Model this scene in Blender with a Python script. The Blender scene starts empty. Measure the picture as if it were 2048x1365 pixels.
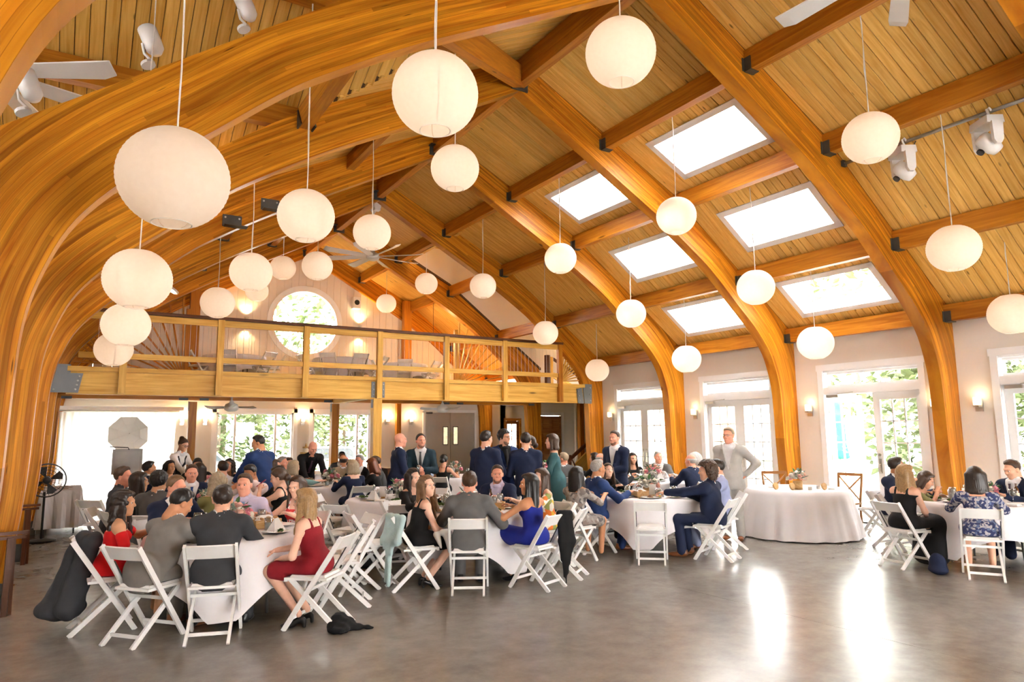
import bpy, math, random
import numpy as np
from mathutils import Matrix, Vector

# ------------------------------------------------------------------ camera, world, light, exposure
scene = bpy.context.scene
COL = scene.collection
CAM_H = 1.70
F_PX = 1381.2
YAW, PITCH, ROLL = math.radians(31.931), math.radians(7.571), math.radians(-0.525)
_f = Vector((math.sin(YAW)*math.cos(PITCH), math.cos(YAW)*math.cos(PITCH), math.sin(PITCH)))
_r = Vector((math.cos(YAW), -math.sin(YAW), 0.0)); _u = _r.cross(_f)
_r2 = _r*math.cos(ROLL) + _u*math.sin(ROLL); _u2 = -_r*math.sin(ROLL) + _u*math.cos(ROLL)
cam_data = bpy.data.cameras.new('camera'); cam = bpy.data.objects.new('camera', cam_data); COL.objects.link(cam)
cam_data.sensor_width = 36.0; cam_data.sensor_fit = 'HORIZONTAL'; cam_data.lens = F_PX/2048*36.0
cam_data.clip_start = 0.05; cam_data.clip_end = 300
cam.matrix_world = Matrix(((_r2.x, _u2.x, -_f.x, 0), (_r2.y, _u2.y, -_f.y, 0), (_r2.z, _u2.z, -_f.z, CAM_H), (0, 0, 0, 1)))
scene.camera = cam

world = bpy.data.worlds.new('overcast_sky'); scene.world = world; world.use_nodes = True
_bg = world.node_tree.nodes['Background']
_bg.inputs['Color'].default_value = (1.0, 0.985, 0.96, 1); _bg.inputs['Strength'].default_value = 20.0
scene.view_settings.view_transform = 'Standard'; scene.view_settings.look = 'None'
scene.view_settings.gamma = 1.0; scene.view_settings.use_curve_mapping = False
scene.view_settings.exposure = 0.86
try:
    scene.cycles.max_bounces = 3; scene.cycles.diffuse_bounces = 3; scene.cycles.glossy_bounces = 2
    scene.cycles.transmission_bounces = 4; scene.cycles.transparent_max_bounces = 8; scene.cycles.adaptive_threshold = .25; scene.cycles.adaptive_min_samples = 16
    scene.cycles.caustics_reflective = False; scene.cycles.caustics_refractive = False
    scene.cycles.sample_clamp_indirect = 6.0
except Exception:
    pass

rnd = random.Random(7)
PI = math.pi

# ------------------------------------------------------------------ mesh helpers
class MB:
    """collects vertices and faces of ONE mesh"""
    def __init__(s): s.v = []; s.f = []; s.m = []; s.uv = None
    def add(s, vs, fs, m=0, M=None):
        o = len(s.v)
        if M is not None: vs = [tuple(M @ Vector(p)) for p in vs]
        s.v.extend([tuple(p) for p in vs]); s.f.extend([tuple(i+o for i in f) for f in fs]); s.m.extend([m]*len(fs)); return s
    def box(s, c, d, m=0, M=None, taper=None):
        x, y, z = d[0]/2, d[1]/2, d[2]/2; t = taper or (1, 1)
        vs = [(-x, -y, -z), (x, -y, -z), (x, y, -z), (-x, y, -z), (-x*t[0], -y*t[1], z), (x*t[0], -y*t[1], z), (x*t[0], y*t[1], z), (-x*t[0], y*t[1], z)]
        vs = [(p[0]+c[0], p[1]+c[1], p[2]+c[2]) for p in vs]
        return s.add(vs, [(0, 3, 2, 1), (4, 5, 6, 7), (0, 1, 5, 4), (1, 2, 6, 5), (2, 3, 7, 6), (3, 0, 4, 7)], m, M)
    def bar(s, a, b, w, h, m=0, up=(0, 0, 1)):
        a = Vector(a); b = Vector(b); L = (b-a).length
        return s.box((L/2, 0, 0), (L, w, h), m, axis_matrix(a, b, up))
    def tube(s, pts, r, n=8, m=0, cap=True):
        pts = [Vector(p) for p in pts]; N = len(pts); rs = r if isinstance(r, (list, tuple)) else [r]*N
        vs = []; ref = None
        for i, p in enumerate(pts):
            t = (pts[min(i+1, N-1)]-pts[max(i-1, 0)]).normalized()
            if ref is None:
                ref = Vector((0, 0, 1)) if abs(t.z) < .9 else Vector((1, 0, 0))
            a = t.cross(ref).normalized(); b = t.cross(a).normalized(); ref = a.cross(t)*1.0
            ref = b*-1
            for k in range(n):
                an = 2*PI*k/n; vs.append(p + a*math.cos(an)*rs[i] + b*math.sin(an)*rs[i])
        fs = [(i*n+k, i*n+(k+1) % n, (i+1)*n+(k+1) % n, (i+1)*n+k) for i in range(N-1) for k in range(n)]
        if cap: fs += [tuple(range(n-1, -1, -1)), tuple((N-1)*n+k for k in range(n))]
        return s.add(vs, fs, m)
    def lathe(s, prof, n=16, m=0, M=None, c=(0, 0, 0), wob=None, cap=True):
        vs = []; N = len(prof)
        for i, (r, z) in enumerate(prof):
            for k in range(n):
                an = 2*PI*k/n; q = r*(wob(an, z) if wob else 1)
                vs.append((c[0]+q*math.cos(an), c[1]+q*math.sin(an), c[2]+z))
        fs = [(i*n+k, i*n+(k+1) % n, (i+1)*n+(k+1) % n, (i+1)*n+k) for i in range(N-1) for k in range(n)]
        closed = abs(prof[0][0]-prof[-1][0])+abs(prof[0][1]-prof[-1][1]) < 1e-6
        if cap and not closed and prof[0][0] > 1e-5: fs.append(tuple(range(n-1, -1, -1)))
        if cap and not closed and prof[-1][0] > 1e-5: fs.append(tuple((N-1)*n+k for k in range(n)))
        return s.add(vs, fs, m, M)
    def prism(s, poly, a0, a1, axis='y', m=0):
        """2-D polygon (p,q) extruded along axis between a0 and a1"""
        n = len(poly)
        mk = {'y': lambda p, a: (p[0], a, p[1]), 'x': lambda p, a: (a, p[0], p[1]), 'z': lambda p, a: (p[0], p[1], a)}[axis]
        vs = [mk(p, a0) for p in poly] + [mk(p, a1) for p in poly]
        fs = [tuple(range(n)), tuple(range(2*n-1, n-1, -1))] + [(i, i+n, (i+1) % n+n, (i+1) % n) for i in range(n)]
        return s.add(vs, fs, m)
    def build(s, name, mats, parent=None, smooth=False, M=None, props=None):
        me = bpy.data.meshes.new(name); me.from_pydata(s.v, [], s.f)
        return link_mesh(name, me, mats, parent, smooth, M, s.m)

def link_mesh(name, me, mats, parent=None, smooth=False, M=None, midx=None):
    if not isinstance(mats, (list, tuple)): mats = [mats]
    for mt in mats: me.materials.append(mt)
    if midx is not None and len(mats) > 1: me.polygons.foreach_set('material_index', midx)
    if smooth: me.polygons.foreach_set('use_smooth', [True]*len(me.polygons))
    me.update()
    o = bpy.data.objects.new(name, me); COL.objects.link(o)
    if parent is not None: o.parent = parent
    if M is not None: o.matrix_basis = M
    return o

def np_mesh(name, v, f):
    """fast mesh from numpy verts (n,3) and quads (m,4)"""
    me = bpy.data.meshes.new(name); nv, nf = len(v), len(f)
    me.vertices.add(nv); me.vertices.foreach_set('co', np.ascontiguousarray(v, dtype=np.float32).ravel())
    me.loops.add(nf*4); me.loops.foreach_set('vertex_index', np.ascontiguousarray(f, dtype=np.int32).ravel())
    me.polygons.add(nf); me.polygons.foreach_set('loop_start', np.arange(0, nf*4, 4, dtype=np.int32))
    try: me.polygons.foreach_set('loop_total', np.full(nf, 4, dtype=np.int32))
    except Exception: pass
    me.update(calc_edges=True); return me

def axis_matrix(a, b, up=(0, 0, 1)):
    a = Vector(a); b = Vector(b); x = (b-a).normalized(); up = Vector(up)
    if abs(x.dot(up)) > .999: up = Vector((0, 1, 0))
    y = up.cross(x).normalized(); z = x.cross(y)
    return Matrix(((x.x, y.x, z.x, a.x), (x.y, y.y, z.y, a.y), (x.z, y.z, z.z, a.z), (0, 0, 0, 1)))

def beam(name, a, b, w, h, mat, parent=None, up=(0, 0, 1)):
    """timber with its own local x along the grain"""
    a = Vector(a); b = Vector(b); L = (b-a).length
    return MB().box((L/2, 0, 0), (L, w, h)).build(name, mat, parent, M=axis_matrix(a, b, up))

def TR(x=0, y=0, z=0, rz=0, rx=0, ry=0, s=1):
    return Matrix.Translation((x, y, z)) @ Matrix.Rotation(rz, 4, 'Z') @ Matrix.Rotation(ry, 4, 'Y') @ Matrix.Rotation(rx, 4, 'X') @ Matrix.Scale(s, 4)

def tag(o, label=None, cat=None, group=None, kind=None):
    if label: o['label'] = label
    if cat: o['category'] = cat
    if group: o['group'] = group
    if kind: o['kind'] = kind
    return o

def thing(name, label, cat, M=None, group=None):
    o = bpy.data.objects.new(name, None); COL.objects.link(o); o.empty_display_size = .1
    if M is not None: o.matrix_basis = M
    return tag(o, label, cat, group)

def copy_tree(o, parent=None, M=None, label=None):
    c = o.copy(); COL.objects.link(c); c.parent = parent
    c.matrix_basis = M if M is not None else o.matrix_basis.copy()
    if label: c['label'] = label
    for ch in list(o.children): copy_tree(ch, c)
    return c

# ------------------------------------------------------------------ materials
MATS = {}
def new_mat(name):
    m = bpy.data.materials.new(name); m.use_nodes = True; MATS[name] = m
    return m, m.node_tree.nodes, m.node_tree.links, m.node_tree.nodes['Principled BSDF']

def rgba(c): return (c[0], c[1], c[2], 1.0)
def srgb(r, g, b):
    f = lambda c: (c/255/12.92) if c/255 <= .04045 else ((c/255+.055)/1.055)**2.4
    return (f(r), f(g), f(b))

def plain(name, col, rough=.5, metal=0.0, noise=.06, nscale=6.0, bump=0.0, bscale=60.0, sheen=0.0, spec=.5, emit=None, estr=0.0, coat=0.0):
    """colour with slight procedural mottling and optional fine relief"""
    if name in MATS: return MATS[name]
    m, N, L, B = new_mat(name)
    B.inputs['Roughness'].default_value = rough; B.inputs['Metallic'].default_value = metal
    B.inputs['Specular IOR Level'].default_value = spec
    if coat: B.inputs['Coat Weight'].default_value = coat
    tc = N.new('ShaderNodeTexCoord'); nz = N.new('ShaderNodeTexNoise'); nz.inputs['Scale'].default_value = nscale; nz.inputs['Detail'].default_value = 3
    L.new(tc.outputs['Object'], nz.inputs['Vector'])
    mx = N.new('ShaderNodeMix'); mx.data_type = 'RGBA'
    mx.inputs['A'].default_value = rgba([max(0, c*(1-noise*2)) for c in col]); mx.inputs['B'].default_value = rgba([min(1, c*(1+noise*2)) for c in col])
    L.new(nz.outputs['Fac'], mx.inputs['Factor']); L.new(mx.outputs['Result'], B.inputs['Base Color'])
    if bump:
        n2 = N.new('ShaderNodeTexNoise'); n2.inputs['Scale'].default_value = bscale; n2.inputs['Detail'].default_value = 2
        bp = N.new('ShaderNodeBump'); bp.inputs['Strength'].default_value = bump; bp.inputs['Distance'].default_value = .01
        L.new(tc.outputs['Object'], n2.inputs['Vector']); L.new(n2.outputs['Fac'], bp.inputs['Height']); L.new(bp.outputs['Normal'], B.inputs['Normal'])
    if sheen: B.inputs['Sheen Weight'].default_value = sheen
    if emit:
        B.inputs['Emission Color'].default_value = rgba(emit); B.inputs['Emission Strength'].default_value = estr
    return m

def wood(name, dark, light, stretch=(.6, 9, 9), rough=.42, rand=.25, knots=True, lam=False, coat=0.0, kscale=(1.1, 6, 6)):
    """grain along local x (or along u for glued laminated arches)"""
    m, N, L, B = new_mat(name)
    B.inputs['Roughness'].default_value = rough; B.inputs['Specular IOR Level'].default_value = .22
    if coat: B.inputs['Coat Weight'].default_value = coat; B.inputs['Coat Roughness'].default_value = .25
    tc = N.new('ShaderNodeTexCoord'); src = tc.outputs['UV'] if lam else tc.outputs['Object']
    oi = N.new('ShaderNodeObjectInfo')
    off = N.new('ShaderNodeVectorMath'); off.operation = 'MULTIPLY_ADD'
    cmb = N.new('ShaderNodeCombineXYZ'); 
    for k in ('X', 'Y', 'Z'): L.new(oi.outputs['Random'], cmb.inputs[k])
    off.inputs[1].default_value = (17.3, 3.1, 9.7)
    L.new(cmb.outputs[0], off.inputs[0]); L.new(src, off.inputs[2])
    mp = N.new('ShaderNodeMapping'); mp.inputs['Scale'].default_value = stretch; L.new(off.outputs[0], mp.inputs['Vector'])
    nz = N.new('ShaderNodeTexNoise'); nz.inputs['Scale'].default_value = 2.2; nz.inputs['Detail'].default_value = 5; nz.inputs['Distortion'].default_value = 1.1
    L.new(mp.outputs[0], nz.inputs['Vector'])
    rp = N.new('ShaderNodeValToRGB'); rp.color_ramp.elements[0].position = .3; rp.color_ramp.elements[1].position = .72
    rp.color_ramp.elements[0].color = rgba(dark); rp.color_ramp.elements[1].color = rgba(light)
    L.new(nz.outputs['Fac'], rp.inputs['Fac']); col = rp.outputs['Color']
    hs = N.new('ShaderNodeHueSaturation'); L.new(col, hs.inputs['Color'])
    vr = N.new('ShaderNodeMapRange'); vr.inputs['To Min'].default_value = 1-rand; vr.inputs['To Max'].default_value = 1+rand*.8
    if lam:
        sx = N.new('ShaderNodeSeparateXYZ'); L.new(src, sx.inputs[0])
        dv = N.new('ShaderNodeMath'); dv.operation = 'DIVIDE'; dv.inputs[1].default_value = .036; L.new(sx.outputs['Y'], dv.inputs[0])
        fl = N.new('ShaderNodeMath'); fl.operation = 'FLOOR'; L.new(dv.outputs[0], fl.inputs[0])
        du = N.new('ShaderNodeMath'); du.operation = 'DIVIDE'; du.inputs[1].default_value = 2.6; L.new(sx.outputs['X'], du.inputs[0])
        ad = N.new('ShaderNodeMath'); ad.operation = 'MULTIPLY_ADD'; ad.inputs[1].default_value = .37; L.new(fl.outputs[0], ad.inputs[0]); L.new(du.outputs[0], ad.inputs[2])
        fu = N.new('ShaderNodeMath'); fu.operation = 'FLOOR'; L.new(ad.outputs[0], fu.inputs[0])
        cb = N.new('ShaderNodeCombineXYZ'); L.new(fl.outputs[0], cb.inputs['X']); L.new(fu.outputs[0], cb.inputs['Y'])
        wn = N.new('ShaderNodeTexWhiteNoise'); wn.noise_dimensions = '3D'; L.new(cb.outputs[0], wn.inputs['Vector'])
        L.new(wn.outputs['Value'], vr.inputs['Value'])
        # glue lines
        fr = N.new('ShaderNodeMath'); fr.operation = 'FRACT'; L.new(dv.outputs[0], fr.inputs[0])
        gl = N.new('ShaderNodeMath'); gl.operation = 'LESS_THAN'; gl.inputs[1].default_value = .07; L.new(fr.outputs[0], gl.inputs[0])
    else:
        L.new(oi.outputs['Random'], vr.inputs['Value'])
    L.new(vr.outputs[0], hs.inputs['Value']); col = hs.outputs['Color']
    if lam:
        g2 = N.new('ShaderNodeMix'); g2.data_type = 'RGBA'; g2.inputs['B'].default_value = rgba([c*.45 for c in dark])
        gm = N.new('ShaderNodeMath'); gm.operation = 'MULTIPLY'; gm.inputs[1].default_value = .55; L.new(gl.outputs[0], gm.inputs[0])
        L.new(gm.outputs[0], g2.inputs['Factor']); L.new(col, g2.inputs['A']); col = g2.outputs['Result']
    if knots:
        mk = N.new('ShaderNodeMapping'); mk.inputs['Scale'].default_value = kscale; L.new(off.outputs[0], mk.inputs['Vector'])
        vo = N.new('ShaderNodeTexVoronoi'); vo.inputs['Scale'].default_value = 1.0; L.new(mk.outputs[0], vo.inputs['Vector'])
        ls = N.new('ShaderNodeMapRange'); ls.inputs['From Min'].default_value = .05; ls.inputs['From Max'].default_value = .13
        ls.inputs['To Min'].default_value = 1; ls.inputs['To Max'].default_value = 0; L.new(vo.outputs['Distance'], ls.inputs['Value'])
        sc = N.new('ShaderNodeSeparateColor'); L.new(vo.outputs['Color'], sc.inputs[0])
        gt = N.new('ShaderNodeMath'); gt.operation = 'GREATER_THAN'; gt.inputs[1].default_value = .55; L.new(sc.outputs[0], gt.inputs[0])
        mu = N.new('ShaderNodeMath'); mu.operation = 'MULTIPLY'; L.new(ls.outputs[0], mu.inputs[0]); L.new(gt.outputs[0], mu.inputs[1])
        kx = N.new('ShaderNodeMix'); kx.data_type = 'RGBA'; kx.inputs['B'].default_value = rgba([c*.22 for c in dark])
        m8 = N.new('ShaderNodeMath'); m8.operation = 'MULTIPLY'; m8.inputs[1].default_value = .85; L.new(mu.outputs[0], m8.inputs[0])
        L.new(m8.outputs[0], kx.inputs['Factor']); L.new(col, kx.inputs['A']); col = kx.outputs['Result']
    L.new(col, B.inputs['Base Color'])
    bp = N.new('ShaderNodeBump'); bp.inputs['Strength'].default_value = .12; bp.inputs['Distance'].default_value = .004
    L.new(nz.outputs['Fac'], bp.inputs['Height']); L.new(bp.outputs['Normal'], B.inputs['Normal'])
    return m

def glass_mat(name, tint=(1, 1, 1), refl=.08):
    m, N, L, B = new_mat(name); out = N['Material Output']
    tr = N.new('ShaderNodeBsdfTransparent'); tr.inputs['Color'].default_value = rgba(tint)
    gl = N.new('ShaderNodeBsdfGlossy'); gl.inputs['Roughness'].default_value = .02
    nz = N.new('ShaderNodeTexNoise'); nz.inputs['Scale'].default_value = 1.2
    mr = N.new('ShaderNodeMapRange'); mr.inputs['To Min'].default_value = refl*.8; mr.inputs['To Max'].default_value = refl*1.2; L.new(nz.outputs['Fac'], mr.inputs['Value'])
    mx = N.new('ShaderNodeMixShader'); L.new(mr.outputs[0], mx.inputs['Fac']); L.new(tr.outputs[0], mx.inputs[1]); L.new(gl.outputs[0], mx.inputs[2])
    L.new(mx.outputs[0], out.inputs['Surface']); return m

def floor_mat(name):
    m, N, L, B = new_mat(name)
    tc = N.new('ShaderNodeTexCoord'); n1 = N.new('ShaderNodeTexNoise'); n1.inputs['Scale'].default_value = .55; n1.inputs['Detail'].default_value = 8; n1.inputs['Roughness'].default_value = .65; n1.inputs['Distortion'].default_value = .8
    n2 = N.new('ShaderNodeTexNoise'); n2.inputs['Scale'].default_value = 5.0; n2.inputs['Detail'].default_value = 6; n2.inputs['Roughness'].default_value = .7
    L.new(tc.outputs['Object'], n1.inputs['Vector']); L.new(tc.outputs['Object'], n2.inputs['Vector'])
    mx = N.new('ShaderNodeMix'); mx.data_type = 'FLOAT'; mx.inputs['Factor'].default_value = .45; L.new(n1.outputs['Fac'], mx.inputs['A']); L.new(n2.outputs['Fac'], mx.inputs['B'])
    rp = N.new('ShaderNodeValToRGB'); e = rp.color_ramp.elements; e[0].position = .3; e[0].color = rgba((.150, .134, .110)); e[1].position = .7; e[1].color = rgba((.315, .292, .255))
    L.new(mx.outputs['Result'], rp.inputs['Fac']); L.new(rp.outputs['Color'], B.inputs['Base Color'])
    rr = N.new('ShaderNodeMapRange'); rr.inputs['To Min'].default_value = .19; rr.inputs['To Max'].default_value = .27; L.new(n2.outputs['Fac'], rr.inputs['Value']); L.new(rr.outputs[0], B.inputs['Roughness'])
    B.inputs['Specular IOR Level'].default_value = .45
    bp = N.new('ShaderNodeBump'); bp.inputs['Strength'].default_value = .012; bp.inputs['Distance'].default_value = .01; L.new(n2.outputs['Fac'], bp.inputs['Height']); L.new(bp.outputs['Normal'], B.inputs['Normal'])
    return m

def paper_mat(name):
    """lantern paper: light passes through, thin wire rings and ribs read darker"""
    m, N, L, B = new_mat(name); out = N['Material Output']
    tc = N.new('ShaderNodeTexCoord'); nz = N.new('ShaderNodeTexNoise'); nz.inputs['Scale'].default_value = 25
    L.new(tc.outputs['Object'], nz.inputs['Vector'])
    rp = N.new('ShaderNodeValToRGB'); rp.color_ramp.elements[0].color = (.80, .71, .64, 1); rp.color_ramp.elements[1].color = (.86, .78, .71, 1); L.new(nz.outputs['Fac'], rp.inputs['Fac'])
    d = N.new('ShaderNodeBsdfDiffuse'); t = N.new('ShaderNodeBsdfTranslucent'); L.new(rp.outputs['Color'], d.inputs['Color']); L.new(rp.outputs['Color'], t.inputs['Color'])
    mx = N.new('ShaderNodeMixShader'); mx.inputs['Fac'].default_value = .5; L.new(d.outputs[0], mx.inputs[1]); L.new(t.outputs[0], mx.inputs[2])
    rf = N.new('ShaderNodeBsdfRefraction'); rf.inputs['IOR'].default_value = 1.25; rf.inputs['Roughness'].default_value = .5; rf.inputs['Color'].default_value = (.95, .88, .80, 1)
    m2 = N.new('ShaderNodeMixShader'); m2.inputs['Fac'].default_value = .0; L.new(mx.outputs[0], m2.inputs[1]); L.new(rf.outputs[0], m2.inputs[2])
    L.new(mx.outputs[0], out.inputs['Surface']); return m

W_DECK = wood('knotty_pine_boards', (.68, .35, .060), (.88, .56, .15), stretch=(.5, 9, 9), rand=.13, rough=.4, kscale=(2.2, 7, 7))
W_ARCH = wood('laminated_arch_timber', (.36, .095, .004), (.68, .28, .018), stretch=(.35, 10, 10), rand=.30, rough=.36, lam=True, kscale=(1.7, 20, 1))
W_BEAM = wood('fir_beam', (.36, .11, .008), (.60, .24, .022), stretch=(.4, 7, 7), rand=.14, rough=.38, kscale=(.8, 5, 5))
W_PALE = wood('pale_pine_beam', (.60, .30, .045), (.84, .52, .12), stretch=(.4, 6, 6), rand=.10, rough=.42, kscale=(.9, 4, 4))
W_BROWN = wood('stained_brown_wood', (.075, .026, .012), (.15, .055, .022), rand=.1, rough=.35, knots=False)
W_DOOR = wood('oak_panel_door', (.22, .085, .018), (.38, .17, .045), stretch=(.4, 8, 8), rand=.1, knots=False)
M_WALL = plain('cream_wall_paint', (.80, .74, .66), .75, noise=.015, nscale=1.5)
M_GABLE = plain('beadboard_wall_paint', (.80, .70, .60), .7, noise=.02, nscale=1.5)
M_TRIM = plain('white_trim_paint', (.90, .89, .88), .45, noise=.01)
M_WHITE = plain('white_painted_wood', (.84, .83, .81), .38, noise=.015)
M_STEEL = plain('dark_steel_plate', (.085, .088, .085), .5, metal=.6, noise=.1)
M_BOLT = plain('zinc_bolt', (.42, .42, .40), .35, metal=.8)
M_GREYPLATE = plain('grey_painted_steel', (.20, .21, .22), .5, metal=.4)
M_NICKEL = plain('brushed_nickel', (.62, .58, .50), .3, metal=.9)
M_STAINLESS = plain('stainless_door', (.60, .56, .50), .32, metal=.85, noise=.05, nscale=2)
M_BLACK = plain('black_plastic', (.012, .012, .013), .4)
M_GLASS = glass_mat('window_glass')
M_FLOOR = floor_mat('polished_concrete')
M_PAPER = paper_mat('lantern_paper')
M_CORD = plain('white_cord', (.8, .77, .72), .6)
M_SHADE = plain('lit_sconce_glass', (.95, .85, .7), .4, emit=(1, .78, .48), estr=1.5)
M_BULB = plain('glowing_bulb', (1, .9, .75), .4, emit=(1, .78, .48), estr=8.0)
M_LINEN = plain('white_linen', (.80, .77, .79), .8, noise=.02, nscale=4, bump=.08, bscale=300)
# ------------------------------------------------------------------ building frame
CX = 5.7                                     # ridge line
BAYS = [2.73, 5.8, 8.85, 11.93, 15.0, 18.05, 21.1]
ARCH_T = .20
HALF = 6.6
def deck_z(off):
    o = abs(off); return 7.72-.5*o if o <= 3.4 else 6.02-.74*(o-3.4)
EXT = [(0, 7.72), (3.4, 6.02), (6.6, 3.652), (6.6, 0)]
INT = [(6.26, 0), (6.18, .7), (6.13, 1.3), (6.11, 2.0), (6.08, 2.5), (5.99, 2.88), (5.81, 3.28), (5.45, 3.70), (4.95, 4.13), (4.42, 4.60), (4.02, 4.90), (3.10, 5.48), (1.97, 6.10), (.80, 6.74), (0, 7.18)]
def catmull(P, k=5):
    P = [Vector(p) for p in P]; Q = [P[0]*2-P[1]] + P + [P[-1]*2-P[-2]]; out = []
    for i in range(1, len(Q)-2):
        for j in range(k):
            t = j/k; a, b, c, d = Q[i-1:i+3]
            out.append(.5*((2*b)+(c-a)*t+(2*a-5*b+4*c-d)*t*t+(3*b-a-3*c+d)*t**3))
    return out+[P[-1]]
def ray_poly(p, d, poly):
    best = None
    for a, b in zip(poly[:-1], poly[1:]):
        ax, ay = a; ex, ey = b[0]-ax, b[1]-ay; den = d[0]*ey-d[1]*ex
        if abs(den) < 1e-9: continue
        t = ((ax-p[0])*ey-(ay-p[1])*ex)/den; s = ((ax-p[0])*d[1]-(ay-p[1])*d[0])/den
        if t > 0 and -1e-6 <= s <= 1+1e-6 and (best is None or t < best): best = t
    return best
_ip = catmull([(a, b) for a, b in INT])
_rows = []
for i, p in enumerate(_ip):
    t = (_ip[min(i+1, len(_ip)-1)]-_ip[max(i-1, 0)]).normalized(); n = (t.y, -t.x)
    q = ray_poly(p, n, EXT)
    e = (p.x+n[0]*q, p.y+n[1]*q) if q else EXT[-1]
    if i == 0: e = (6.6, 0)
    if i == len(_ip)-1: e = (0, 7.72)
    _rows.append(((p.x, p.y), e))
def arch_half_mesh(sign, y0):
    ND = 4; vs = []; uv = []; fs = []; fuv = []
    s = 0.0; S = []
    for i, (p, e) in enumerate(_rows):
        if i: s += math.dist(p, _rows[i-1][0])
        S.append(s)
    def ring(i, yy):
        p, e = _rows[i]; th = math.dist(p, e)
        return [((CX+sign*(p[0]+(e[0]-p[0])*k/ND), yy, p[1]+(e[1]-p[1])*k/ND), (S[i], th*k/ND)) for k in range(ND+1)]
    n = len(_rows)
    for yy in (y0, y0+ARCH_T):
        for i in range(n):
            for v, t in ring(i, yy): vs.append(v); uv.append(t)
    R = ND+1
    idx = lambda side, i, k: side*n*R+i*R+k
    for i in range(n-1):
        for k in range(ND):
            a, b, c, d = idx(0, i, k), idx(0, i+1, k), idx(0, i+1, k+1), idx(0, i, k+1)
            fs.append((a, b, c, d) if sign > 0 else (d, c, b, a)); fuv.append(None)
            a, b, c, d = idx(1, i, k), idx(1, i, k+1), idx(1, i+1, k+1), idx(1, i+1, k)
            fs.append((a, b, c, d) if sign > 0 else (d, c, b, a)); fuv.append(None)
        for k in (0, ND):
            a, b, c, d = idx(0, i, k), idx(1, i, k), idx(1, i+1, k), idx(0, i+1, k)
            flip = (k == 0) != (sign > 0)
            fs.append((d, c, b, a) if flip else (a, b, c, d)); fuv.append('in')
    for k in range(ND): fs.append((idx(0, 0, k), idx(0, 0, k+1), idx(1, 0, k+1), idx(1, 0, k))); fuv.append(None)
    me = bpy.data.meshes.new('arch_half'); me.from_pydata(vs, [], fs)
    ul = me.uv_layers.new(name='UVMap'); li = 0
    for f, t in zip(fs, fuv):
        for v in f:
            u, w = uv[v]
            if t == 'in': w = .010 if vs[v][1] < y0+.1 else .030
            ul.data[li].uv = (u+(3.1 if sign < 0 else 0)+y0, w); li += 1
    return me
def steel_box(mb, c, d): mb.box(c, d)
ARCH_LABELS = ['laminated timber arch over the camera, mostly above the frame', 'nearest laminated timber arch sweeping up from the left edge',
  'second laminated timber arch, landing right of the sweetheart table', 'third laminated timber arch, its right leg left of the double doors',
  'laminated timber arch carrying the front of the balcony', 'laminated timber arch standing halfway back inside the balcony', 'laminated timber arch against the gable wall with the round window']
ARCHES = []
for i, y in enumerate(BAYS):
    t = thing('timber_arch', ARCH_LABELS[i], 'arch', TR(CX, y, 0)); ARCHES.append(t)
    for s in (-1, 1):
        o = link_mesh('arch_half', arch_half_mesh(s, y), W_ARCH, t); o.matrix_basis = TR(-CX, -y, 0)
    ap = MB(); ap.box((0, -.012, 7.26), (.30, .02, .17)); ap.box((0, -.06, 7.36), (.34, .14, .02)); ap.box((-.0, -.03, 7.55), (.03, .05, .40))
    ap.build('apex_bracket', M_STEEL, t)
    for s in (-1, 1):
        bs = MB().box((s*6.43, ARCH_T/2, .12), (.37, ARCH_T+.03, .24)); bs.build('base_shoe', M_STEEL, t)
# two steel shoulder brackets on the left slope of the third arch
for yy, off, nm in ((11.93, -3.75, 1), (11.93, -3.15, 0)):
    z = deck_z(off)-.52; p = MB().box((off, -.012, z), (.30, .02, .20)); p.box((off+.05, -.08, z-.10), (.36, .16, .015))
    o = p.build('shoulder_bracket', M_STEEL, ARCHES[3])
    for q in (-.11, .11): MB().lathe([(.0, 0), (.016, .0), (.016, .012), (0, .014)], 8, M=TR(off+q, -.022, z+.05, rx=PI/2)).build('bolt', M_BOLT, ARCHES[3])

# ------------------------------------------------------------------ ceilings (boards, purlins, skylights)
def plane_pt(off, y, side, dz=0.0): return Vector((CX+side*off, y, deck_z(off)+dz))
BW = .1387
def board(parent, off0, off1, y0, w, side, cache={}):
    a = plane_pt(off0, y0+w/2, side, .010); b = plane_pt(off1, y0+w/2, side, .010); L = (b-a).length
    key = (round(L, 3), round(w, 4))
    if key not in cache:
        g = .0035; m = MB(); h = .011
        prof = [(-w/2+g, h), (-w/2+g, -h+.006), (-w/2+g+.006, -h), (w/2-g-.006, -h), (w/2-g, -h+.006), (w/2-g, h)]
        m.prism(prof, 0, L, 'x'); me = bpy.data.meshes.new('board'); me.from_pydata(m.v, [], m.f); me.materials.append(W_DECK); me.update(); cache[key] = me
    o = bpy.data.objects.new('board', cache[key]); COL.objects.link(o); o.parent = parent
    n = Vector((side*.5 if off0 < 3.39 else side*.74, 0, 1)).normalized()
    o.matrix_basis = axis_matrix(a, b, n); return o
def slab(mb, off0, off1, y0, y1, side, t0=.022, t1=.09):
    p = [plane_pt(off0+(1e-4 if off0 == 3.4 else 0), y, side) for y in (y0, y1)] + [plane_pt(off1, y, side) for y in (y1, y0)]
    mb.add([(q.x, q.y, q.z+t0) for q in p]+[(q.x, q.y, q.z+t1) for q in p], [(0, 1, 2, 3), (7, 6, 5, 4), (0, 4, 5, 1), (1, 5, 6, 2), (2, 6, 7, 3), (3, 7, 4, 0)])
SKY_OFF = [(2.27, 3.13), (3.95, 4.72), (5.47, 6.24)]
SKY_Y = {1: (6.46, 8.33), 2: (9.52, 11.38)}
M_DECKBACK = plain('roof_underlay', (.10, .05, .02), .8)
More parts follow.
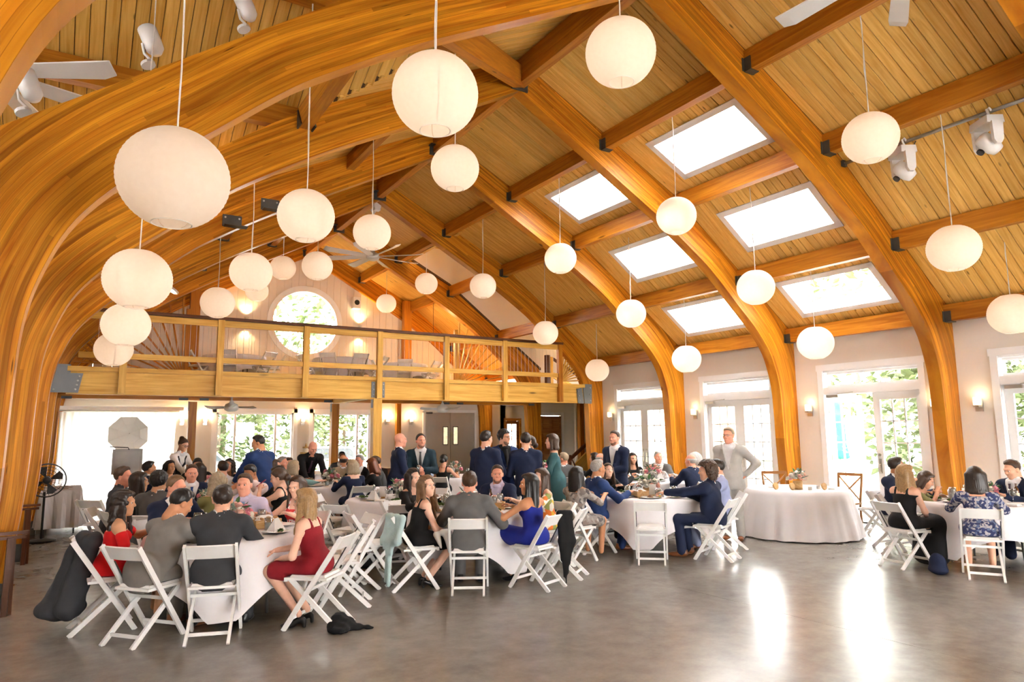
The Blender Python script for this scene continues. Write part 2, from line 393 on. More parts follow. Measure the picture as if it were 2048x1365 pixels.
def ceiling_root(name, bays, side, holes):
    mb = MB()
    for y0, y1, sk in bays:
        if sk is None: slab(mb, 0, 3.4, y0, y1, side); slab(mb, 3.4, 6.62, y0, y1, side)
        else:
            s0, s1 = sk
            for ya, yb in ((y0, s0), (s1, y1)): slab(mb, 0, 3.4, ya, yb, side); slab(mb, 3.4, 6.62, ya, yb, side)
            for a, b in ((0, 2.27), (3.13, 3.4), (3.4, 3.95), (4.72, 5.47), (6.24, 6.62)): slab(mb, a, b, s0, s1, side)
    return tag(mb.build(name, M_DECKBACK), kind='structure')
ceil_r = ceiling_root('ceiling', [(2.73, 5.8, None), (5.8, 8.85, SKY_Y[1]), (8.85, 11.93, SKY_Y[2])], 1, True)
def fill_bay(parent, y0, y1, sk, side, lim=None):
    y = y0+ARCH_T*.5; n = max(1, round((y1-y)/BW)); w = (y1-y)/n
    for i in range(n):
        yc = y+w*i; mid = yc+w/2
        if lim:
            L = lim(mid)
            if L > .12: board(parent, 0, min(L, 3.4), yc, w, side)
            continue
        if sk and sk[0]-.02 < mid < sk[1]+.02: segs = [(0, 2.27), (3.13, 3.4), (3.4001, 3.95), (4.72, 5.47), (6.24, 6.62)]
        else: segs = [(0, 3.4), (3.4001, 6.62)]
        for a, b in segs: board(parent, a, b, yc, w, side)
for i in range(3): fill_bay(ceil_r, BAYS[i], BAYS[i+1], SKY_Y.get(i), 1)
PUR = [1.75, 3.4, 5.05]
def purlins(parent, y0, y1, side, offs=PUR, eave=True, hang=True):
    ridge = side > 0
    ya = y0+ARCH_T; yb = y1
    for off in offs+([6.42] if eave else []):
        z = deck_z(off)-.155 if off < 6 else 3.60
        h = .30 if off < 6 else .28; w = .14
        p = beam('purlin', (CX+side*off, ya, z), (CX+side*off, yb, z), w, h, W_BEAM, parent)
        if hang:
            L = yb-ya; m = MB(); zz = -.06
            m.box((L-.055, 0, -h/2-.006), (.11, w+.03, .012)); m.box((L-.055, w/2+.008, zz), (.11, .014, h*.62)); m.box((L-.055, -w/2-.008, zz), (.11, .014, h*.62)); m.box((L-.004, 0, zz), (.008, w+.10, h*.62))
            m.build('hanger', M_STEEL, p)
    if ridge: p = beam('ridge_beam', (CX, ya, 7.44), (CX, yb, 7.44), .15, .42, W_BEAM, parent)
for i in range(3): purlins(ceil_r, BAYS[i], BAYS[i+1], 1)
def skylight(y0, y1, o0, o1, side, label):
    a = plane_pt(o0+1e-4, y0, side); b = plane_pt(o0+1e-4, y1, side); c = plane_pt(o1, y1, side); d = plane_pt(o1, y0, side)
    M = axis_matrix(a, d, (b-a).cross(d-a) if (b-a).cross(d-a).z > 0 else (d-a).cross(b-a)); Li = M.inverted()
    LX = (d-a).length; pb = Li @ b; sy = 1 if pb.y > 0 else -1; LY = abs(pb.y)
    t = thing('skylight', label, 'skylight', M, 'skylights in the right roof slope')
    f = MB(); w = .11; hh = .30; zc = hh/2-.02
    f.box((LX/2, sy*w*.5-sy*.03, zc), (LX+.06, w, hh)); f.box((LX/2, sy*(LY-w*.5)+sy*.03, zc), (LX+.06, w, hh)); f.box((w*.5-.03, sy*LY/2, zc), (w, LY, hh)); f.box((LX-w*.5+.03, sy*LY/2, zc), (w, LY, hh))
    f.build('frame', M_TRIM, t)
    MB().box((LX/2, sy*LY/2, hh-.03), (LX, LY, .012)).build('pane', M_GLASS, t)
_row = ['upper', 'middle', 'lower']
for b in (1, 2):
    for r, (o0, o1) in enumerate(SKY_OFF):
        skylight(SKY_Y[b][0], SKY_Y[b][1], o0, o1, 1, '%s white framed skylight in the %s of the two skylit roof bays' % (_row[r], 'nearer' if b == 1 else 'farther'))
# far right bays: boards too fine to tell apart, one joined field each
def board_field(mb, y0, y1, side, o0, o1, sk=None):
    n = max(1, round((y1-y0)/BW)); w = (y1-y0)/n
    for i in range(n):
        a0, b0 = y0+w*i+.003, y0+w*(i+1)-.003
        for (p, q) in ([(o0, min(o1, 3.4))] if o0 < 3.4 else [])+([(max(o0, 3.4001), o1)] if o1 > 3.4 else []):
            A = [plane_pt(p, a0, side), plane_pt(p, b0, side), plane_pt(q, b0, side), plane_pt(q, a0, side)]
            mb.add([tuple(v) for v in A]+[(v.x, v.y, v.z+.02) for v in A], [(0, 1, 2, 3), (0, 4, 5, 1), (2, 6, 7, 3), (1, 5, 6, 2), (3, 7, 4, 0)])
W_FIELD = wood('pine_board_field', (.62, .31, .055), (.84, .52, .14), stretch=(.5, 8, .5), rand=.02, kscale=(1.3, 5, 1.3))
ceil_f = ceiling_root('ceiling', [(11.93, 15.0, None), (18.05, 21.2, None)], 1, False)
mb = MB(); board_field(mb, 12.13, 15.0, 1, 0, 6.6); board_field(mb, 18.25, 21.1, 1, 0, 6.6); board_field(mb, 15.2, 18.05, 1, 0, 1.9)
tag(mb.build('boards', W_FIELD, ceil_f), kind='stuff')
mb = MB(); slab(mb, 0, 1.95, 15.0, 18.05, 1); mb.build('dormer_edge', M_DECKBACK, ceil_f)
purlins(ceil_f, 11.93, 15.0, 1); purlins(ceil_f, 18.05, 21.1, 1); purlins(ceil_f, 15.0, 18.05, 1, [1.75, 3.4, 5.05], False)
# stair dormer opening out of the right slope inside the balcony
dm = MB()
for (xa, za), (xb, zb) in zip([(7.55, deck_z(1.85)), (9.1, 6.02), (12.3, 3.66), (12.31, 2.9)], [(9.1, 6.02), (12.3, 3.66), (12.31, 2.9), (15.8, 2.9)]):
    dm.prism([(xa, za), (xb, zb), (xb, 8.2), (xa, 8.2)], 18.12, 18.22)
wall_dormer = tag(dm.build('wall_dormer', M_GABLE), kind='structure')
dc = MB()
for k in range(14):
    x = 7.9+k*.56
    for s in (-1, 1):
        A = [(x+.004, 16.5, 8.0), (x+.552, 16.5, 8.0), (x+.552, 16.5+s*1.62, 7.15), (x+.004, 16.5+s*1.62, 7.15)]
        dc.add(A+[(p[0], p[1], p[2]+.03) for p in A], [(0, 1, 2, 3), (7, 6, 5, 4), (0, 4, 5, 1), (1, 5, 6, 2), (2, 6, 7, 3), (3, 7, 4, 0)])
tag(dc.build('ceiling_dormer', W_FIELD), kind='structure')
tag(MB().box((7.70, 16.5, 7.45), (.10, 3.5, 1.7)).build('ceiling_cheek', W_FIELD), kind='structure')
tag(MB().box((15.75, 16.5, 4.0), (.12, 3.6, 8.2)).build('wall_stair', M_GABLE), kind='structure')
tag(MB().prism([(7.55, deck_z(1.85)+.1), (9.1, 6.12), (12.3, 3.75), (15.8, 3.7), (15.8, 8.3), (7.55, 8.3)], 14.86, 14.96).build('wall_dormer_front', M_GABLE), kind='structure')

# roof behind the camera
ceil_n = MB(); slab(ceil_n, 0, 3.4, -5, 2.73, 1); slab(ceil_n, 3.4, 6.62, -5, 2.73, 1); slab(ceil_n, 0, 3.4, -5, 2.73, -1); slab(ceil_n, 3.4, 6.62, -5, 2.73, -1)
ceil_n = tag(ceil_n.build('ceiling_near', M_DECKBACK), kind='structure')
mb = MB(); board_field(mb, -5, 2.73, 1, 0, 6.6); board_field(mb, -5, 2.73, -1, 0, 6.6); tag(mb.build('boards', W_FIELD, ceil_n), kind='stuff')
# left slope
ceil_l = tag(MB().box((CX, 10, 7.9), (.3, 23, .05)).build('ceiling_left', M_DECKBACK), kind='structure')
def sl_poly(mb, pts, t0=.03, t1=.08):
    n = len(pts); mb.add([(p[0], p[1], p[2]+t0) for p in pts]+[(p[0], p[1], p[2]+t1) for p in pts], [tuple(range(n)), tuple(range(2*n-1, n-1, -1))]+[(i, i+n, (i+1) % n+n, (i+1) % n) for i in range(n)])
fill_bay(ceil_l, 5.8, 8.85, None, -1, lim=lambda y: max(8.85-y, y-5.8))
mb = MB(); sl_poly(mb, [(CX, 5.8, 7.72), (CX, 8.85, 7.72), (CX-3.05, 8.85, deck_z(3.05)), (CX-1.525, 7.325, deck_z(1.525)), (CX-3.05, 5.8, deck_z(3.05))]); mb.build('underlay', M_DECKBACK, ceil_l)
mb = MB()
board_field(mb, 12.13, 15.0, -1, 0, 6.6); board_field(mb, 15.2, 18.05, -1, 0, 6.6); board_field(mb, 18.25, 21.1, -1, 0, 6.6); board_field(mb, 2.73, 5.8, -1, 0, 3.0)
n = 22; w = 3.0/n
for i in range(n):
    y = 8.95+w*i; L = min(6.6, y-5.8)
    for p, q in ([(0, min(L, 3.4))]+([(3.4001, L)] if L > 3.4 else [])):
        A = [plane_pt(p, y+.003, -1), plane_pt(p, y+w-.003, -1), plane_pt(q, y+w-.003, -1), plane_pt(q, y+.003, -1)]
        mb.add([tuple(v) for v in A]+[(v.x, v.y, v.z+.02) for v in A], [(0, 1, 2, 3), (0, 4, 5, 1), (2, 6, 7, 3), (1, 5, 6, 2), (3, 7, 4, 0)])
tag(mb.build('boards', W_FIELD, ceil_l), kind='stuff')
mb = MB()
for y0, y1 in ((11.93, 21.2),): slab(mb, 0, 3.4, y0, y1, -1); slab(mb, 3.4, 6.62, y0, y1, -1)
slab(mb, 0, 3.0, 2.73, 5.8, -1); slab(mb, 0, 3.05, 8.85, 11.93, -1)
mb.build('underlay', M_DECKBACK, ceil_l)
for i in (3, 4, 5): purlins(ceil_l, BAYS[i], BAYS[i+1], -1)
p = beam('purlin', (CX-3.4, 6.0, 5.88), (CX-3.4, 8.85, 5.88), .16, .30, W_BEAM, ceil_l)
m = MB(); 
for s in (-1, 1): m.prism([(-.10, -.17), (.10, -.17), (.10, .10)], s*.095-.01, s*.095+.01, 'y')
m.build('hanger', M_STEEL, p, M=TR(2.76, 0, 0))
beam('diagonal_beam', (CX-.05, 8.80, 7.38), (CX-3.1, 5.9, deck_z(3.1)-.27), .15, .34, W_BEAM, ceil_l)
beam('purlin', (CX-1.75, 9.05, deck_z(1.75)-.155), (CX-1.75, 11.93, deck_z(1.75)-.155), .14, .3, W_BEAM, ceil_l)
# transept: its far slope falls away from the camera on the left
def tz(y): return 7.72-.5*(y-5.8) if y >= 5.8 else 7.72-.5*(5.8-y)
ceil_t = MB()
sl_poly(ceil_t, [(-8, 5.8, 7.72), (2.75, 5.8, 7.72), (4.25, 7.3, tz(7.3)), (2.65, 8.9, tz(8.9)), (-.6, 12.2, tz(12.2)), (-8, 12.2, tz(12.2))])
sl_poly(ceil_t, [(-8, 5.8, 7.72), (2.7, 5.8, 7.72), (2.7, 2.6, tz(2.6)), (-8, 2.6, tz(2.6))])
ceil_t = tag(ceil_t.build('ceiling_transept', M_DECKBACK), kind='structure')
ck_ = MB(); ck_.prism([(-.95, 3.6), (2.3, 6.0), (2.75, 6.25), (-.95, 6.25)], 2.56, 2.66); ck_.prism([(2.6, 6.1), (5.8, 6.1), (5.8, 7.8), (2.6, 6.2)], 2.70, 2.78, 'x')
ck_.add([(2.72, 5.8, 6.15), (4.25, 7.33, 6.95), (4.25, 7.33, 7.1), (2.72, 5.8, 7.8), (2.80, 5.74, 6.15), (4.33, 7.27, 6.95), (4.33, 7.27, 7.1), (2.80, 5.74, 7.8)], [(0, 1, 2, 3), (7, 6, 5, 4), (0, 4, 5, 1), (1, 5, 6, 2), (2, 6, 7, 3), (3, 7, 4, 0)])
ck_.build('cheek_wall', W_FIELD, ceil_t)
_tn = Vector((0, .5, 1)).normalized(); _tc = {}
for k in range(57):
    x = -2.6+.1425*k; xm = x+.07
    y1 = 12.1 if xm < -.4 else min(12.1, 5.8+(CX-xm))
    y0 = 5.82 if xm < 2.7 else 8.85-(CX-xm)
    if y1 < y0+.1: continue
    a = Vector((xm, y0, tz(y0)+.012)); b = Vector((xm, y1, tz(y1)+.012)); L = round((b-a).length, 2)
    if L not in _tc:
        m = MB(); w = .1425; g = .0035; h = .011
        m.prism([(-w/2+g, h), (-w/2+g, -h+.006), (-w/2+g+.006, -h), (w/2-g-.006, -h), (w/2-g, -h+.006), (w/2-g, h)], 0, L, 'x')
        me = bpy.data.meshes.new('board'); me.from_pydata(m.v, [], m.f); me.materials.append(W_DECK); me.update(); _tc[L] = me
    o = bpy.data.objects.new('board', _tc[L]); COL.objects.link(o); o.parent = ceil_t; o.matrix_basis = axis_matrix(a, b, _tn)
beam('purlin', (-8, 9.08, tz(9.08)-.15), (2.25, 9.08, tz(9.08)-.15), .14, .30, W_BEAM, ceil_t)
beam('purlin', (-8, 7.45, tz(7.45)-.15), (4.0, 7.45, tz(7.45)-.15), .14, .30, W_BEAM, ceil_t)
MB().box((-.87, 9.0, tz(9.08)-.16), (.16, .2, .22)).build('hanger_plate', M_STEEL, ceil_t)

# ------------------------------------------------------------------ floor
floor = tag(MB().box((3, 9, -.16), (26, 32, .2)).build('floor', plain('slab_joint', (.05, .045, .04), .9)), kind='structure')
for x0, x1 in ((-10, 5.697), (5.703, 16)):
    for y0, y1 in ((-6, 17.097), (17.103, 24)):
        MB().box(((x0+x1)/2, (y0+y1)/2, -.03), (x1-x0, y1-y0, .06)).build('floor_slab', M_FLOOR, floor)
# ------------------------------------------------------------------ walls
DOOR_C = [4.27, 7.33, 10.40, 13.46]; DW = .93
wr = MB(); WX = 12.30; WT = .22
ys = [-5.0]
for c in DOOR_C: ys += [c-DW, c+DW]
ys.append(15.2)
for i in range(0, len(ys), 2): wr.box((WX+WT/2, (ys[i]+ys[i+1])/2, 1.83), (WT, ys[i+1]-ys[i], 3.66))
for c in DOOR_C: wr.box((WX+WT/2, c, 3.25), (WT, 2*DW, .82))
tag(wr.build('wall_right', M_WALL), kind='structure')
def make_leaf(width, h):
    """one french door leaf, hinge at x=0, closed along +x"""
    t = bpy.data.objects.new('door_leaf', None); COL.objects.link(t)
    s = .125; th = .045; m = MB()
    m.box((s/2, 0, h/2), (s, th, h)); m.box((width-s/2, 0, h/2), (s, th, h)); m.box((width/2, 0, h-.07), (width-2*s, th, .14)); m.box((width/2, 0, .13), (width-2*s, th, .26))
    gw = width-2*s; gz0, gz1 = .26, h-.14
    for k in (1, 2): m.box((s+gw*k/3, 0, (gz0+gz1)/2), (.024, .03, gz1-gz0))
    for k in range(1, 5): m.box((width/2, 0, gz0+(gz1-gz0)*k/5), (gw, .03, .024))
    m.build('leaf_frame', M_TRIM, t)
    for a in range(3):
        for b in range(5):
            MB().box((s+gw*(a+.5)/3, 0, gz0+(gz1-gz0)*(b+.5)/5), (gw/3-.02, .008, (gz1-gz0)/5-.02)).build('pane', M_GLASS, t)
    hd = MB(); hd.box((width-.06, -.03, 1.02), (.045, .012, .26)); hd.tube([(width-.06, -.035, 1.05), (width-.06, -.075, 1.05), (width-.06, -.075, .92), (width-.06, -.035, .90)], .011, 6)
    hd.lathe([(0, 0), (.026, 0), (.026, .014), (0, .018)], 10, M=TR(width-.06, -.03, 1.22, rx=PI/2)); hd.build('handle', M_NICKEL, t)
    for z in (.25, 1.15, 2.05): MB().box((-.012, -.01, z), (.03, .05, .10)).build('hinge', M_NICKEL, t)
    return t
for n, c in enumerate(reversed(DOOR_C)):
    d = thing('door_%d' % (n+1), None, None, TR(WX, c, 0)); d['kind'] = 'structure'
    fr = MB(); cw = .11
    for s in (-1, 1):
        fr.box((-.012, s*(DW+cw/2-.02), 1.46), (.03, cw, 2.92)); fr.box((WT/2, s*(DW-.015), 1.42), (WT, .03, 2.84))
    fr.box((-.014, 0, 2.90), (.034, 2*DW+2*cw, .12)); fr.box((WT/2, 0, 2.44), (WT, 2*DW, .13)); fr.box((WT/2, 0, 2.825), (WT, 2*DW, .03)); fr.box((-.008, 0, 2.45), (.02, 2*DW, .13))
    fr.box((WT*.6, 0, 2.54), (.05, 2*DW, .05)); fr.box((WT*.6, 0, 2.79), (.05, 2*DW, .05))
    fr.build('frame', M_TRIM, d)
    MB().box((WT*.6, 0, 2.665), (.008, 2*DW-.06, .22)).build('transom_pane', M_GLASS, d)
    MB().box((WT/2, 0, .012), (WT, 2*DW, .024)).build('threshold', M_STEEL, d)
    lw = DW-.02
    a = make_leaf(lw, 2.36); a.parent = d
    b = make_leaf(lw, 2.36); b.parent = d
    # a hinges on the far jamb, b on the near jamb
    a.matrix_basis = Matrix.Translation((WT*.55, DW-.02, .02)) @ Matrix.Rotation(-PI/2+(1.45 if n == 2 else 0), 4, 'Z')
    b.matrix_basis = Matrix.Translation((WT*.55, -DW+.02, .02)) @ Matrix.Scale(-1, 4, (0, 1, 0)) @ Matrix.Rotation(-PI/2, 4, 'Z')
    cl = MB(); cl.box((-.02, .72, 2.34), (.06, .24, .055)); cl.bar((-.03, .62, 2.38), (-.03, .30, 2.40), .02, .012); cl.build('door_closer', M_NICKEL, d)
# wall sconces on the right wall
def sconce_low(M, label):
    t = thing('wall_sconce', label, 'wall lamp', M)      # faces local -x
    MB().box((-.012, 0, -.05), (.024, .11, .20)).build('back_plate', M_NICKEL, t)
    b = MB(); b.box((-.07, 0, -.065), (.11, .085, .03)); b.build('bracket', M_NICKEL, t)
    g = MB(); g.lathe([(.0, -.05), (.052, -.05), (.055, 0), (.055, .075), (.048, .08), (.0, .08)], 14, c=(-.075, 0, .0)); g.build('glass_shade', M_SHADE, t, smooth=True)
    return t
def lamp_light(name, loc, power, col, r=.05, parent=None):
    ld = bpy.data.lights.new(name, 'POINT'); ld.energy = power; ld.color = col; ld.shadow_soft_size = r
    o = bpy.data.objects.new(name, ld); COL.objects.link(o)
    if parent is not None: o.parent = parent
    o.location = loc; return o
_sl = ['white shaded wall lamp beside the farthest glazed doors', 'white shaded wall lamp left of the second glazed doors', 'white shaded wall lamp left of the open glazed door', 'white shaded wall lamp half hidden behind a timber leg', 'white shaded wall lamp at the right, beside the pinkish door trim']
for (y, z), lb in zip(((14.62, 2.15), (11.58, 2.13), (8.55, 2.12), (6.16, 2.12), (5.50, 2.12)), _sl):
    s = sconce_low(TR(12.28, y, z), lb); lamp_light('sconce_light', (-.10, 0, .12), .8, (1, .72, .40), .04, s)

# back wall below the balcony and gable wall above
GY = 21.2
wb = MB()
def wall_x(mb, x0, x1, z0, z1, y=GY, t=.15): mb.box(((x0+x1)/2, y+t/2, (z0+z1)/2), (x1-x0, t, z1-z0))
WIN = [(-.25, 2.15, .1, 2.34), (3.28, 5.46, .55, 2.36), (6.02, 7.86, .55, 2.36)]
x = -.9
for (a, b, z0, z1) in WIN:
    wall_x(wb, x, a, 0, 2.95); wall_x(wb, a, b, 0, z0); wall_x(wb, a, b, z1, 2.95); x = b
wall_x(wb, x, 12.3, 0, 2.95)
tag(wb.build('wall_back', M_WALL), kind='structure')
for i, (a, b, z0, z1) in enumerate(WIN[1:]):
    w = thing('window_%d' % (i+1), None, None, TR((a+b)/2, GY, z0)); w['kind'] = 'structure'; W2 = (b-a)/2; HH = z1-z0
    f = MB()
    for s in (-1, 1): f.box((s*(W2+.05), -.012, HH/2), (.12, .03, HH+.22)); f.box((s*(W2-.03), .06, HH/2), (.06, .10, HH))
    f.box((0, -.012, HH+.05), (2*W2+.2, .03, .12)); f.box((0, -.03, -.05), (2*W2+.3, .07, .05)); f.box((0, .06, HH-.03), (2*W2, .1, .06)); f.box((0, .06, .03), (2*W2, .1, .06))
    ms = (-.52, .52) if i == 0 else (-.35, .55)
    for q in ms: f.box((q*W2, .06, HH/2), (.06, .08, HH))
    f.build('frame', M_TRIM, w)
    e = [-W2+.03]+[q*W2 for q in ms]+[W2-.03]
    for p, q in zip(e[:-1], e[1:]): MB().box(((p+q)/2, .06, HH/2), (q-p-.05, .008, HH-.08)).build('pane', M_GLASS, w)
# gable wall with vertical beadboard strips and a round window
RW = (5.72, 5.12, 1.03)
gb = MB()
def gable_z(x): return deck_z(x-CX)+.02
NB = 60; xs = [-.9+13.2*i/NB for i in range(NB+1)]
for a, b in zip(xs[:-1], xs[1:]):
    m_ = (a+b)/2; top = lambda q: gable_z(q); dx = abs(m_-RW[0])
    sp = [(2.9, None)]
    aa, bb = a+.003, b-.003
    def quad(z00, z01, z10, z11):
        A = [(aa, GY, z00), (bb, GY, z01), (bb, GY, z11), (aa, GY, z10)]
        gb.add(A+[(p[0], GY+.15, p[2]) for p in A], [(0, 1, 2, 3), (7, 6, 5, 4), (0, 4, 5, 1), (1, 5, 6, 2), (2, 6, 7, 3), (3, 7, 4, 0)])
    if dx < RW[2]+.05:
        ch = lambda q: math.sqrt(max(0, (RW[2]+.04)**2-(q-RW[0])**2))
        quad(2.9, 2.9, RW[1]-ch(aa), RW[1]-ch(bb)); quad(RW[1]+ch(aa), RW[1]+ch(bb), top(aa), top(bb))
    else: quad(2.9, 2.9, top(aa), top(bb))
gb.box((CX, GY+.13, 2.96), (13, .02, .1))
wall_gable = tag(gb.build('wall_gable', M_GABLE), kind='structure')
w3 = thing('window_3', None, None, TR(RW[0], GY, RW[1])); w3['kind'] = 'structure'
f = MB(); f.lathe([(RW[2]-.05, .0), (RW[2]-.05, .17), (RW[2]+.12, .17), (RW[2]+.12, .14), (RW[2]+.10, .0), (RW[2]-.05, 0)], 48, M=TR(0, .145, 0, rx=PI/2)); f.build('frame', M_TRIM, w3, smooth=False)
MB().lathe([(0, 0), (RW[2]-.03, 0), (RW[2]-.03, .008), (0, .008)], 48, M=TR(0, .08, 0, rx=PI/2)).build('pane', M_GLASS, w3)
# wall behind the camera with its own row of openings
wn_ = MB(); xe = -1.0
for c in (2.2, 5.7, 9.2):
    wall_x(wn_, xe, c-.95, 0, 2.5, -5.15); xe = c+.95
wall_x(wn_, xe, 12.5, 0, 2.5, -5.15); wn_.prism([(-1.0, 2.5), (12.5, 2.5), (12.5, 3.7), (CX+3.4, 6.1), (CX, 7.8), (CX-3.4, 6.1), (-1.0, 3.7)], -5.15, -5.0)
tag(wn_.build('wall_near', M_WALL), kind='structure')
# left wall
lw_ = MB(); lw_.box((-.98, 16.6, 1.83), (.16, 9.2, 3.66)); lw_.box((-.98, -1.2, 1.83), (.16, 7.6, 3.66)); lw_.box((-4.5, 12.2, 2.3), (7.2, .16, 4.7)); lw_.box((-8.0, 7.4, 4.4), (.16, 9.6, 3.6)); lw_.box((-8.0, 7.4, 1.3), (.16, 9.6, 2.7)); lw_.box((-4.5, 2.6, 3.1), (7.2, .16, 6.2)); tag(lw_.build('wall_left', M_WALL), kind='structure')
# stair wing right of the balcony arch
sw = MB()
PD = [(12.42, 12.98, 2.12), (13.85, 14.78, 2.30)]
sw.box((12.36, 20.85, 1.48), (.12, .9, 2.95)); wall_x(sw, 12.3, 12.42, 0, 2.95, 20.4); wall_x(sw, 12.42, 12.98, 2.12, 2.95, 20.4); wall_x(sw, 12.98, 13.85, 0, 2.95, 20.4); wall_x(sw, 13.85, 14.78, 2.3, 2.95, 20.4); wall_x(sw, 14.78, 17, 0, 2.95, 20.4)
tag(sw.build('wall_wing', M_WALL), kind='structure')
tag(MB().box((14.9, 17.35, 1.48), (3.6, .1, 2.95)).build('wall_stairside', M_WALL), kind='structure')
tag(MB().box((16.7, 17.8, 1.45), (.12, 5.6, 2.9)).build('wall_wing_end', M_WALL), kind='structure'); tag(MB().box((14.6, 15.12, 1.45), (4.2, .12, 2.9)).build('wall_wing_front', M_WALL), kind='structure')
tag(MB().box((14.5, 17.8, 2.86), (4.4, 5.3, .06)).build('ceiling_wing', W_FIELD), kind='structure')
d5 = thing('door_5', None, None, TR(14.315, 20.40, 0)); d5['kind'] = 'structure'
f = MB()
for s in (-1, 1): f.box((s*.51, -.01, 1.18), (.10, .04, 2.36))
f.box((0, -.01, 2.36), (1.12, .04, .11)); f.build('frame', M_TRIM, d5)
lf = MB().box((0, .03, 1.14), (.92, .045, 2.28)).build('door_leaf', W_DOOR, d5)
for px in (-.21, .21):
    for pz, ph in ((.55, .75), (1.35, .62), (1.98, .32)): MB().box((px, .0, pz), (.27, .03, ph), taper=None).build('panel', W_DOOR, lf)
d6 = thing('door_6', None, None, TR(12.70, 20.40, 0)); d6['kind'] = 'structure'
f = MB()
for s in (-1, 1): f.box((s*.31, -.01, 1.08), (.08, .04, 2.16))
f.box((0, -.01, 2.15), (.70, .04, .09)); f.build('frame', W_BEAM, d6)
lf = MB()
for s in (-1, 1): lf.box((s*.235, .05, 1.05), (.09, .04, 2.1))
for z in (.15, 1.0, 2.05): lf.box((0, .05, z), (.4, .04, .16 if z < 2 else .12))
for z in (1.25, 1.5, 1.75): lf.box((0, .05, z), (.4, .03, .02))
lf.box((0, .05, 1.5), (.02, .03, 1.0)); lf = lf.build('door_leaf', W_DOOR, d6); MB().box((0, .055, 1.5), (.38, .008, 1.0)).build('pane', M_GLASS, lf); MB().box((0, .05, .55), (.38, .02, .7)).build('panel', W_DOOR, lf)
# stainless kitchen doors
kd = thing('door_7', None, None, TR(10.69, GY-.005, 0)); kd['kind'] = 'structure'
f = MB()
for s in (-1, 1): f.box((s*.97, -.02, 1.22), (.08, .05, 2.44))
f.box((0, -.02, 2.44), (2.02, .05, .09)); f.build('frame', M_TRIM, kd)
for s in (-1, 1):
    lf = MB(); lf.box((s*.465, -.02, 1.2), (.91, .04, 2.38)); lf = lf.build('door_leaf', M_STAINLESS, kd)
    vx = s*.19
    g = MB(); g.box((vx, -.045, 1.62), (.19, .012, .62)); g.build('gasket', M_BLACK, lf)
    MB().box((vx, -.054, 1.62), (.145, .008, .57)).build('pane', plain('kitchen_window_glow', (.75, .6, .42), .25, emit=(1, .8, .5), estr=.55, noise=.4, nscale=9), lf)
    MB().box((s*.88, -.045, 1.2), (.03, .01, 2.3)).build('edge_guard', M_NICKEL, lf)
MB().box((-.80, -.06, 2.38), (.22, .06, .06)).build('door_closer', M_STEEL, kd)
for x, lb in ((2.40, 'wall lamp at the right edge of the white curtain'), (2.99, 'wall lamp left of the wide window under the balcony'), (5.72, 'wall lamp between the two windows under the balcony'), (8.43, 'wall lamp between window and orange post under the balcony'), (9.25, 'wall lamp left of the stainless kitchen doors')):
    s = sconce_low(TR(x, GY-.01, 2.14, rz=PI/2), lb); lamp_light('sconce_light', (-.12, 0, .12), 8, (1, .66, .34), .04, s)
# ------------------------------------------------------------------ balcony
MZ = 3.0
mz = tag(MB().box((CX, 18.12, 2.93), (13.0, 6.0, .10)).build('balcony_floor', W_FIELD), 'timber balcony with post and rail front across the back of the hall', 'balcony')
def mpart(nm, mb, mat, **k): return mb.build(nm, mat, mz, **k)
beam('front_beam', (-.25, 15.09, 2.69), (11.65, 15.09, 2.69), .18, .42, W_PALE, mz)
beam('fascia', (-.25, 15.06, 2.945), (11.65, 15.06, 2.945), .22, .09, W_PALE, mz)
POSTX = [.63, 2.33, 4.06, 5.73, 7.43, 9.08, 10.80]
for x in POSTX: beam('rail_post', (x, 14.93, 2.50), (x, 14.93, 4.03), .125, .10, W_BEAM if x in (10.80,) else W_PALE, mz, up=(0, 1, 0))
RX = [-.1]+POSTX+[11.3]
for a, b in zip(RX[:-1], RX[1:]):
    a2 = a+.0625 if a in POSTX else a; b2 = b-.0625 if b in POSTX else b
    if b == 11.3: continue
    beam('top_rail', (a2, 14.95, 3.96), (b2, 14.95, 3.96), .05, .13, W_PALE, mz)
    beam('lower_rail', (a2, 14.95, 3.205), (b2, 14.95, 3.205), .05, .11, W_PALE, mz)
beam('handrail_cap', (.2, 14.95, 4.06), (10.9, 14.95, 4.06), .14, .06, W_BROWN, mz)
wire = bpy.data.meshes.new('baluster'); _m = MB().tube([(0, 0, 3.26), (0, 0, 3.90)], .004, 5); wire.from_pydata(_m.v, [], _m.f); wire.materials.append(M_CORD); wire.update()
for x in np.arange(.2, 10.75, .112):
    if min(abs(x-p) for p in POSTX) < .075: continue
    o = bpy.data.objects.new('baluster', wire); COL.objects.link(o); o.parent = mz; o.matrix_basis = TR(float(x), 14.965, 0)
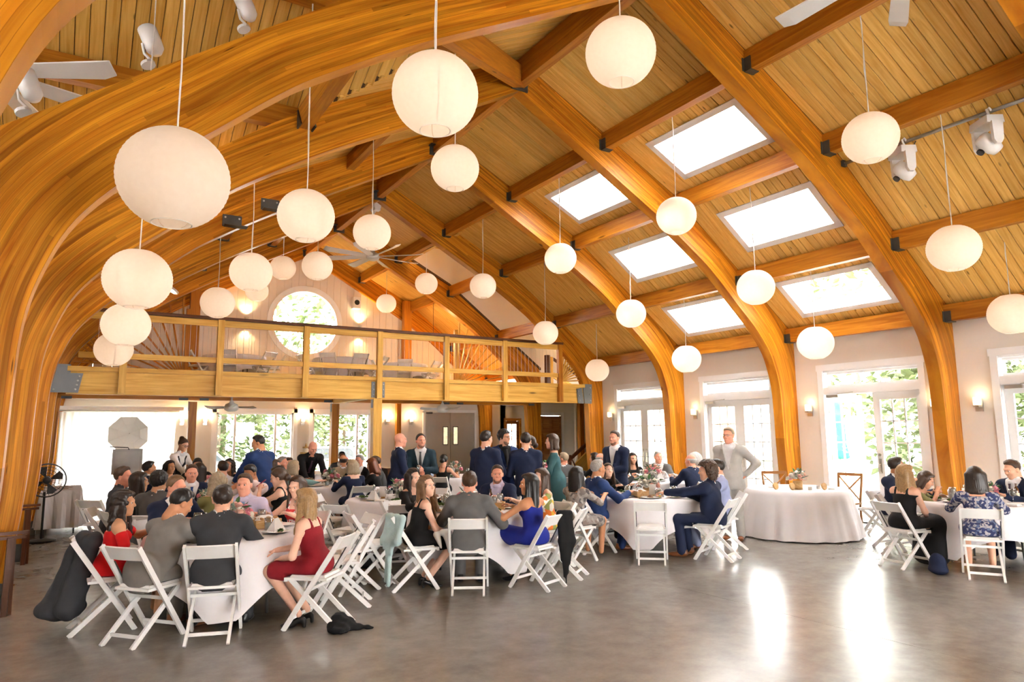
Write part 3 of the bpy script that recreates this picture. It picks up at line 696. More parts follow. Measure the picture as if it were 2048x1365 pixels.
# grey corner plates and the splice plates at the middle post
def bolts(parent, pts, y):
    for (x, z) in pts: MB().lathe([(0, 0), (.020, 0), (.020, .012), (.010, .018), (0, .018)], 8, M=TR(x, y, z, rx=PI/2)).build('bolt', M_BOLT, parent)
pl = MB().prism([(-.50, 2.50), (-.06, 2.50), (.0, 2.86), (-.20, 2.86), (-.20, 3.02), (-.40, 3.02)], 14.965, 14.985).build('corner_plate', M_GREYPLATE, mz); bolts(pl, [(-.06, 2.80), (-.08, 2.72), (-.09, 2.64), (-.11, 2.56), (-.44, 2.55)], 14.962)
pl = MB().prism([(11.42, 2.47), (11.62, 2.47), (11.55, 2.90), (11.38, 2.86)], 14.965, 14.985).build('corner_plate', M_GREYPLATE, mz); bolts(pl, [(11.47, 2.55), (11.45, 2.68), (11.43, 2.80)], 14.962)
pl = MB().prism([(11.64, 2.47), (11.88, 2.47), (11.90, 3.0), (11.58, 3.0)], 14.96, 14.98).build('corner_plate', M_GREYPLATE, mz); bolts(pl, [(11.83, 2.55), (11.83, 2.72), (11.83, 2.90)], 14.957)
for s in (-1, 1):
    pl = MB().box((5.73+s*.115, 14.985, 2.70), (.085, .02, .36)).build('splice_plate', M_GREYPLATE, mz); bolts(pl, [(5.73+s*.115, 2.58), (5.73+s*.115, 2.70), (5.73+s*.115, 2.82)], 14.975)
# beams under the floor and the columns
for y in (16.05, 17.05, 19.2, 20.2): beam('joist', (-.45, y, 2.79), (12.1, y, 2.79), .13, .18, W_BEAM, mz)
beam('cross_beam', (-.45, 18.1, 2.71), (12.1, 18.1, 2.71), .18, .34, W_BEAM, mz)
beam('girder', (5.72, 15.2, 2.66), (5.72, 18.0, 2.66), .16, .30, W_PALE, mz)
for (x, y, m_, w) in ((5.73, 15.08, W_PALE, .20), (5.72, 18.1, W_BEAM, .19), (2.27, 18.1, W_BEAM, .17)):
    beam('column', (x, y, 0), (x, y, 2.5), w, w, m_, mz, up=(0, 1, 0))
    MB().box((x-w/2-.006, y, 2.40), (.012, .10, .22)).build('column_strap', M_GREYPLATE, mz)
for x, y in ((8.72, 20.98), (13.2, 17.2)): beam('column', (x, y, 0), (x, y, 2.85), .15, .15, W_BEAM, mz, up=(0, 1, 0))
for x in (-.28, 2.05, 2.5, 5.5, 5.95, 8.95, 9.4, 11.9):
    MB().box((x, 17.98, 2.56), (.20, .03, .06)).build('joist_hanger', M_STEEL, mz)
# sunburst slats filling the corners between arch and floor
def sunburst(cx, y, sgn, c_z, label, a0=4, a1=88, n=10, post=True):
    t = thing('sunburst_balustrade', label, 'railing', TR(cx, y, MZ))
    for k in range(n):
        an = math.radians(a0+(a1-a0)*k/(n-1)); d = (math.cos(an), math.sin(an))
        off0 = sgn*(cx-CX); z0 = MZ+c_z
        poly = [(p.x, p.y) for p in _ip]
        q = ray_poly((off0, z0), d, poly) or 1.2
        q = min(q, 2.05)
        a = Vector((sgn*d[0]*.10, 0, c_z+d[1]*.10)); b = Vector((sgn*d[0]*q*.97, 0, c_z+d[1]*q*.97))
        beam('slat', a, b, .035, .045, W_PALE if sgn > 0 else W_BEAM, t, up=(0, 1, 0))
    if post: beam('post', (-sgn*.06, 0, -.02), (-sgn*.06, 0, 1.75), .10, .10, W_PALE if sgn > 0 else W_BEAM, t, up=(0, 1, 0))
    return t
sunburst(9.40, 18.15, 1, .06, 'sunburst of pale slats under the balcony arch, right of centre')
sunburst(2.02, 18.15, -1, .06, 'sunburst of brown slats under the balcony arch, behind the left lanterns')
sunburst(10.95, 15.15, 1, .06, 'small sunburst of slats at the right front corner of the balcony', post=False)
sunburst(.45, 15.15, -1, .06, 'small sunburst of slats at the left front corner of the balcony', post=False)
# posts against the gable on the balcony
for x, lb in ((2.55, 'orange timber post left of the round window'), (8.95, 'orange timber post right of the round window')):
    p = beam('timber_post', (x, 20.9, MZ), (x, 20.9, deck_z(x-CX)-.05), .26, .2, W_BEAM, up=(0, 1, 0)); tag(p, lb, 'post')
# stair newel and handrail seen at the right end of the balcony
nw = thing('stair_newel', 'brown newel post with sloping handrail at the balcony stair', 'stair rail', TR(12.05, 17.3, MZ))
beam('newel_post', (0, 0, 0), (0, 0, 1.05), .13, .13, W_BROWN, nw, up=(0, 1, 0)); beam('newel_post', (.13, 0, 0), (.13, 0, 1.0), .10, .10, W_PALE, nw, up=(0, 1, 0)); beam('handrail', (.2, 0, .95), (1.6, 0, .25), .06, .08, W_BROWN, nw); beam('stringer', (.2, 0, .45), (1.6, 0, -.25), .04, .16, W_PALE, nw)
st = thing('staircase', 'timber stair with sloping handrail rising beside the balcony leg', 'stairs', TR(12.0, 16.2, 0))
beam('stringer', (.05, 0, .30), (3.0, 0, 2.55), .06, .62, W_PALE, st); beam('handrail', (.0, -.02, .93), (3.0, -.02, 3.0), .06, .09, W_BROWN, st); beam('newel_post', (-.02, 0, 0), (-.02, 0, 1.05), .11, .11, W_BROWN, st, up=(0, 1, 0))
for k in range(9): MB().box((.25+k*.29, .55, .17*(k+1)), (.30, 1.0, .04)).build('tread', W_PALE, st)
ar = MB().tube([(-.25+.0, -.2, 0), (-.25, -.2, .55), (-.18, -.2, .82), (-.05, -.2, .92), (.05, -.2, .75), (.08, -.2, .45)], .022, 6); ar.build('curved_rail', W_BROWN, st)

# up-and-down sconces on the upper walls
def sconce_up(x, y, z, label):
    t = thing('wall_uplight', label, 'wall lamp', TR(x, y, z))
    m = MB(); m.lathe([(.075, .14), (.045, .06), (.028, 0), (.045, -.06), (.075, -.14)], 14, c=(0, -.09, 0)); m.build('metal_cone', M_NICKEL, t, smooth=True)
    MB().box((0, -.03, 0), (.05, .06, .08)).build('mount', M_NICKEL, t)
    for s in (-1, 1):
        MB().lathe([(0, 0), (.06, 0), (.06, .01), (0, .012)], 12, c=(0, -.09, s*.125)).build('lens', M_BULB, t)
        sp = bpy.data.lights.new('uplight_spot', 'SPOT'); sp.energy = 42 if s > 0 else 27; sp.color = (1, .70, .36); sp.spot_size = math.radians(115); sp.spot_blend = .8; sp.shadow_soft_size = .05
        o = bpy.data.objects.new('uplight_spot', sp); COL.objects.link(o); o.parent = t; o.location = (0, -.10, s*.16); o.rotation_euler = (PI if s > 0 else 0, 0, 0)
sconce_up(3.97, GY-.02, 5.0, 'up and down light left of the round window')
sconce_up(7.42, GY-.02, 5.0, 'up and down light right of the round window')
sconce_up(13.0, 18.10, 5.25, 'up and down light on the cream dormer wall')
sp = thing('wall_speaker', 'small white loudspeaker with black grille right of the round window', 'speaker', TR(7.28, GY-.1, 5.72))
MB().box((0, 0, .14), (.24, .2, .36)).build('cabinet', M_WHITE, sp); MB().lathe([(0, 0), (.085, 0), (.075, .01), (0, .012)], 16, M=TR(0, -.10, .15, rx=PI/2)).build('grille', M_BLACK, sp)
pd = thing('globe_pendant', 'small glowing globe pendant under the right balcony roof', 'lamp', TR(9.1, 19.2, 4.62))
MB().lathe([(.0, -.09), (.05, -.075), (.085, -.03), (.09, 0), (.085, .03), (.05, .075), (0, .09)], 16).build('globe', M_BULB, pd, smooth=True); MB().tube([(0, 0, .09), (0, 0, deck_z(3.4)-4.65)], .006, 6).build('cord', M_BLACK, pd)
lamp_light('globe_light', (0, 0, -.2), 40, (1, .62, .26), .1, pd)
for (x, y, z, lb) in ((1.62, 17.4, 5.02, 'round glowing ceiling spot above the left balcony lanterns'), (1.05, 18.6, 4.75, 'small glowing ceiling spot low on the left balcony slope')):
    t = thing('ceiling_spot', lb, 'lamp', TR(x, y, z)); MB().lathe([(0, -.02), (.10, -.02), (.11, .02), (0, .03)], 16, M=TR(ry=.6)).build('lens', M_BULB, t); MB().lathe([(.11, 0), (.14, 0), (.14, .05), (.11, .05), (.11, 0)], 16, M=TR(ry=.6)).build('ring', M_WHITE, t)

# white curtain with its rail at the left end of the back wall
cv = MB(); N = 150; x0, x1 = -.45, 2.22; zt, zb = 2.33, .02
for i in range(N+1):
    u = i/N; x = x0+(x1-x0)*u
    for j, z in enumerate((zt, zt-.25, 1.6, .9, .3, zb)):
        amp = (.012, .028, .04, .045, .05, .05)[j]
        y = 20.95+amp*math.sin(u*2*PI*19+.5*math.sin(u*31))+amp*.6*math.sin(u*2*PI*7+j*.12)
        cv.v.append((x+.010*math.sin(u*77+j), y, z))
for i in range(N):
    for j in range(5): a = i*6+j; cv.f.append((a, a+6, a+7, a+1)); cv.m.append(0)
m, NN, LL, BB = new_mat('sheer_curtain')
tc = NN.new('ShaderNodeTexCoord'); nz = NN.new('ShaderNodeTexNoise'); nz.inputs['Scale'].default_value = 200; LL.new(tc.outputs['Object'], nz.inputs['Vector'])
rp = NN.new('ShaderNodeValToRGB'); rp.color_ramp.elements[0].color = (.84, .82, .80, 1); rp.color_ramp.elements[1].color = (.92, .91, .90, 1); LL.new(nz.outputs['Fac'], rp.inputs['Fac'])
d_ = NN.new('ShaderNodeBsdfDiffuse'); t_ = NN.new('ShaderNodeBsdfTranslucent'); mx = NN.new('ShaderNodeMixShader'); mx.inputs['Fac'].default_value = .55
LL.new(rp.outputs['Color'], d_.inputs['Color']); LL.new(rp.outputs['Color'], t_.inputs['Color']); LL.new(d_.outputs[0], mx.inputs[1]); LL.new(t_.outputs[0], mx.inputs[2]); LL.new(mx.outputs[0], NN['Material Output'].inputs['Surface'])
M_SHEER = m
cr = thing('curtain', 'floor length white sheer curtain on the back wall at the left', 'curtain', TR(0, 0, 0))
cv.build('drape', M_SHEER, cr, smooth=True); MB().tube([(-.5, 20.88, 2.36), (2.3, 20.88, 2.36)], .018, 8).build('rod', M_WHITE, cr)
tag(MB().box((.9, 20.96, 2.43), (3.0, .12, .10)).build('trim_1', M_TRIM), kind='structure')

# ceiling fans
def fan(M, R, nb, label, rod, a0=0.0, pitch=.35, mat=None):
    t = thing('ceiling_fan', label, 'ceiling fan', M); mat = mat or M_WHITE
    MB().lathe([(0, -.10), (.08, -.10), (.15, -.06), (.16, .0), (.13, .07), (.05, .11), (.03, .16), (0, .16)], 20).build('motor', mat, t, smooth=True)
    MB().tube([(0, 0, .12), (0, 0, rod)], .022, 8).build('downrod', mat, t)
    MB().lathe([(.03, -.09), (.075, -.02), (.075, .0), (0, .0)], 14, c=(0, 0, rod)).build('canopy', mat, t, smooth=True)
    for k in range(nb):
        an = a0+2*PI*k/nb; b = MB(); prof = [(.10, .05), (.3, .065), (R-.12, .085), (R, .07)]
        vs = []; 
        for (r, w) in prof:
            for s in (-1, 1):
                for q in (-1, 1): vs.append((r, s*w, s*w*pitch+q*.007+(.0 if r < R-.13 else .02*(r-(R-.12))/.12)))
        fs = []
        for i in range(3):
            o = i*4; fs += [(o, o+4, o+6, o+2), (o+1, o+3, o+7, o+5), (o, o+1, o+5, o+4), (o+2, o+6, o+7, o+3)]
        fs += [(0, 2, 3, 1), (12, 13, 15, 14)]
        b.add(vs, fs, 0, Matrix.Rotation(an, 4, 'Z')); b.build('blade', mat, t)
    return t
fan(TR(5.72, 15.45, 5.92), 1.22, 8, 'white eight bladed ceiling fan hanging above the balcony rail', 1.16, .12)
fan(TR(-.98, 8.0, 5.22), 1.22, 7, 'white ceiling fan at the upper left corner above the nearest arch', 1.1, .35, -.5)
fan(TR(5.72, 2.80, 5.72), 1.22, 6, 'white ceiling fan at the top right, only blade tips in frame', 1.5, .55)
fan(TR(2.95, 17.0, 2.34), .62, 3, 'small white fan under the balcony on the left', .36, .4)
fan(TR(8.35, 17.0, 2.36), .62, 3, 'small white fan under the balcony near the kitchen doors', .34, .9)
# white junction box for the fan at the balcony apex
jb = thing('fan_hanger_box', 'white mounting box of the balcony fan under the apex bracket', 'bracket', TR(5.72, 15.44, 7.0)); MB().box((0, -.2, .16), (.17, .12, .20)).build('box', M_WHITE, jb); MB().box((0, -.2, .03), (.14, .14, .06)).build('clamp', M_WHITE, jb); MB().box((.0, -.1, .24), (.05, .14, .03)).build('bracket', M_STEEL, jb)
# track heads above the nearest arch
def track_head(x, y, z, ry, label, ball=False):
    t = thing('track_spotlight', label, 'spotlight', TR(x, y, z))
    if ball: MB().lathe([(0, -.08), (.06, -.055), (.08, 0), (.06, .055), (0, .08)], 14).build('head', M_WHITE, t, smooth=True); MB().tube([(.03, 0, -.06), (.09, 0, -.16)], .012, 6).build('arm', M_WHITE, t)
    else:
        M = Matrix.Rotation(ry, 4, Vector((math.cos(YAW), -math.sin(YAW), 0)).cross(Vector((0, 0, 1))))
        b = MB(); b.lathe([(0, -.16), (.05, -.15), (.085, -.10), (.092, 0), (.092, .15), (.082, .152), (.08, .10), (0, .10)], 18, M=M); b.build('head', M_WHITE, t, smooth=True)
        a = MB(); a.tube([M @ Vector((-.10, 0, -.02)), M @ Vector((-.12, 0, -.14)), M @ Vector((-.07, 0, -.25))], .014, 6); a.build('arm', M_WHITE, t)
        MB().lathe([(0, 0), (.07, 0), (.07, .03), (0, .03)], 14, M=M @ TR(-.12, .02, -.27)).build('base', M_WHITE, t)
track_head(-.60, 7.6, 4.98, .42, 'white track spotlight lowest on the left, over the nearest arch')
track_head(.39, 7.6, 5.74, .42, 'white track spotlight left of the long lantern cord')
track_head(1.29, 7.6, 6.42, .42, 'white track spotlight at the top edge of the picture')
track_head(1.30, 9.9, 6.05, 0, 'small white ball spotlight between the first two arches', True)
# stage lights on a pipe
rig = thing('lighting_pipe', 'grey pipe under the right roof carrying two moving lights', 'pipe', TR(9.5, 5.75, 5.66))
MB().tube([(0, .04, -.0), (0, -4.2, 0)], .024, 10).build('pipe', plain('galvanised_pipe', (.45, .44, .42), .35, metal=.8), rig, smooth=True); MB().box((0, .03, 0), (.09, .04, .09)).build('end_clamp', M_STEEL, rig)
MB().tube([(.03, -.75, -.03), (.06, -.9, -.16), (.05, -1.0, -.02)], .007, 6).build('cable', M_BLACK, rig)
def moving_head(y, label):
    t = thing('moving_light', label, 'stage light', TR(9.5, y, 5.66) @ Matrix.Rotation(-.55, 4, 'Z'))
    for s in (-1, 1): MB().tube([(.0, s*.07, -.09), (-.03, s*.07, .02), (0, s*.07, .04), (.03, s*.07, 0)], .016, 6).build('hook_clamp', M_WHITE, t)
    MB().box((0, 0, -.14), (.22, .34, .10), taper=(.92, .95)).build('base', M_WHITE, t)
    for s in (-1, 1):
        y_ = MB(); y_.prism([(-.07, -.18), (.07, -.18), (.06, -.42), (.03, -.47), (-.03, -.47), (-.06, -.42)], s*.17-.025, s*.17+.025); y_.build('yoke', M_WHITE, t)
    h = MB().lathe([(0, -.16), (.07, -.15), (.10, -.08), (.105, .02), (.09, .12), (.0, .14)], 16, M=TR(0, 0, -.40) @ Matrix.Rotation(-.9, 4, 'Y')); hd = h.build('head', M_WHITE, t, smooth=True)
    MB().lathe([(0, -.175), (.045, -.175), (.045, -.15), (0, -.15)], 14, M=TR(0, 0, -.40) @ Matrix.Rotation(.75, 4, 'Y')).build('lens', M_BLACK, hd)
moving_head(4.92, 'left moving stage light on the pipe under the roof'); moving_head(3.86, 'right moving stage light on the pipe under the roof')
# ceiling details: dark sensor and white downlight on the third right bay
t = thing('ceiling_sensor', 'dark sensor on the right roof boards between two purlins', 'sensor', TR(9.35, 13.3, 5.72)); MB().lathe([(0, -.05), (.06, -.04), (.075, .03), (0, .05)], 12, M=TR(ry=.6)).build('head', M_STEEL, t); MB().tube([(0, 0, 0), (.02, .0, .14)], .02, 6).build('arm', M_BLACK, t)
t = thing('ceiling_projector', 'small white wedge fitting on the right roof boards', 'fitting', TR(8.25, 12.6, 6.30)); MB().prism([(-.02, .10), (.24, -.06), (.24, -.10), (.0, .0)], -.08, .08).build('wedge', M_WHITE, t); MB().box((-.02, 0, .08), (.08, .10, .05)).build('mount', M_BLACK, t)

# ------------------------------------------------------------------ paper lanterns
LANT = [(.38, 4.32, 3.19, 'largest paper lantern, at the left in front of the nearest arch'), (.39, 7.43, 3.20, 'paper lantern below the largest one at the left, top of a column of three'), (.45, 10.56, 3.19, 'middle of the three overlapping paper lanterns at the left'), (.42, 13.67, 3.19, 'lowest of the three overlapping paper lanterns at the left'),
 (2.01, 4.23, 4.10, 'large paper lantern at top centre below the nearest arch'), (3.85, 7.51, 5.04, 'paper lantern just right of and below the large top centre one'), (3.82, 4.29, 4.99, 'large paper lantern at the top, in front of the right roof boards'), (1.97, 7.41, 4.08, 'paper lantern right of the largest one, below a steel bracket'),
 (3.87, 10.51, 4.97, 'paper lantern hanging in front of the balcony fan'), (2.03, 10.60, 4.11, 'paper lantern upper left of the round window, covering another'), (2.05, 13.68, 4.16, 'paper lantern overlapping the balcony handrail at the left'), (3.93, 19.6, 5.64, 'paper lantern half hidden behind another, upper left of the round window'),
 (3.95, 16.8, 5.71, 'cream paper lantern above the round window, left of another'), (3.86, 13.57, 5.06, 'paper lantern above the right edge of the round window'), (7.75, 16.8, 5.73, 'cream paper lantern right of the balcony fan blades'), (7.79, 19.8, 5.68, 'small cream paper lantern below the balcony fan, near the gable post'),
 (7.70, 13.60, 5.06, 'paper lantern in front of the cream dormer wall'), (7.60, 10.42, 4.99, 'paper lantern left of the farther skylights'), (7.66, 7.44, 5.01, 'paper lantern between the nearer and farther skylights'), (9.41, 7.42, 4.06, 'white paper lantern below the nearer middle skylight'),
 (10.85, 7.37, 3.21, 'white paper lantern above the open glazed door'), (9.50, 10.60, 4.11, 'white paper lantern under the farther middle skylight'), (10.80, 10.37, 3.21, 'white paper lantern in front of the third arch leg'), (9.37, 13.51, 4.07, 'paper lantern above the right end of the balcony rail'),
 (11.2, 13.85, 3.27, 'paper lantern beside the grey plate at the balcony end'), (7.60, 4.28, 5.06, 'paper lantern beside the stage lights under the right roof'), (9.20, 4.24, 3.95, 'paper lantern at the right below the stage lights'), (11.3, 4.52, 3.33, 'paper lantern cut off by the right edge of the picture')]
def lantern_mesh():
    R, RZ = .303, .292; NR = 24; n = 48; prof = []
    zt = .93
    for i in range(NR+1):
        a = math.acos(zt)+(PI-2*math.acos(zt))*i/NR
        prof.append((R*math.sin(a), RZ*math.cos(a)))
        if i < NR:
            am = math.acos(zt)+(PI-2*math.acos(zt))*(i+.5)/NR; prof.append((R*math.sin(am)*1.012, RZ*math.cos(am)*1.008))
    m = MB()
    N = len(prof); vs = [(r*math.cos(2*PI*k/n), r*math.sin(2*PI*k/n), z) for r, z in prof for k in range(n)]
    fs = [(i*n+k, (i+1)*n+k, (i+1)*n+(k+1) % n, i*n+(k+1) % n) for i in range(N-1) for k in range(n)]
    m.add(vs, fs); return m
lm = lantern_mesh()
_lp = []
def first_lantern():
    t = thing('paper_lantern', '', 'lantern', None, 'round paper lanterns')
    s = lm.build('paper_shade', M_PAPER, t, smooth=True)
    r = MB()
    for k in range(8):
        an = 2*PI*k/8; r.tube([(.298*math.sin(a)*math.cos(an), .298*math.sin(a)*math.sin(an), .287*math.cos(a)) for a in np.linspace(.42, PI-.42, 14)], .0022, 4, cap=False)
    r.build('wire_ribs', plain('lantern_wire', (.55, .42, .30), .6), t)
    MB().lathe([(.108, 0), (.112, .003), (.108, .006), (.104, .003), (.108, 0)], 32, c=(0, 0, -.276)).build('bottom_ring', M_CORD, t)
    MB().lathe([(0, -.05), (.022, -.045), (.032, -.01), (.026, .02), (.014, .05), (.014, .08), (0, .08)], 12, c=(0, 0, .02)).build('bulb', M_BULB, t, smooth=True)
    return t
LP = first_lantern()
for i, (x, y, z, lb) in enumerate(LANT):
    t = LP if i == 0 else copy_tree(LP)
    t.matrix_basis = TR(x, y, z, rz=rnd.random()*.8); t['label'] = lb
    top = (deck_z(x-CX) if not (x < 3 and y < 9) else min(tz(y), 7.2))-.02
    k = MB(); pts = [(0, 0, .06)]
    for q in range(1, 7): pts.append((.006*math.sin(q*1.7+i), .006*math.cos(q*2.1+i), .06+(top-z-.06)*q/6))
    k.tube(pts, .0055, 5); k.build('cord', M_CORD, t)
    lamp_light('lantern_light', (0, 0, -.02), 2.2, (1, .80, .62), .03, t)
# ------------------------------------------------------------------ chairs
def make_chair():
    t = thing('folding_chair', '', 'chair')
    for s in (-1, 1):
        x = s*.20
        MB().bar((x, -.305, .80), (x, .215, .0), .022, .042, up=(0, .5, 1)).build('upright', M_WHITE, t)
        MB().bar((s*.165, .175, .43), (s*.165, -.285, .0), .022, .040, up=(0, -.5, 1)).build('rear_leg', M_WHITE, t)
    st = MB(); st.box((0, .02, .435), (.37, .38, .022)); st.box((0, .215, .43), (.37, .03, .035)); seat = st.build('seat', M_WHITE, t)
    cu = MB(); cu.box((0, .02, .456), (.33, .33, .022), taper=(.94, .94)); cu.build('cushion', plain('white_vinyl', (.82, .80, .77), .45), seat)
    bp = MB(); n = 8                                     # slightly bowed top panel
    for i in range(n+1):
        x = -.192+.384*i/n; b = -.018*(1-(2*i/n-1)**2)
        for (yy, zz) in ((-.228, .682), (-.290, .790)):
            for q in (0, .014): bp.v.append((x, yy+b+q, zz+q*.6))
    for i in range(n):
        o = i*4; bp.f += [(o, o+4, o+6, o+2), (o+1, o+3, o+7, o+5), (o, o+1, o+5, o+4), (o+2, o+6, o+7, o+3)]; bp.m += [0]*4
    bp.f += [(0, 2, 3, 1), (n*4, n*4+1, n*4+3, n*4+2)]; bp.m += [0, 0]
    bp.build('back_panel', M_WHITE, t)
    for (y, z, w) in ((.145, .105, .38), (-.205, .075, .31), (-.005, .345, .38)):
        MB().bar((-w/2, y, z), (w/2, y, z), .018, .026).build('rung', M_WHITE, t)
    for s in (-1, 1): MB().bar((s*.183, -.07, .46), (s*.183, -.19, .66), .008, .010, up=(0, .5, 1)).build('side_slot', M_STEEL, t)
    return t
CHAIR0 = make_chair(); _chair_used = [False]
def chair(x, y, th, label, z=0, group='white folding chairs'):
    t = CHAIR0 if not _chair_used[0] else copy_tree(CHAIR0)
    _chair_used[0] = True
    t.matrix_basis = TR(x, y, z, rz=th); t['label'] = label; t['group'] = group; t['category'] = 'chair'; return t
def face(x, y, tx, ty): return math.atan2(-(tx-x), ty-y)

# ------------------------------------------------------------------ tables with cloths
def cloth_mesh(r, zt, drop, nfold, seed, amp=.035, square=None, flare=.10):
    g = random.Random(seed); n = 120; m = MB(); ph = [g.random()*6 for _ in range(3)]
    rings = [(.30, 0), (.62, 0), (.9, 0), (1.0, 0)]
    m.v.append((0, 0, zt))
    for f, _ in rings:
        for k in range(n): a = 2*PI*k/n; m.v.append((r*f*math.cos(a), r*f*math.sin(a), zt))
    T = (.03, .10, .25, .45, .7, 1.0)
    for t in T:
        for k in range(n):
            a = 2*PI*k/n
            d = drop
            if square is not None:
                aa = a-square; d = min(drop, max(.26, 1.14/max(abs(math.cos(aa)), abs(math.sin(aa)))-r))
            fold = math.sin(nfold*a+ph[0]+.6*math.sin(3*a+ph[1]))*.6+.4*math.sin((nfold*2-5)*a+ph[2])
            rr = r+.012+min(.02, t*.2)+flare*t*d+amp*fold*min(1, t*1.4)*(d/.7)
            z = zt-(.012 if t == .03 else t*d)
            m.v.append((rr*math.cos(a), rr*math.sin(a), z))
    R = len(rings)+len(T)
    for k in range(n): m.f.append((0, 1+k, 1+(k+1) % n)); m.m.append(0)
    for i in range(R-1):
        for k in range(n):
            a = 1+i*n+k; b = 1+i*n+(k+1) % n; m.f.append((a, a+n, b+n, b)); m.m.append(0)
    return m
TABLE_Z = .76
def round_table(x, y, name, seed, square=.4, r=.76, z=0):
    t = thing('banquet_table', 'round banquet table under the cloth, %s' % name, 'table', TR(x, y, z), 'round banquet tables')
    MB().lathe([(0, 0), (r-.01, 0), (r-.01, .018), (0, .018)], 40, c=(0, 0, TABLE_Z-.028)).build('tabletop', W_DOOR, t)
    for k in range(4):
        a = PI/4+k*PI/2; MB().tube([(r*.55*math.cos(a), r*.55*math.sin(a), 0), (r*.5*math.cos(a), r*.5*math.sin(a), TABLE_Z-.028)], .014, 8).build('leg', M_STEEL, t)
    o = cloth_mesh(r, TABLE_Z-.005, .735 if square is None else .66, 15 if square is None else 11, seed, .034 if square is None else .022, square, .22 if square is None else .10).build('tablecloth', M_LINEN, None, smooth=True, M=TR(x, y, z))
    tag(o, 'white cloth over the round table, %s' % name, 'tablecloth', 'white tablecloths'); return t
TBL = {'T1': (1.35, 7.45, 'nearest at the left'), 'T0': (1.45, 10.2, 'second back on the left'), 'T6': (1.9, 13.5, 'farthest on the left'), 'T5': (4.1, 13.2, 'beyond the blond woman in navy'),
  'T4': (4.1, 9.75, 'set with empty chairs in the middle'), 'T2': (4.25, 7.80, 'nearest in the middle, by the blue dress'), 'T3': (7.30, 7.85, 'right of centre with one empty chair'), 'T8': (9.70, 10.25, 'by the third arch leg with the grey haired guests'),
  'T9': (9.0, 13.0, 'at the back right near the stair'), 'T10': (7.2, 14.0, 'under the balcony edge behind the standing guests'), 'TR': (10.1, 4.6, 'at the right edge of the picture')}
_sq = {'T1': .55, 'T0': .2, 'T2': .95, 'T3': -.12, 'TR': .7}
for i, (k, (x, y, nm)) in enumerate(TBL.items()): round_table(x, y, nm, i, _sq.get(k, .3+i))
round_table(10.12, 7.40, 'standing alone by the glazed doors with flowers', 77, None)
# balcony tables
MT = [(3.35, 19.2, 'on the balcony at the left'), (6.05, 18.6, 'on the balcony below the round window'), (8.1, 19.3, 'on the balcony at the right')]
for i, (x, y, nm) in enumerate(MT): round_table(x, y, nm, 90+i, .3, .76, MZ)

# ------------------------------------------------------------------ table settings
M_CHINA = plain('white_china', (.85, .84, .82), .2, noise=.01)
M_NAPKIN = plain('white_napkin', (.86, .85, .84), .8, noise=.02, bump=.1, bscale=200)
def drink_glass(name):
    m, N, L, B = new_mat(name); out = N['Material Output']
    tr = N.new('ShaderNodeBsdfTransparent'); tr.inputs['Color'].default_value = (.93, .95, .95, 1); gl = N.new('ShaderNodeBsdfGlossy'); gl.inputs['Roughness'].default_value = .05
    fr = N.new('ShaderNodeLayerWeight'); fr.inputs['Blend'].default_value = .35; mr = N.new('ShaderNodeMapRange'); mr.inputs['To Min'].default_value = .10; mr.inputs['To Max'].default_value = .75
    L.new(fr.outputs['Facing'], mr.inputs['Value']); mx = N.new('ShaderNodeMixShader'); L.new(mr.outputs[0], mx.inputs['Fac']); L.new(tr.outputs[0], mx.inputs[1]); L.new(gl.outputs[0], mx.inputs[2]); L.new(mx.outputs[0], out.inputs['Surface']); return m
M_DRINK = drink_glass('drinking_glass')
M_FOOD = [plain('salad_green', (.08, .16, .03), .6, noise=.3, nscale=40), plain('bread_crust', (.42, .22, .08), .7, noise=.2, nscale=30), plain('roast_brown', (.22, .10, .04), .6, noise=.25, nscale=40)]
M_CUTLERY = plain('steel_cutlery', (.6, .6, .6), .25, metal=.9)
def shared(name, mb, mats, smooth=True):
    me = bpy.data.meshes.new(name); me.from_pydata(mb.v, [], mb.f)
    for m_ in (mats if isinstance(mats, (list, tuple)) else [mats]): me.materials.append(m_)
    me.polygons.foreach_set('material_index', mb.m)
    if smooth: me.polygons.foreach_set('use_smooth', [True]*len(me.polygons))
    me.update(); return me
def inst(name, me, M, parent=None):
    o = bpy.data.objects.new(name, me); COL.objects.link(o); o.parent = parent; o.matrix_basis = M; return o
ME_PLATE = shared('plate', MB().lathe([(0, .004), (.07, .004), (.085, .010), (.13, .020), (.132, .017), (.085, .004), (.06, 0), (0, 0)], 28), M_CHINA)
_fm = MB(); _g = random.Random(3)
for k in range(26):
    a = _g.random()*2*PI; r = .07*math.sqrt(_g.random()); c = Vector((r*math.cos(a), r*math.sin(a), .012+.022*_g.random()))
    R = Matrix.Rotation(_g.random()*6, 3, 'Z') @ Matrix.Rotation(_g.random()-.5, 3, 'X'); q = [c+R @ Vector(p)*(.018+.016*_g.random()) for p in ((-1, 0, 0), (0, -.6, .4), (1, 0, 0), (0, .6, .4), (0, 0, -.5))]
    _fm.add(q, [(0, 1, 4), (1, 2, 4), (2, 3, 4), (3, 0, 4), (0, 3, 2, 1)], 0)
ME_SALAD = shared('food', _fm, M_FOOD[0], False); ME_MEAT = shared('food', MB().lathe([(0, .045), (.02, .04), (.04, .025), (.045, .008), (0, .008)], 9, wob=lambda a, z: 1+.25*math.sin(3*a+9*z*50)), M_FOOD[2])
ME_TUMB = shared('water_glass', MB().lathe([(0, .004), (.030, .004), (.031, .02), (.037, .125), (.039, .125), (.034, .0), (0, 0)], 16), M_DRINK)
ME_GOB = shared('goblet', MB().lathe([(0, .006), (.033, .006), (.034, 0), (.006, .012), (.005, .075), (.028, .095), (.040, .13), (.038, .175), (.040, .175), (.042, .13), (.03, .09)], 16), M_DRINK)
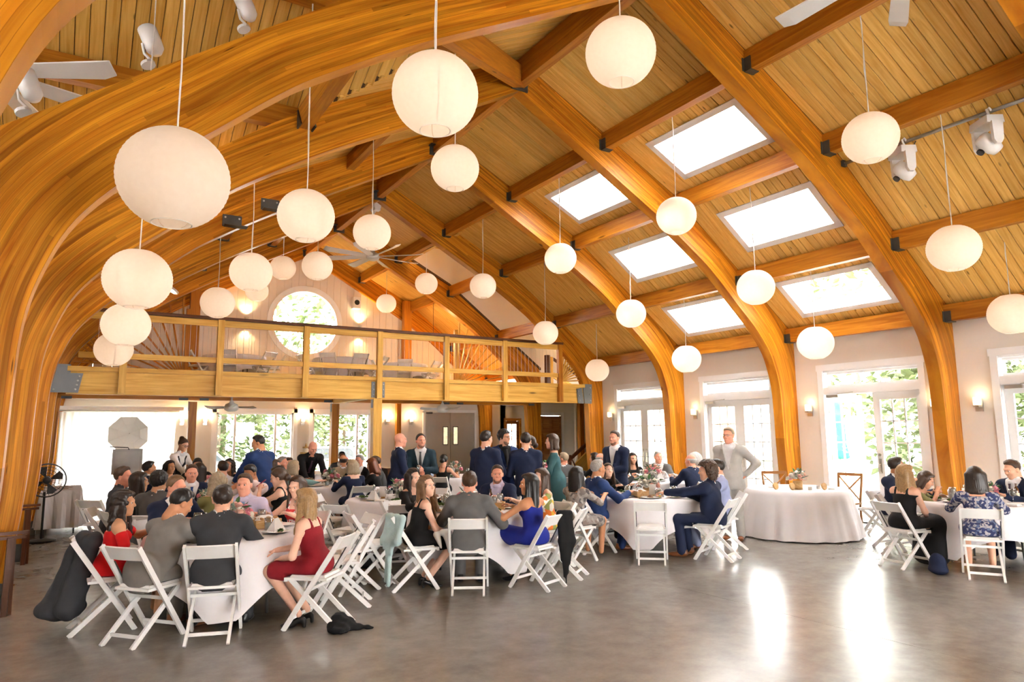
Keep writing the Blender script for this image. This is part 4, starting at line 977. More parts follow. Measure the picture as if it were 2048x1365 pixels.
ME_WATER = shared('water', MB().lathe([(0, .008), (.028, .008), (.033, .085), (0, .085)], 14), plain('iced_water', (.62, .64, .64), .08, spec=.8))
_nm = MB(); _nm.add([(-.085, -.05, 0), (.085, -.05, 0), (.085, .05, 0), (-.085, .05, 0), (-.035, -.004, .115), (.035, .006, .12)], [(0, 1, 5, 4), (2, 3, 4, 5), (1, 2, 5), (3, 0, 4), (0, 3, 2, 1)])
ME_NAP = shared('napkin', _nm, M_NAPKIN, False)
ME_NAPF = shared('napkin', MB().box((0, 0, .012), (.20, .10, .022), taper=(.93, .9)), M_NAPKIN, False)
_ck = MB(); _ck.box((0, .0, .004), (.012, .10, .003)); _ck.box((0, .075, .004), (.022, .055, .003)); ME_CUT = shared('cutlery', _ck, M_CUTLERY, False)
ME_VOTIVE = shared('votive_candle', MB().lathe([(0, .004), (.03, .004), (.033, .06), (.03, .06), (.028, .03), (0, .03)], 12), plain('frosted_votive', (.85, .80, .74), .3))
M_BASKET = wood('basket_wood', (.50, .28, .10), (.70, .46, .22), rand=.1, knots=False)
def setting(tbl, idx, ang, rng, food=True, tent=False):
    x, y, nm = TBL[tbl]; rad = .52; c, s = math.cos(ang), math.sin(ang); px, py = x+rad*c, y+rad*s; z = TABLE_Z
    p = thing('dinner_plate', 'white dinner plate, table %s' % nm, 'plate', TR(px, py, z, rz=ang), 'plates on the table '+nm); inst('plate', ME_PLATE, Matrix(), p)
    if food and rng.random() < .75:
        q = rng.random()
        inst('food', ME_SALAD if q < .6 else ME_MEAT, TR(.02*q, .01, .004, rz=q*6), p)
    gx, gy = x+.36*math.cos(ang+.30), y+.36*math.sin(ang+.30)
    w = thing('water_glass', 'clear water glass, table %s' % nm, 'glass', TR(gx, gy, z), 'glasses on the table '+nm); inst('glass', ME_TUMB if rng.random() < .6 else ME_GOB, Matrix(), w)
    if rng.random() < .6: inst('water', ME_WATER, TR(s=.93) if w.children[0].data == ME_TUMB else TR(0, 0, .085, s=.85), w)
    if tent: o = inst('napkin', ME_NAP, TR(px, py, z+.022, rz=ang+PI/2)); tag(o, 'tented white napkin, table %s' % nm, 'napkin', 'napkins on the table '+nm)
    elif rng.random() < .5: o = inst('napkin', ME_NAPF, TR(x+.60*math.cos(ang-.33), y+.60*math.sin(ang-.33), z, rz=ang+rng.random())); tag(o, 'flat white napkin, table %s' % nm, 'napkin', 'napkins on the table '+nm)
    o = inst('fork', ME_CUT, TR(x+.56*math.cos(ang-.27), y+.56*math.sin(ang-.27), z, rz=ang-PI/2+.1)); tag(o, 'steel fork, table %s' % nm, 'fork', 'forks on the table '+nm)
# flowers
M_PETAL = [plain('blush_petals', (.85, .48, .38), .7, noise=.08, nscale=30), plain('white_petals', (.88, .84, .74), .7, noise=.05, nscale=30), plain('pink_petals', (.80, .26, .34), .7, noise=.1, nscale=30)]
M_GREEN = plain('bouquet_leaves', (.07, .17, .05), .55, noise=.25, nscale=20); M_SAGE = plain('eucalyptus', (.20, .27, .22), .65, noise=.15, nscale=20)
def rose_mesh(mat):
    m = MB(); m.lathe([(0, .9), (.25, 1.0), (.4, .8), (.35, .5), (.2, .3), (0, .25)], 10)
    for ring, (nn, R, tilt) in enumerate(((4, .42, .35), (5, .66, .7), (6, .85, 1.0))):
        for k in range(nn):
            a = 2*PI*k/nn+ring*.6; M = Matrix.Rotation(a, 4, 'Z') @ Matrix.Translation((R*.62, 0, .42-.1*ring)) @ Matrix.Rotation(tilt, 4, 'Y')
            m.add([(0, -.22, -.35), (0, .22, -.35), (.05, .42, .1), (.0, .25, .45), (0, -.25, .45), (.05, -.42, .1), (.16, 0, 0)], [(0, 1, 6), (1, 2, 6), (2, 3, 6), (3, 4, 6), (4, 5, 6), (5, 0, 6)], 0, M)
    return shared('flower', m, mat)
ME_ROSE = [rose_mesh(p) for p in M_PETAL]
_lf = MB(); _lf.add([(0, 0, 0), (.35, -.22, .12), (.75, -.18, .12), (1.1, 0, 0), (.75, .18, .12), (.35, .22, .12), (.5, 0, -.02)], [(0, 1, 6), (1, 2, 6), (2, 3, 6), (3, 4, 6), (4, 5, 6), (5, 0, 6)])
ME_LEAF = [shared('leaf', _lf, M_GREEN, False), shared('leaf', _lf, M_SAGE, False)]
def bouquet(x, y, z, label, seed, size=1.0, vase='glass', pink=.35):
    g = random.Random(seed); t = thing('flower_arrangement', label, 'flowers', TR(x, y, z, s=size))
    if vase == 'glass': MB().lathe([(0, .004), (.045, .004), (.05, .06), (.045, .12), (.05, .13), (.047, .13), (.05, .0), (0, 0)], 18).build('vase', M_DRINK, t, smooth=True)
    else: MB().lathe([(0, 0), (.065, 0), (.068, .12), (.06, .12), (.058, .02), (0, .02)], 12, wob=lambda a, zz: 1+.03*math.sin(a*12)).build('vase', M_BASKET, t, smooth=True)
    for k in range(20):
        a = g.random()*2*PI; q = math.sqrt(g.random()); r = .13*q; zz = .25-.10*q*q+.03*g.random(); me = ME_ROSE[0 if g.random() > pink+.35 else (1 if g.random() > pink else 2)]
        M = Matrix.Translation((r*math.cos(a), r*math.sin(a), zz-.04)) @ Matrix.Rotation(a, 4, 'Z') @ Matrix.Rotation(.9*q, 4, 'Y') @ Matrix.Scale(.040+.022*g.random(), 4); inst('flower', me, M, t)
    for k in range(22):
        a = g.random()*2*PI; el = .15+1.0*g.random(); M = Matrix.Translation((.06*math.cos(a), .06*math.sin(a), .14+.08*g.random())) @ Matrix.Rotation(a, 4, 'Z') @ Matrix.Rotation(-el, 4, 'Y') @ Matrix.Scale(.065+.05*g.random(), 4); inst('leaf', ME_LEAF[0 if g.random() < .6 else 1], M, t)
    return t
def basket(x, y, z, th, label):
    t = thing('bread_basket', label, 'basket', TR(x, y, z, rz=th)); b = MB()
    for s in (-1, 1): b.box((0, s*.085, .045), (.28, .008, .085)); b.box((s*.138, 0, .045), (.008, .17, .085))
    b.box((0, 0, .006), (.28, .17, .01)); b.build('box', M_BASKET, t)
    for k in range(6):
        a = -.10+.04*k; o = MB().lathe([(0, -.035), (.03, -.025), (.042, 0), (.03, .025), (0, .035)], 10, M=TR(a, .03*(-1)**k, .075, rx=.3*k)); o.build('bread_roll', M_FOOD[1], t, smooth=True)
    n = MB(); n.add([(-.12, -.09, .07), (.12, -.09, .07), (.13, .09, .08), (-.13, .09, .08), (-.05, 0, .13), (.06, .01, .125)], [(0, 1, 5, 4), (2, 3, 4, 5), (1, 2, 5), (3, 0, 4)]); n.build('liner', M_NAPKIN, t)
M_BEER = plain('brown_bottle_glass', (.09, .035, .012), .12, spec=.8); M_GRNB = plain('green_bottle_glass', (.02, .12, .05), .12, spec=.8)
def bottle(x, y, label, mat, z=TABLE_Z):
    t = thing('bottle', label, 'bottle', TR(x, y, z)); MB().lathe([(0, 0), (.030, 0), (.031, .13), (.026, .16), (.013, .19), (.012, .225), (.014, .23), (0, .23)], 14).build('glass', mat, t, smooth=True); MB().lathe([(.0315, .05), (.0318, .05), (.0318, .11), (.0315, .11), (.0315, .05)], 14).build('paper_label', plain('cream_label', (.7, .6, .4), .6), t)
def number_card(x, y, th, label):
    t = thing('table_number_card', label, 'card', TR(x, y, TABLE_Z, rz=th)); MB().box((0, 0, .10), (.10, .004, .15)).build('card', plain('white_card', (.88, .87, .85), .6), t); MB().box((0, 0, .012), (.06, .03, .024)).build('holder', M_BASKET, t)
R_ = random.Random(11)
_tsk = {'T1': [2.2, 2.75, 3.5, 4.25, 5.4, .95, 1.5, .2], 'T2': [.4, 1.0, 1.9, 2.6, 3.3, 4.0, 4.75, 5.7], 'T3': [.2, .95, 1.7, 2.45, 3.2, 3.95, 4.7, 5.5], 'T4': [.3, 1.1, 1.9, 2.7, 3.5, 4.2, 5.0, 5.7], 'T0': [.3, 1.2, 2.1, 3.0, 3.9, 4.8, 5.6],
  'TR': [.6, 1.4, 2.2, 2.9, 3.6, 4.4], 'T5': [.4, 1.3, 2.2, 3.1, 4.0, 4.9, 5.7], 'T8': [.5, 1.4, 2.3, 3.2, 4.1, 5.0], 'T6': [3.6, 4.3, 5.0, 5.7], 'T9': [3.2, 3.9, 4.6, 5.3], 'T10': [3.4, 4.1, 4.8]}
for k, angs in _tsk.items():
    for j, a in enumerate(angs): setting(k, j, a, R_, tent=(k in ('T4', 'T8', 'T9') and j % 2 == 0) or (k == 'T1' and j == 4))
def at(k, dx, dy): return TBL[k][0]+dx, TBL[k][1]+dy
bouquet(*at('T1', .02, .02), TABLE_Z, 'blush and white flowers on the nearest left table', 1, 1.05)
bouquet(*at('T2', -.05, .0), TABLE_Z, 'pink roses with bright leaves on the nearest middle table', 2, .95, pink=.7)
bouquet(*at('T3', -.05, .0), TABLE_Z, 'peach flowers behind a table card, on the table with one empty chair', 3, 1.05, 'wood')
bouquet(*at('T4', .0, .05), TABLE_Z, 'pink and white flowers on the table with empty chairs', 4, 1.0, pink=.6)
bouquet(*at('T5', .0, .0), TABLE_Z, 'pink flowers in front of the man with a red tie', 5, 1.1, pink=.7)
bouquet(*at('T8', -.1, .0), TABLE_Z, 'white flowers in front of the older man in grey', 6, 1.1, pink=.15)
bouquet(*at('T9', .0, .0), TABLE_Z, 'coral flowers on the far table near the stair', 7, 1.1, pink=.5)
bouquet(*at('T10', .0, .0), TABLE_Z, 'flowers on the table behind the standing guests', 8, 1.1)
bouquet(*at('T6', .1, .0), TABLE_Z, 'low orange flowers on the farthest left table', 9, .9)
bouquet(*at('T0', .05, .0), TABLE_Z, 'orange flowers on the second left table', 12, .8)
bouquet(*at('TR', -.02, -.12), TABLE_Z, 'green leafed flowers on the table at the right edge', 10, .85, pink=.6)
bouquet(9.86, 7.18, TABLE_Z, 'white roses with eucalyptus on the table standing alone', 11, 1.1, 'wood', pink=.1)
basket(*at('T2', .18, -.22), TABLE_Z, 2.5, 'wooden bread basket beside the pink drink'); basket(*at('T3', -.30, -.10), TABLE_Z, 1.2, 'bread basket beside peach flowers, on the table with one empty chair'); basket(*at('T1', .32, .05), TABLE_Z, .3, 'bread basket with napkin on the nearest left table')
bottle(*at('T2', .28, .02), 'brown beer bottle near the bearded man', M_BEER); bottle(*at('T1', -.16, -.05), 'green bottle beside the blush flowers', M_GRNB); bottle(*at('TR', .25, -.3), 'tall brown bottle at the right edge table', M_BEER); bottle(*at('T10', -.3, -.1), 'dark bottle behind the standing guests', M_BEER); bottle(*at('T9', -.3, -.3), 'brown bottle on the far table near the stair', M_BEER)
number_card(*at('T3', -.12, -.18), -.7, 'white table card in front of peach flowers'); number_card(*at('TR', -.28, .05), -1.0, 'white table card at the right edge table'); number_card(*at('T4', -.25, .05), -.4, 'white table card on the table with empty chairs'); number_card(*at('T9', -.1, -.15), -.6, 'white table card on the far table near the stair'); number_card(*at('T10', -.15, -.15), -.5, 'white table card behind the standing guests')
# a pink drink, a beer glass, a juice
def drink(x, y, label, col, h=.09, z=TABLE_Z):
    t = thing('drink_glass', label, 'glass', TR(x, y, z)); inst('glass', ME_TUMB, Matrix(), t); MB().lathe([(0, .008), (.028, .008), (.034, h), (0, h)], 14).build('liquid', plain('liquid_'+label.split()[0], col, .1, spec=.7), t, smooth=True)
    return t
t = drink(*at('T2', .02, -.38), 'pink drink with a straw on the nearest middle table', (.85, .18, .14)); MB().tube([(.01, 0, .02), (.03, .01, .20)], .003, 5).build('straw', plain('red_straw', (.7, .05, .05), .4), t)
drink(*at('T1', .30, .22), 'amber beer glass in front of the woman with a red necklace', (.62, .34, .08)); drink(*at('T3', -.22, -.42), 'yellow juice on the table with one empty chair', (.85, .55, .05), .04); drink(*at('T2', -.05, -.55), 'orange juice between the two near guests', (.9, .45, .05), .05)
for (tb, dx, dy, lb) in (('T3', -.1, -.35, 'small white candle by the table card'), ('T1', .12, -.3, 'small candle on the nearest left table'), ('TR', -.2, -.25, 'small pinkish candle at the right edge table')):
    x, y = at(tb, dx, dy); tag(inst('votive_candle', ME_VOTIVE, TR(x, y, TABLE_Z)), lb, 'candle')
# things on the table standing alone: wood slices, candles, basket, napkins
for i, (dx, dy, lb) in enumerate(((-.62, -.06, 'wood slice standing left of the white roses'), (-.48, -.26, 'wood slice just left of the white roses'), (-.10, -.56, 'round wooden block right of the white roses'))):
    t = thing('wood_slice', lb, 'wood slice', TR(10.12+dx, 7.40+dy, TABLE_Z)); MB().lathe([(0, 0), (.055, 0), (.058, .02), (.055, .03), (0, .03)], 16, M=TR(0, 0, .055, rx=1.35, rz=0) @ Matrix.Rotation(0, 4, 'Z'), wob=lambda a, z: 1+.05*math.sin(3*a)).build('slice', M_BASKET, t); MB().lathe([(.0, 0), (.05, .0), (.05, .002), (0, .002)], 16, M=TR(0, -.018, .055, rx=1.35)).build('cut_face', plain('wood_cut_face', (.62, .42, .22), .7, noise=.15, nscale=40), t)
for dx, dy, lb in ((-.35, -.50, 'small white candle in front of the white roses'), (-.02, -.42, 'white candle cup right of the white roses')): tag(inst('votive_candle', ME_VOTIVE, TR(10.12+dx, 7.40+dy, TABLE_Z)), lb, 'candle')
for dx, dy, lb in ((.12, -.55, 'napkin lying at the right of the lone table'), (-.30, .25, 'napkin lying at the back of the lone table')): tag(inst('napkin', ME_NAPF, TR(10.12+dx, 7.40+dy, TABLE_Z, rz=.6)), lb, 'napkin')
# two brown cross-back chairs behind the lone table
def wood_chair(x, y, th, label):
    t = thing('wooden_chair', label, 'chair', TR(x, y, 0, rz=th))
    for s in (-1, 1):
        for yy in (-.19, .19): beam('leg', (s*.19, yy, 0), (s*.19, yy, .45), .03, .03, W_DOOR, t, up=(0, 1, 0))
        beam('back_post', (s*.19, -.19, .45), (s*.21, -.27, .94), .03, .03, W_DOOR, t, up=(0, 1, 0))
        beam('cross_slat', (s*.19, -.20, .50), (-s*.20, -.265, .90), .02, .03, W_DOOR, t, up=(0, 1, 0))
    MB().box((0, 0, .455), (.42, .42, .03)).build('seat', W_DOOR, t); beam('top_rail', (-.22, -.275, .93), (.22, -.275, .93), .025, .05, W_DOOR, t)
wood_chair(10.75, 8.25, face(10.75, 8.25, 10.12, 7.4)-.1, 'brown cross back chair behind the lone table, left one'); wood_chair(11.15, 7.25, face(11.15, 7.25, 10.12, 7.4)+.2, 'brown cross back chair behind the lone table, right one')
# ------------------------------------------------------------------ people: smooth-union bodies polygonised on a grid
BIG = 9.0
class SDF:
    def __init__(s, lo, hi, h):
        s.h = h; s.o = np.array(lo, np.float32)-2*h; n = np.ceil((np.array(hi)-s.o)/h).astype(int)+3
        s.D = np.full(n, BIG, np.float32); s.I = np.zeros(n, np.int8); s.B = np.full(n, BIG, np.float32)
        s.ax = [s.o[k]+h*np.arange(n[k], dtype=np.float32) for k in range(3)]
    def sl(s, lo, hi, pad):
        r = []
        for k in range(3):
            a = int(max(0, math.floor((lo[k]-pad-s.o[k])/s.h))); b = int(min(len(s.ax[k]), math.ceil((hi[k]+pad-s.o[k])/s.h)+1)); r.append(slice(a, max(a, b)))
        return tuple(r)
    def grid(s, q): return np.meshgrid(s.ax[0][q[0]], s.ax[1][q[1]], s.ax[2][q[2]], indexing='ij', sparse=True)
    def put(s, d, q, k, mid, sub=False):
        A = s.D[q]
        if d.size == 0: return
        if sub:
            d = -d; hh = np.maximum(k-np.abs(A-d), 0)/k; s.D[q] = np.maximum(A, d)+hh*hh*k*.25; return
        hh = np.maximum(k-np.abs(A-d), 0)/k; s.D[q] = np.minimum(A, d)-hh*hh*k*.25
        m = d < s.B[q]; s.B[q] = np.where(m, d, s.B[q]); s.I[q] = np.where(m, np.int8(mid), s.I[q])
    def cone(s, a, b, r1, r2, k=.03, mid=0, flat=None):
        a = np.array(a, np.float32); b = np.array(b, np.float32); R = max(r1, r2); q = s.sl(np.minimum(a, b)-R, np.maximum(a, b)+R, k+.02)
        X, Y, Z = s.grid(q); v = b-a; L2 = float(v @ v)+1e-9
        t = np.clip(((X-a[0])*v[0]+(Y-a[1])*v[1]+(Z-a[2])*v[2])/L2, 0, 1)
        d = np.sqrt((X-a[0]-t*v[0])**2+(Y-a[1]-t*v[1])**2+(Z-a[2]-t*v[2])**2)-(r1+(r2-r1)*t); s.put(d, q, k, mid)
    def ell(s, c, r, k=.03, mid=0, rot=None, sub=False):
        c = np.array(c, np.float32); R = max(r); q = s.sl(c-R, c+R, k+.02); X, Y, Z = s.grid(q); x, y, z = X-c[0], Y-c[1], Z-c[2]
        if rot is not None:
            m = np.array(rot, np.float32).T; x, y, z = (m[0, 0]*x+m[0, 1]*y+m[0, 2]*z, m[1, 0]*x+m[1, 1]*y+m[1, 2]*z, m[2, 0]*x+m[2, 1]*y+m[2, 2]*z)
        k0 = np.sqrt((x/r[0])**2+(y/r[1])**2+(z/r[2])**2); k1 = np.sqrt((x/r[0]**2)**2+(y/r[1]**2)**2+(z/r[2]**2)**2)+1e-9
        s.put(k0*(k0-1)/k1, q, k, mid, sub)
    def cut(s, fn):
        X, Y, Z = s.grid((slice(None),)*3); s.D = np.maximum(s.D, fn(X, Y, Z).astype(np.float32))
    def warp(s, fn):
        X, Y, Z = s.grid((slice(None),)*3); s.D = s.D+fn(X, Y, Z).astype(np.float32)
    def mesh(s):
        return surface_nets(s.D, s.o, s.h, s.I)
_C8 = np.array([(i, j, k) for i in (0, 1) for j in (0, 1) for k in (0, 1)])
_E12 = [(a, b) for a in range(8) for b in range(a+1, 8) if np.abs(_C8[a]-_C8[b]).sum() == 1]
def surface_nets(D, o, h, I=None):
    S = D < 0; n = np.array(D.shape)
    cnt = np.zeros(n-1, np.int8)
    for i, j, k in _C8: cnt += S[i:n[0]-1+i, j:n[1]-1+j, k:n[2]-1+k]
    idx = np.argwhere((cnt > 0) & (cnt < 8))
    if len(idx) == 0: return np.zeros((0, 3)), np.zeros((0, 4), int), np.zeros(0, int)
    V = np.stack([D[idx[:, 0]+c[0], idx[:, 1]+c[1], idx[:, 2]+c[2]] for c in _C8], 1)
    acc = np.zeros((len(idx), 3), np.float32); w = np.zeros((len(idx), 1), np.float32)
    for a, b in _E12:
        va, vb = V[:, a], V[:, b]; m = (va < 0) != (vb < 0); t = np.where(m, va/np.where(m, va-vb, 1), 0)[:, None]
        acc += np.where(m[:, None], _C8[a]+t*(_C8[b]-_C8[a]), 0); w += m[:, None]
    vs = o+(idx+acc/w)*h
    cid = np.full(n-1, -1, np.int32); cid[idx[:, 0], idx[:, 1], idx[:, 2]] = np.arange(len(idx))
    quads = []
    for ax in range(3):
        sl0 = [slice(None)]*3; sl1 = [slice(None)]*3; sl0[ax] = slice(0, -1); sl1[ax] = slice(1, None)
        u, v = [(1, 2), (2, 0), (0, 1)][ax]
        E = S[tuple(sl0)] != S[tuple(sl1)]; e = np.argwhere(E)
        ok = (e[:, u] > 0) & (e[:, v] > 0) & (e[:, u] < n[u]-1) & (e[:, v] < n[v]-1); e = e[ok]
        ins = S[tuple(sl0)][e[:, 0], e[:, 1], e[:, 2]]
        def cell(du, dv):
            c = e.copy(); c[:, u] -= du; c[:, v] -= dv; return cid[c[:, 0], c[:, 1], c[:, 2]]
        q = np.stack([cell(1, 1), cell(0, 1), cell(0, 0), cell(1, 0)], 1); q = np.where(ins[:, None], q, q[:, ::-1]); quads.append(q)
    Q = np.concatenate(quads); Q = Q[(Q >= 0).all(1)]
    fm = I[idx[:, 0], idx[:, 1], idx[:, 2]][Q[:, 0]] if I is not None else np.zeros(len(Q), int)
    return vs.astype(np.float32), Q, fm
def v3(*a): return np.array(a, float)
def nrm(v): return v/(np.linalg.norm(v)+1e-9)

# ---- head template: origin mid skull, facing +y. slots: 0 skin 1 lips 2 eye white 3 iris 4 brow
_HEADS = {}
def head_template(sex, h, beard=False):
    key = (sex, h, beard)
    if key in _HEADS: return _HEADS[key]
    f = sex == 'f'; S = SDF((-.10, -.12, -.24), (.10, .13, .13), h); jw = .88 if f else 1.0
    S.ell((0, -.014, .030), (.076, .094, .088), .03); S.ell((0, .022, -.035), (.062*jw, .070, .085), .04); S.ell((0, .030, -.085), (.046*jw, .050, .036), .03); S.ell((0, .066, -.108), (.020*jw, .018, .016), .03)
    for s in (-1, 1):
        S.ell((s*.040, .058, -.030), (.024, .022, .022), .03); S.cone((s*.012, .088, .024), (s*.046, .074, .024), .011, .009, .02); S.ell((s*.079, -.010, -.008), (.011, .022, .033), .012)
        S.ell((s*.031, .102, .004), (.016, .014, .010), .012, sub=True)
        S.ell((s*.012, .093, -.034), (.009, .010, .008), .01)
    S.cone((0, .086, .010), (0, .106, -.026), .0085, .0125, .014)
    S.cone((-.014, .076, -.064), (.014, .076, -.064), .012, .012, .02)
    nr = .047 if f else .058
    S.cone((0, -.030, -.085), (0, -.040, -.150), nr, nr, .04)
    v, q, fm = S.mesh()
    def ball(c, r, slot, n=8):
        nonlocal v, q, fm
        us = [(math.sin(PI*i/n)*math.cos(2*PI*j/n), math.sin(PI*i/n)*math.sin(2*PI*j/n), math.cos(PI*i/n)) for i in range(n+1) for j in range(n)]
        o = len(v); v = np.concatenate([v, np.array(us, np.float32)*np.array(r, np.float32)+np.array(c, np.float32)]); qs = [(o+i*n+j, o+(i+1)*n+j, o+(i+1)*n+(j+1) % n, o+i*n+(j+1) % n) for i in range(n) for j in range(n)]
        q = np.concatenate([q, np.array(qs)]); fm = np.concatenate([fm, np.full(len(qs), slot)])
    ball((0, .0845, -.0600), (.0215, .0075, .0042), 1); ball((0, .0850, -.0685), (.0175, .0078, .0052), 1)
    for s in (-1, 1):
        ball((s*.031, .0795, .003), (.0125, .011, .0085), 2); ball((s*.0305, .0880, .003), (.0062, .0042, .0068), 3)
        for t in range(5): ball((s*(.016+.008*t), .0935-.0016*t*t*.6-.002*t, .0225+.0022*(2-abs(t-1.5))), (.0062, .0040, .0034 if f else .0046), 4, 5)
    _HEADS[key] = (v, q, fm); return _HEADS[key]
# ---- hair templates in the head frame
_HAIRS = {}
def hair_template(style, h):
    key = (style, h)
    if key in _HAIRS: return _HAIRS[key]
    lowz = {'long': -.50, 'longwave': -.50, 'longcurl': -.42, 'medium': -.30, 'bob': -.22, 'bigcurl': -.22, 'side': -.45, 'ponytail': -.40}.get(style, -.16)
    S = SDF((-.17, -.22, lowz), (.17, .15, .16), h)
    def line(X, Y, Z, pts):
        ys, zs = zip(*pts); return np.interp(Y, ys, zs)
    cap = lambda e: S.ell((0, -.016, .034), (.077+e, .095+e, .089+e), .02)
    if style in ('short', 'shortgrey', 'quiff'):
        cap(.0105)
        S.ell((0, .02, .10), (.058, .06, .026), .03)
        if style == 'quiff': S.ell((0, .045, .105), (.055, .05, .025), .03)
        hl = lambda X, Y, Z: line(X, Y, Z, [(-.12, -.085), (-.06, -.058), (-.03, -.032), (.0, -.022), (.014, .01), (.034, .066), (.055, .086), (.12, .105)])+.10*np.maximum(np.abs(X)-.045, 0)
        S.warp(lambda X, Y, Z: .0085*np.clip(1-(Z-hl(X, Y, Z))/.045, 0, 1))
        S.cut(lambda X, Y, Z: hl(X, Y, Z)-Z)
        S.warp(lambda X, Y, Z: .0035*np.sin(X*150+Z*40)*np.sin(Y*130+X*60)*np.sin(Z*120))
    elif style == 'receding':
        cap(.011)
        S.cut(lambda X, Y, Z: line(X, Y, Z, [(-.12, -.085), (-.06, -.06), (-.02, -.015), (.01, .0), (.03, .05), (.05, .10), (.07, .2)])-.03*np.abs(X)/.08*0-Z)
    elif style == 'fringe':
        cap(.010); S.cut(lambda X, Y, Z: line(X, Y, Z, [(-.12, -.085), (-.06, -.06), (.0, -.01), (.03, .02)])-Z+0*X); S.cut(lambda X, Y, Z: Z-.045+0*X+0*Y); S.cut(lambda X, Y, Z: Y-.03+0*X+0*Z)
    elif style in ('curly', 'bigcurl'):
        e = .022 if style == 'curly' else .045; cap(e)
        if style == 'bigcurl': S.ell((0, -.05, -.05), (.115, .085, .115), .05)
        S.cut(lambda X, Y, Z: line(X, Y, Z, [(-.12, -.13 if style == 'bigcurl' else -.085), (-.02, -.12 if style == 'bigcurl' else -.02), (.02, -.03), (.04, .05), (.065, .07), (.12, .08)])-Z+0*X)
        S.warp(lambda X, Y, Z: .010*np.sin(X*95+3*np.sin(Y*60))*np.sin(Y*90+2*np.sin(Z*70))*np.sin(Z*85+2*np.sin(X*60)))
    elif style == 'bun':
        cap(.010); S.ell((0, -.085, .105), (.052, .048, .046), .015); S.cut(lambda X, Y, Z: line(X, Y, Z, [(-.15, -.1), (-.06, -.06), (-.01, -.02), (.03, .03), (.07, .075), (.12, .085)])-Z+0*X)
    elif style == 'lowbun':
        cap(.014); S.ell((0, -.12, -.03), (.055, .05, .05), .02); S.cut(lambda X, Y, Z: line(X, Y, Z, [(-.17, -.12), (-.06, -.07), (-.01, -.03), (.03, .03), (.07, .075), (.12, .085)])-Z+0*X)
    else:
        cap(.016); L = {'bob': -.15, 'medium': -.24}.get(style, lowz+.06); wv = style in ('longwave', 'longcurl')
        for x in np.linspace(-.085, .085, 7):
            bk = -.075-.03*(1-(x/.085)**2); S.cone((x*.95, bk+.03, .03), (x*1.12, bk+.012, L*.72), .036, .030, .03); S.cone((x*1.12, bk+.012, L*.72), (x*1.0, bk+.005, L+.05*abs(x)/.085+.02*math.sin(x*150)), .030, .012, .02)
        for s in (-1, 1):
            S.cone((s*.078, .005, .02), (s*.092, .0, L*.85), .024, .020, .025)
            if style not in ('bob', 'ponytail', 'lowbun'): S.cone((s*.084, .030, -.03), (s*.10, .055, max(L, -.30)), .016, .020, .03)
        S.ell((0, .045, .098), (.05, .04, .02), .03)
        S.cut(lambda X, Y, Z: np.minimum(np.minimum(Y-.030, .066-np.abs(X)*1.0), .088-.35*np.abs(X)-Z))
        if wv: S.warp(lambda X, Y, Z: (.009 if style == 'longcurl' else .006)*np.sin(Z*(60 if style == 'longcurl' else 34)+3*np.sin(X*40))*np.sin(X*70+2*np.sin(Z*22)))
    S.warp(lambda X, Y, Z: .0022*np.sin(np.arctan2(X, Y+.02)*34+Z*12))
    v, q, fm = S.mesh(); _HAIRS[key] = (v, q); return _HAIRS[key]
# ---- beard shell
def beard_template(h):
    if ('beard', h) in _HAIRS: return _HAIRS[('beard', h)]
    S = SDF((-.09, -.02, -.15), (.09, .12, .02), h)
    S.ell((0, .022, -.037), (.0632, .0712, .0860), .03); S.ell((0, .030, -.086), (.0475, .0512, .037), .03); S.ell((0, .066, -.108), (.0212, .0192, .0172), .03)
    S.cut(lambda X, Y, Z: Z-np.where(np.abs(X) < .028, -.047, -.060+(np.abs(X)-.028)*1.3)+0*Y); S.cut(lambda X, Y, Z: .016-Y+0*X+0*Z)
    S.cut(lambda X, Y, Z: np.minimum(np.minimum(.026-np.abs(X), Z+.078), -.050-Z)+0*Y)
    v, q, fm = S.mesh(); _HAIRS[('beard', h)] = (v, q); return v, q
# ---- hands: origin wrist, fingers +y, palm -z, thumb on +x
_HANDS = {}
def hand_template(curl, h):
    key = (curl, h)
    if key in _HANDS: return _HANDS[key]
    S = SDF((-.06, -.04, -.11), (.09, .20, .04), h)
    S.cone((0, -.03, 0), (0, .01, 0), .026, .026, .02); S.ell((0, .045, -.002), (.041, .050, .016), .015)
    for i, (x, L) in enumerate(((-.031, .058), (-.0105, .073), (.0105, .078), (.031, .068))):
        p = v3(x, .080, 0); a = 0.0
        for j, (fr, r) in enumerate(((.45, .0092), (.32, .0085), (.23, .0075))):
            a += curl*(.75 if j == 0 else 1.0)+(.04*i); d = v3(x*.6, math.cos(a), -math.sin(a)); d = nrm(d); p2 = p+d*L*fr*1.05; S.cone(p, p2, r, r*.93, .006); p = p2
    p = v3(.034, .018, -.004)
    for (d, L, r) in (((.75, .62, -.22), .038, .012), ((.45, .85, -.30-curl*.3), .032, .0105), ((.25, .9, -.35-curl*.4), .025, .009)):
        d = nrm(v3(*d)); p2 = p+d*L; S.cone(p, p2, r, r*.92, .008); p = p2
    v, q, fm = S.mesh(); _HANDS[key] = (v, q); return v, q
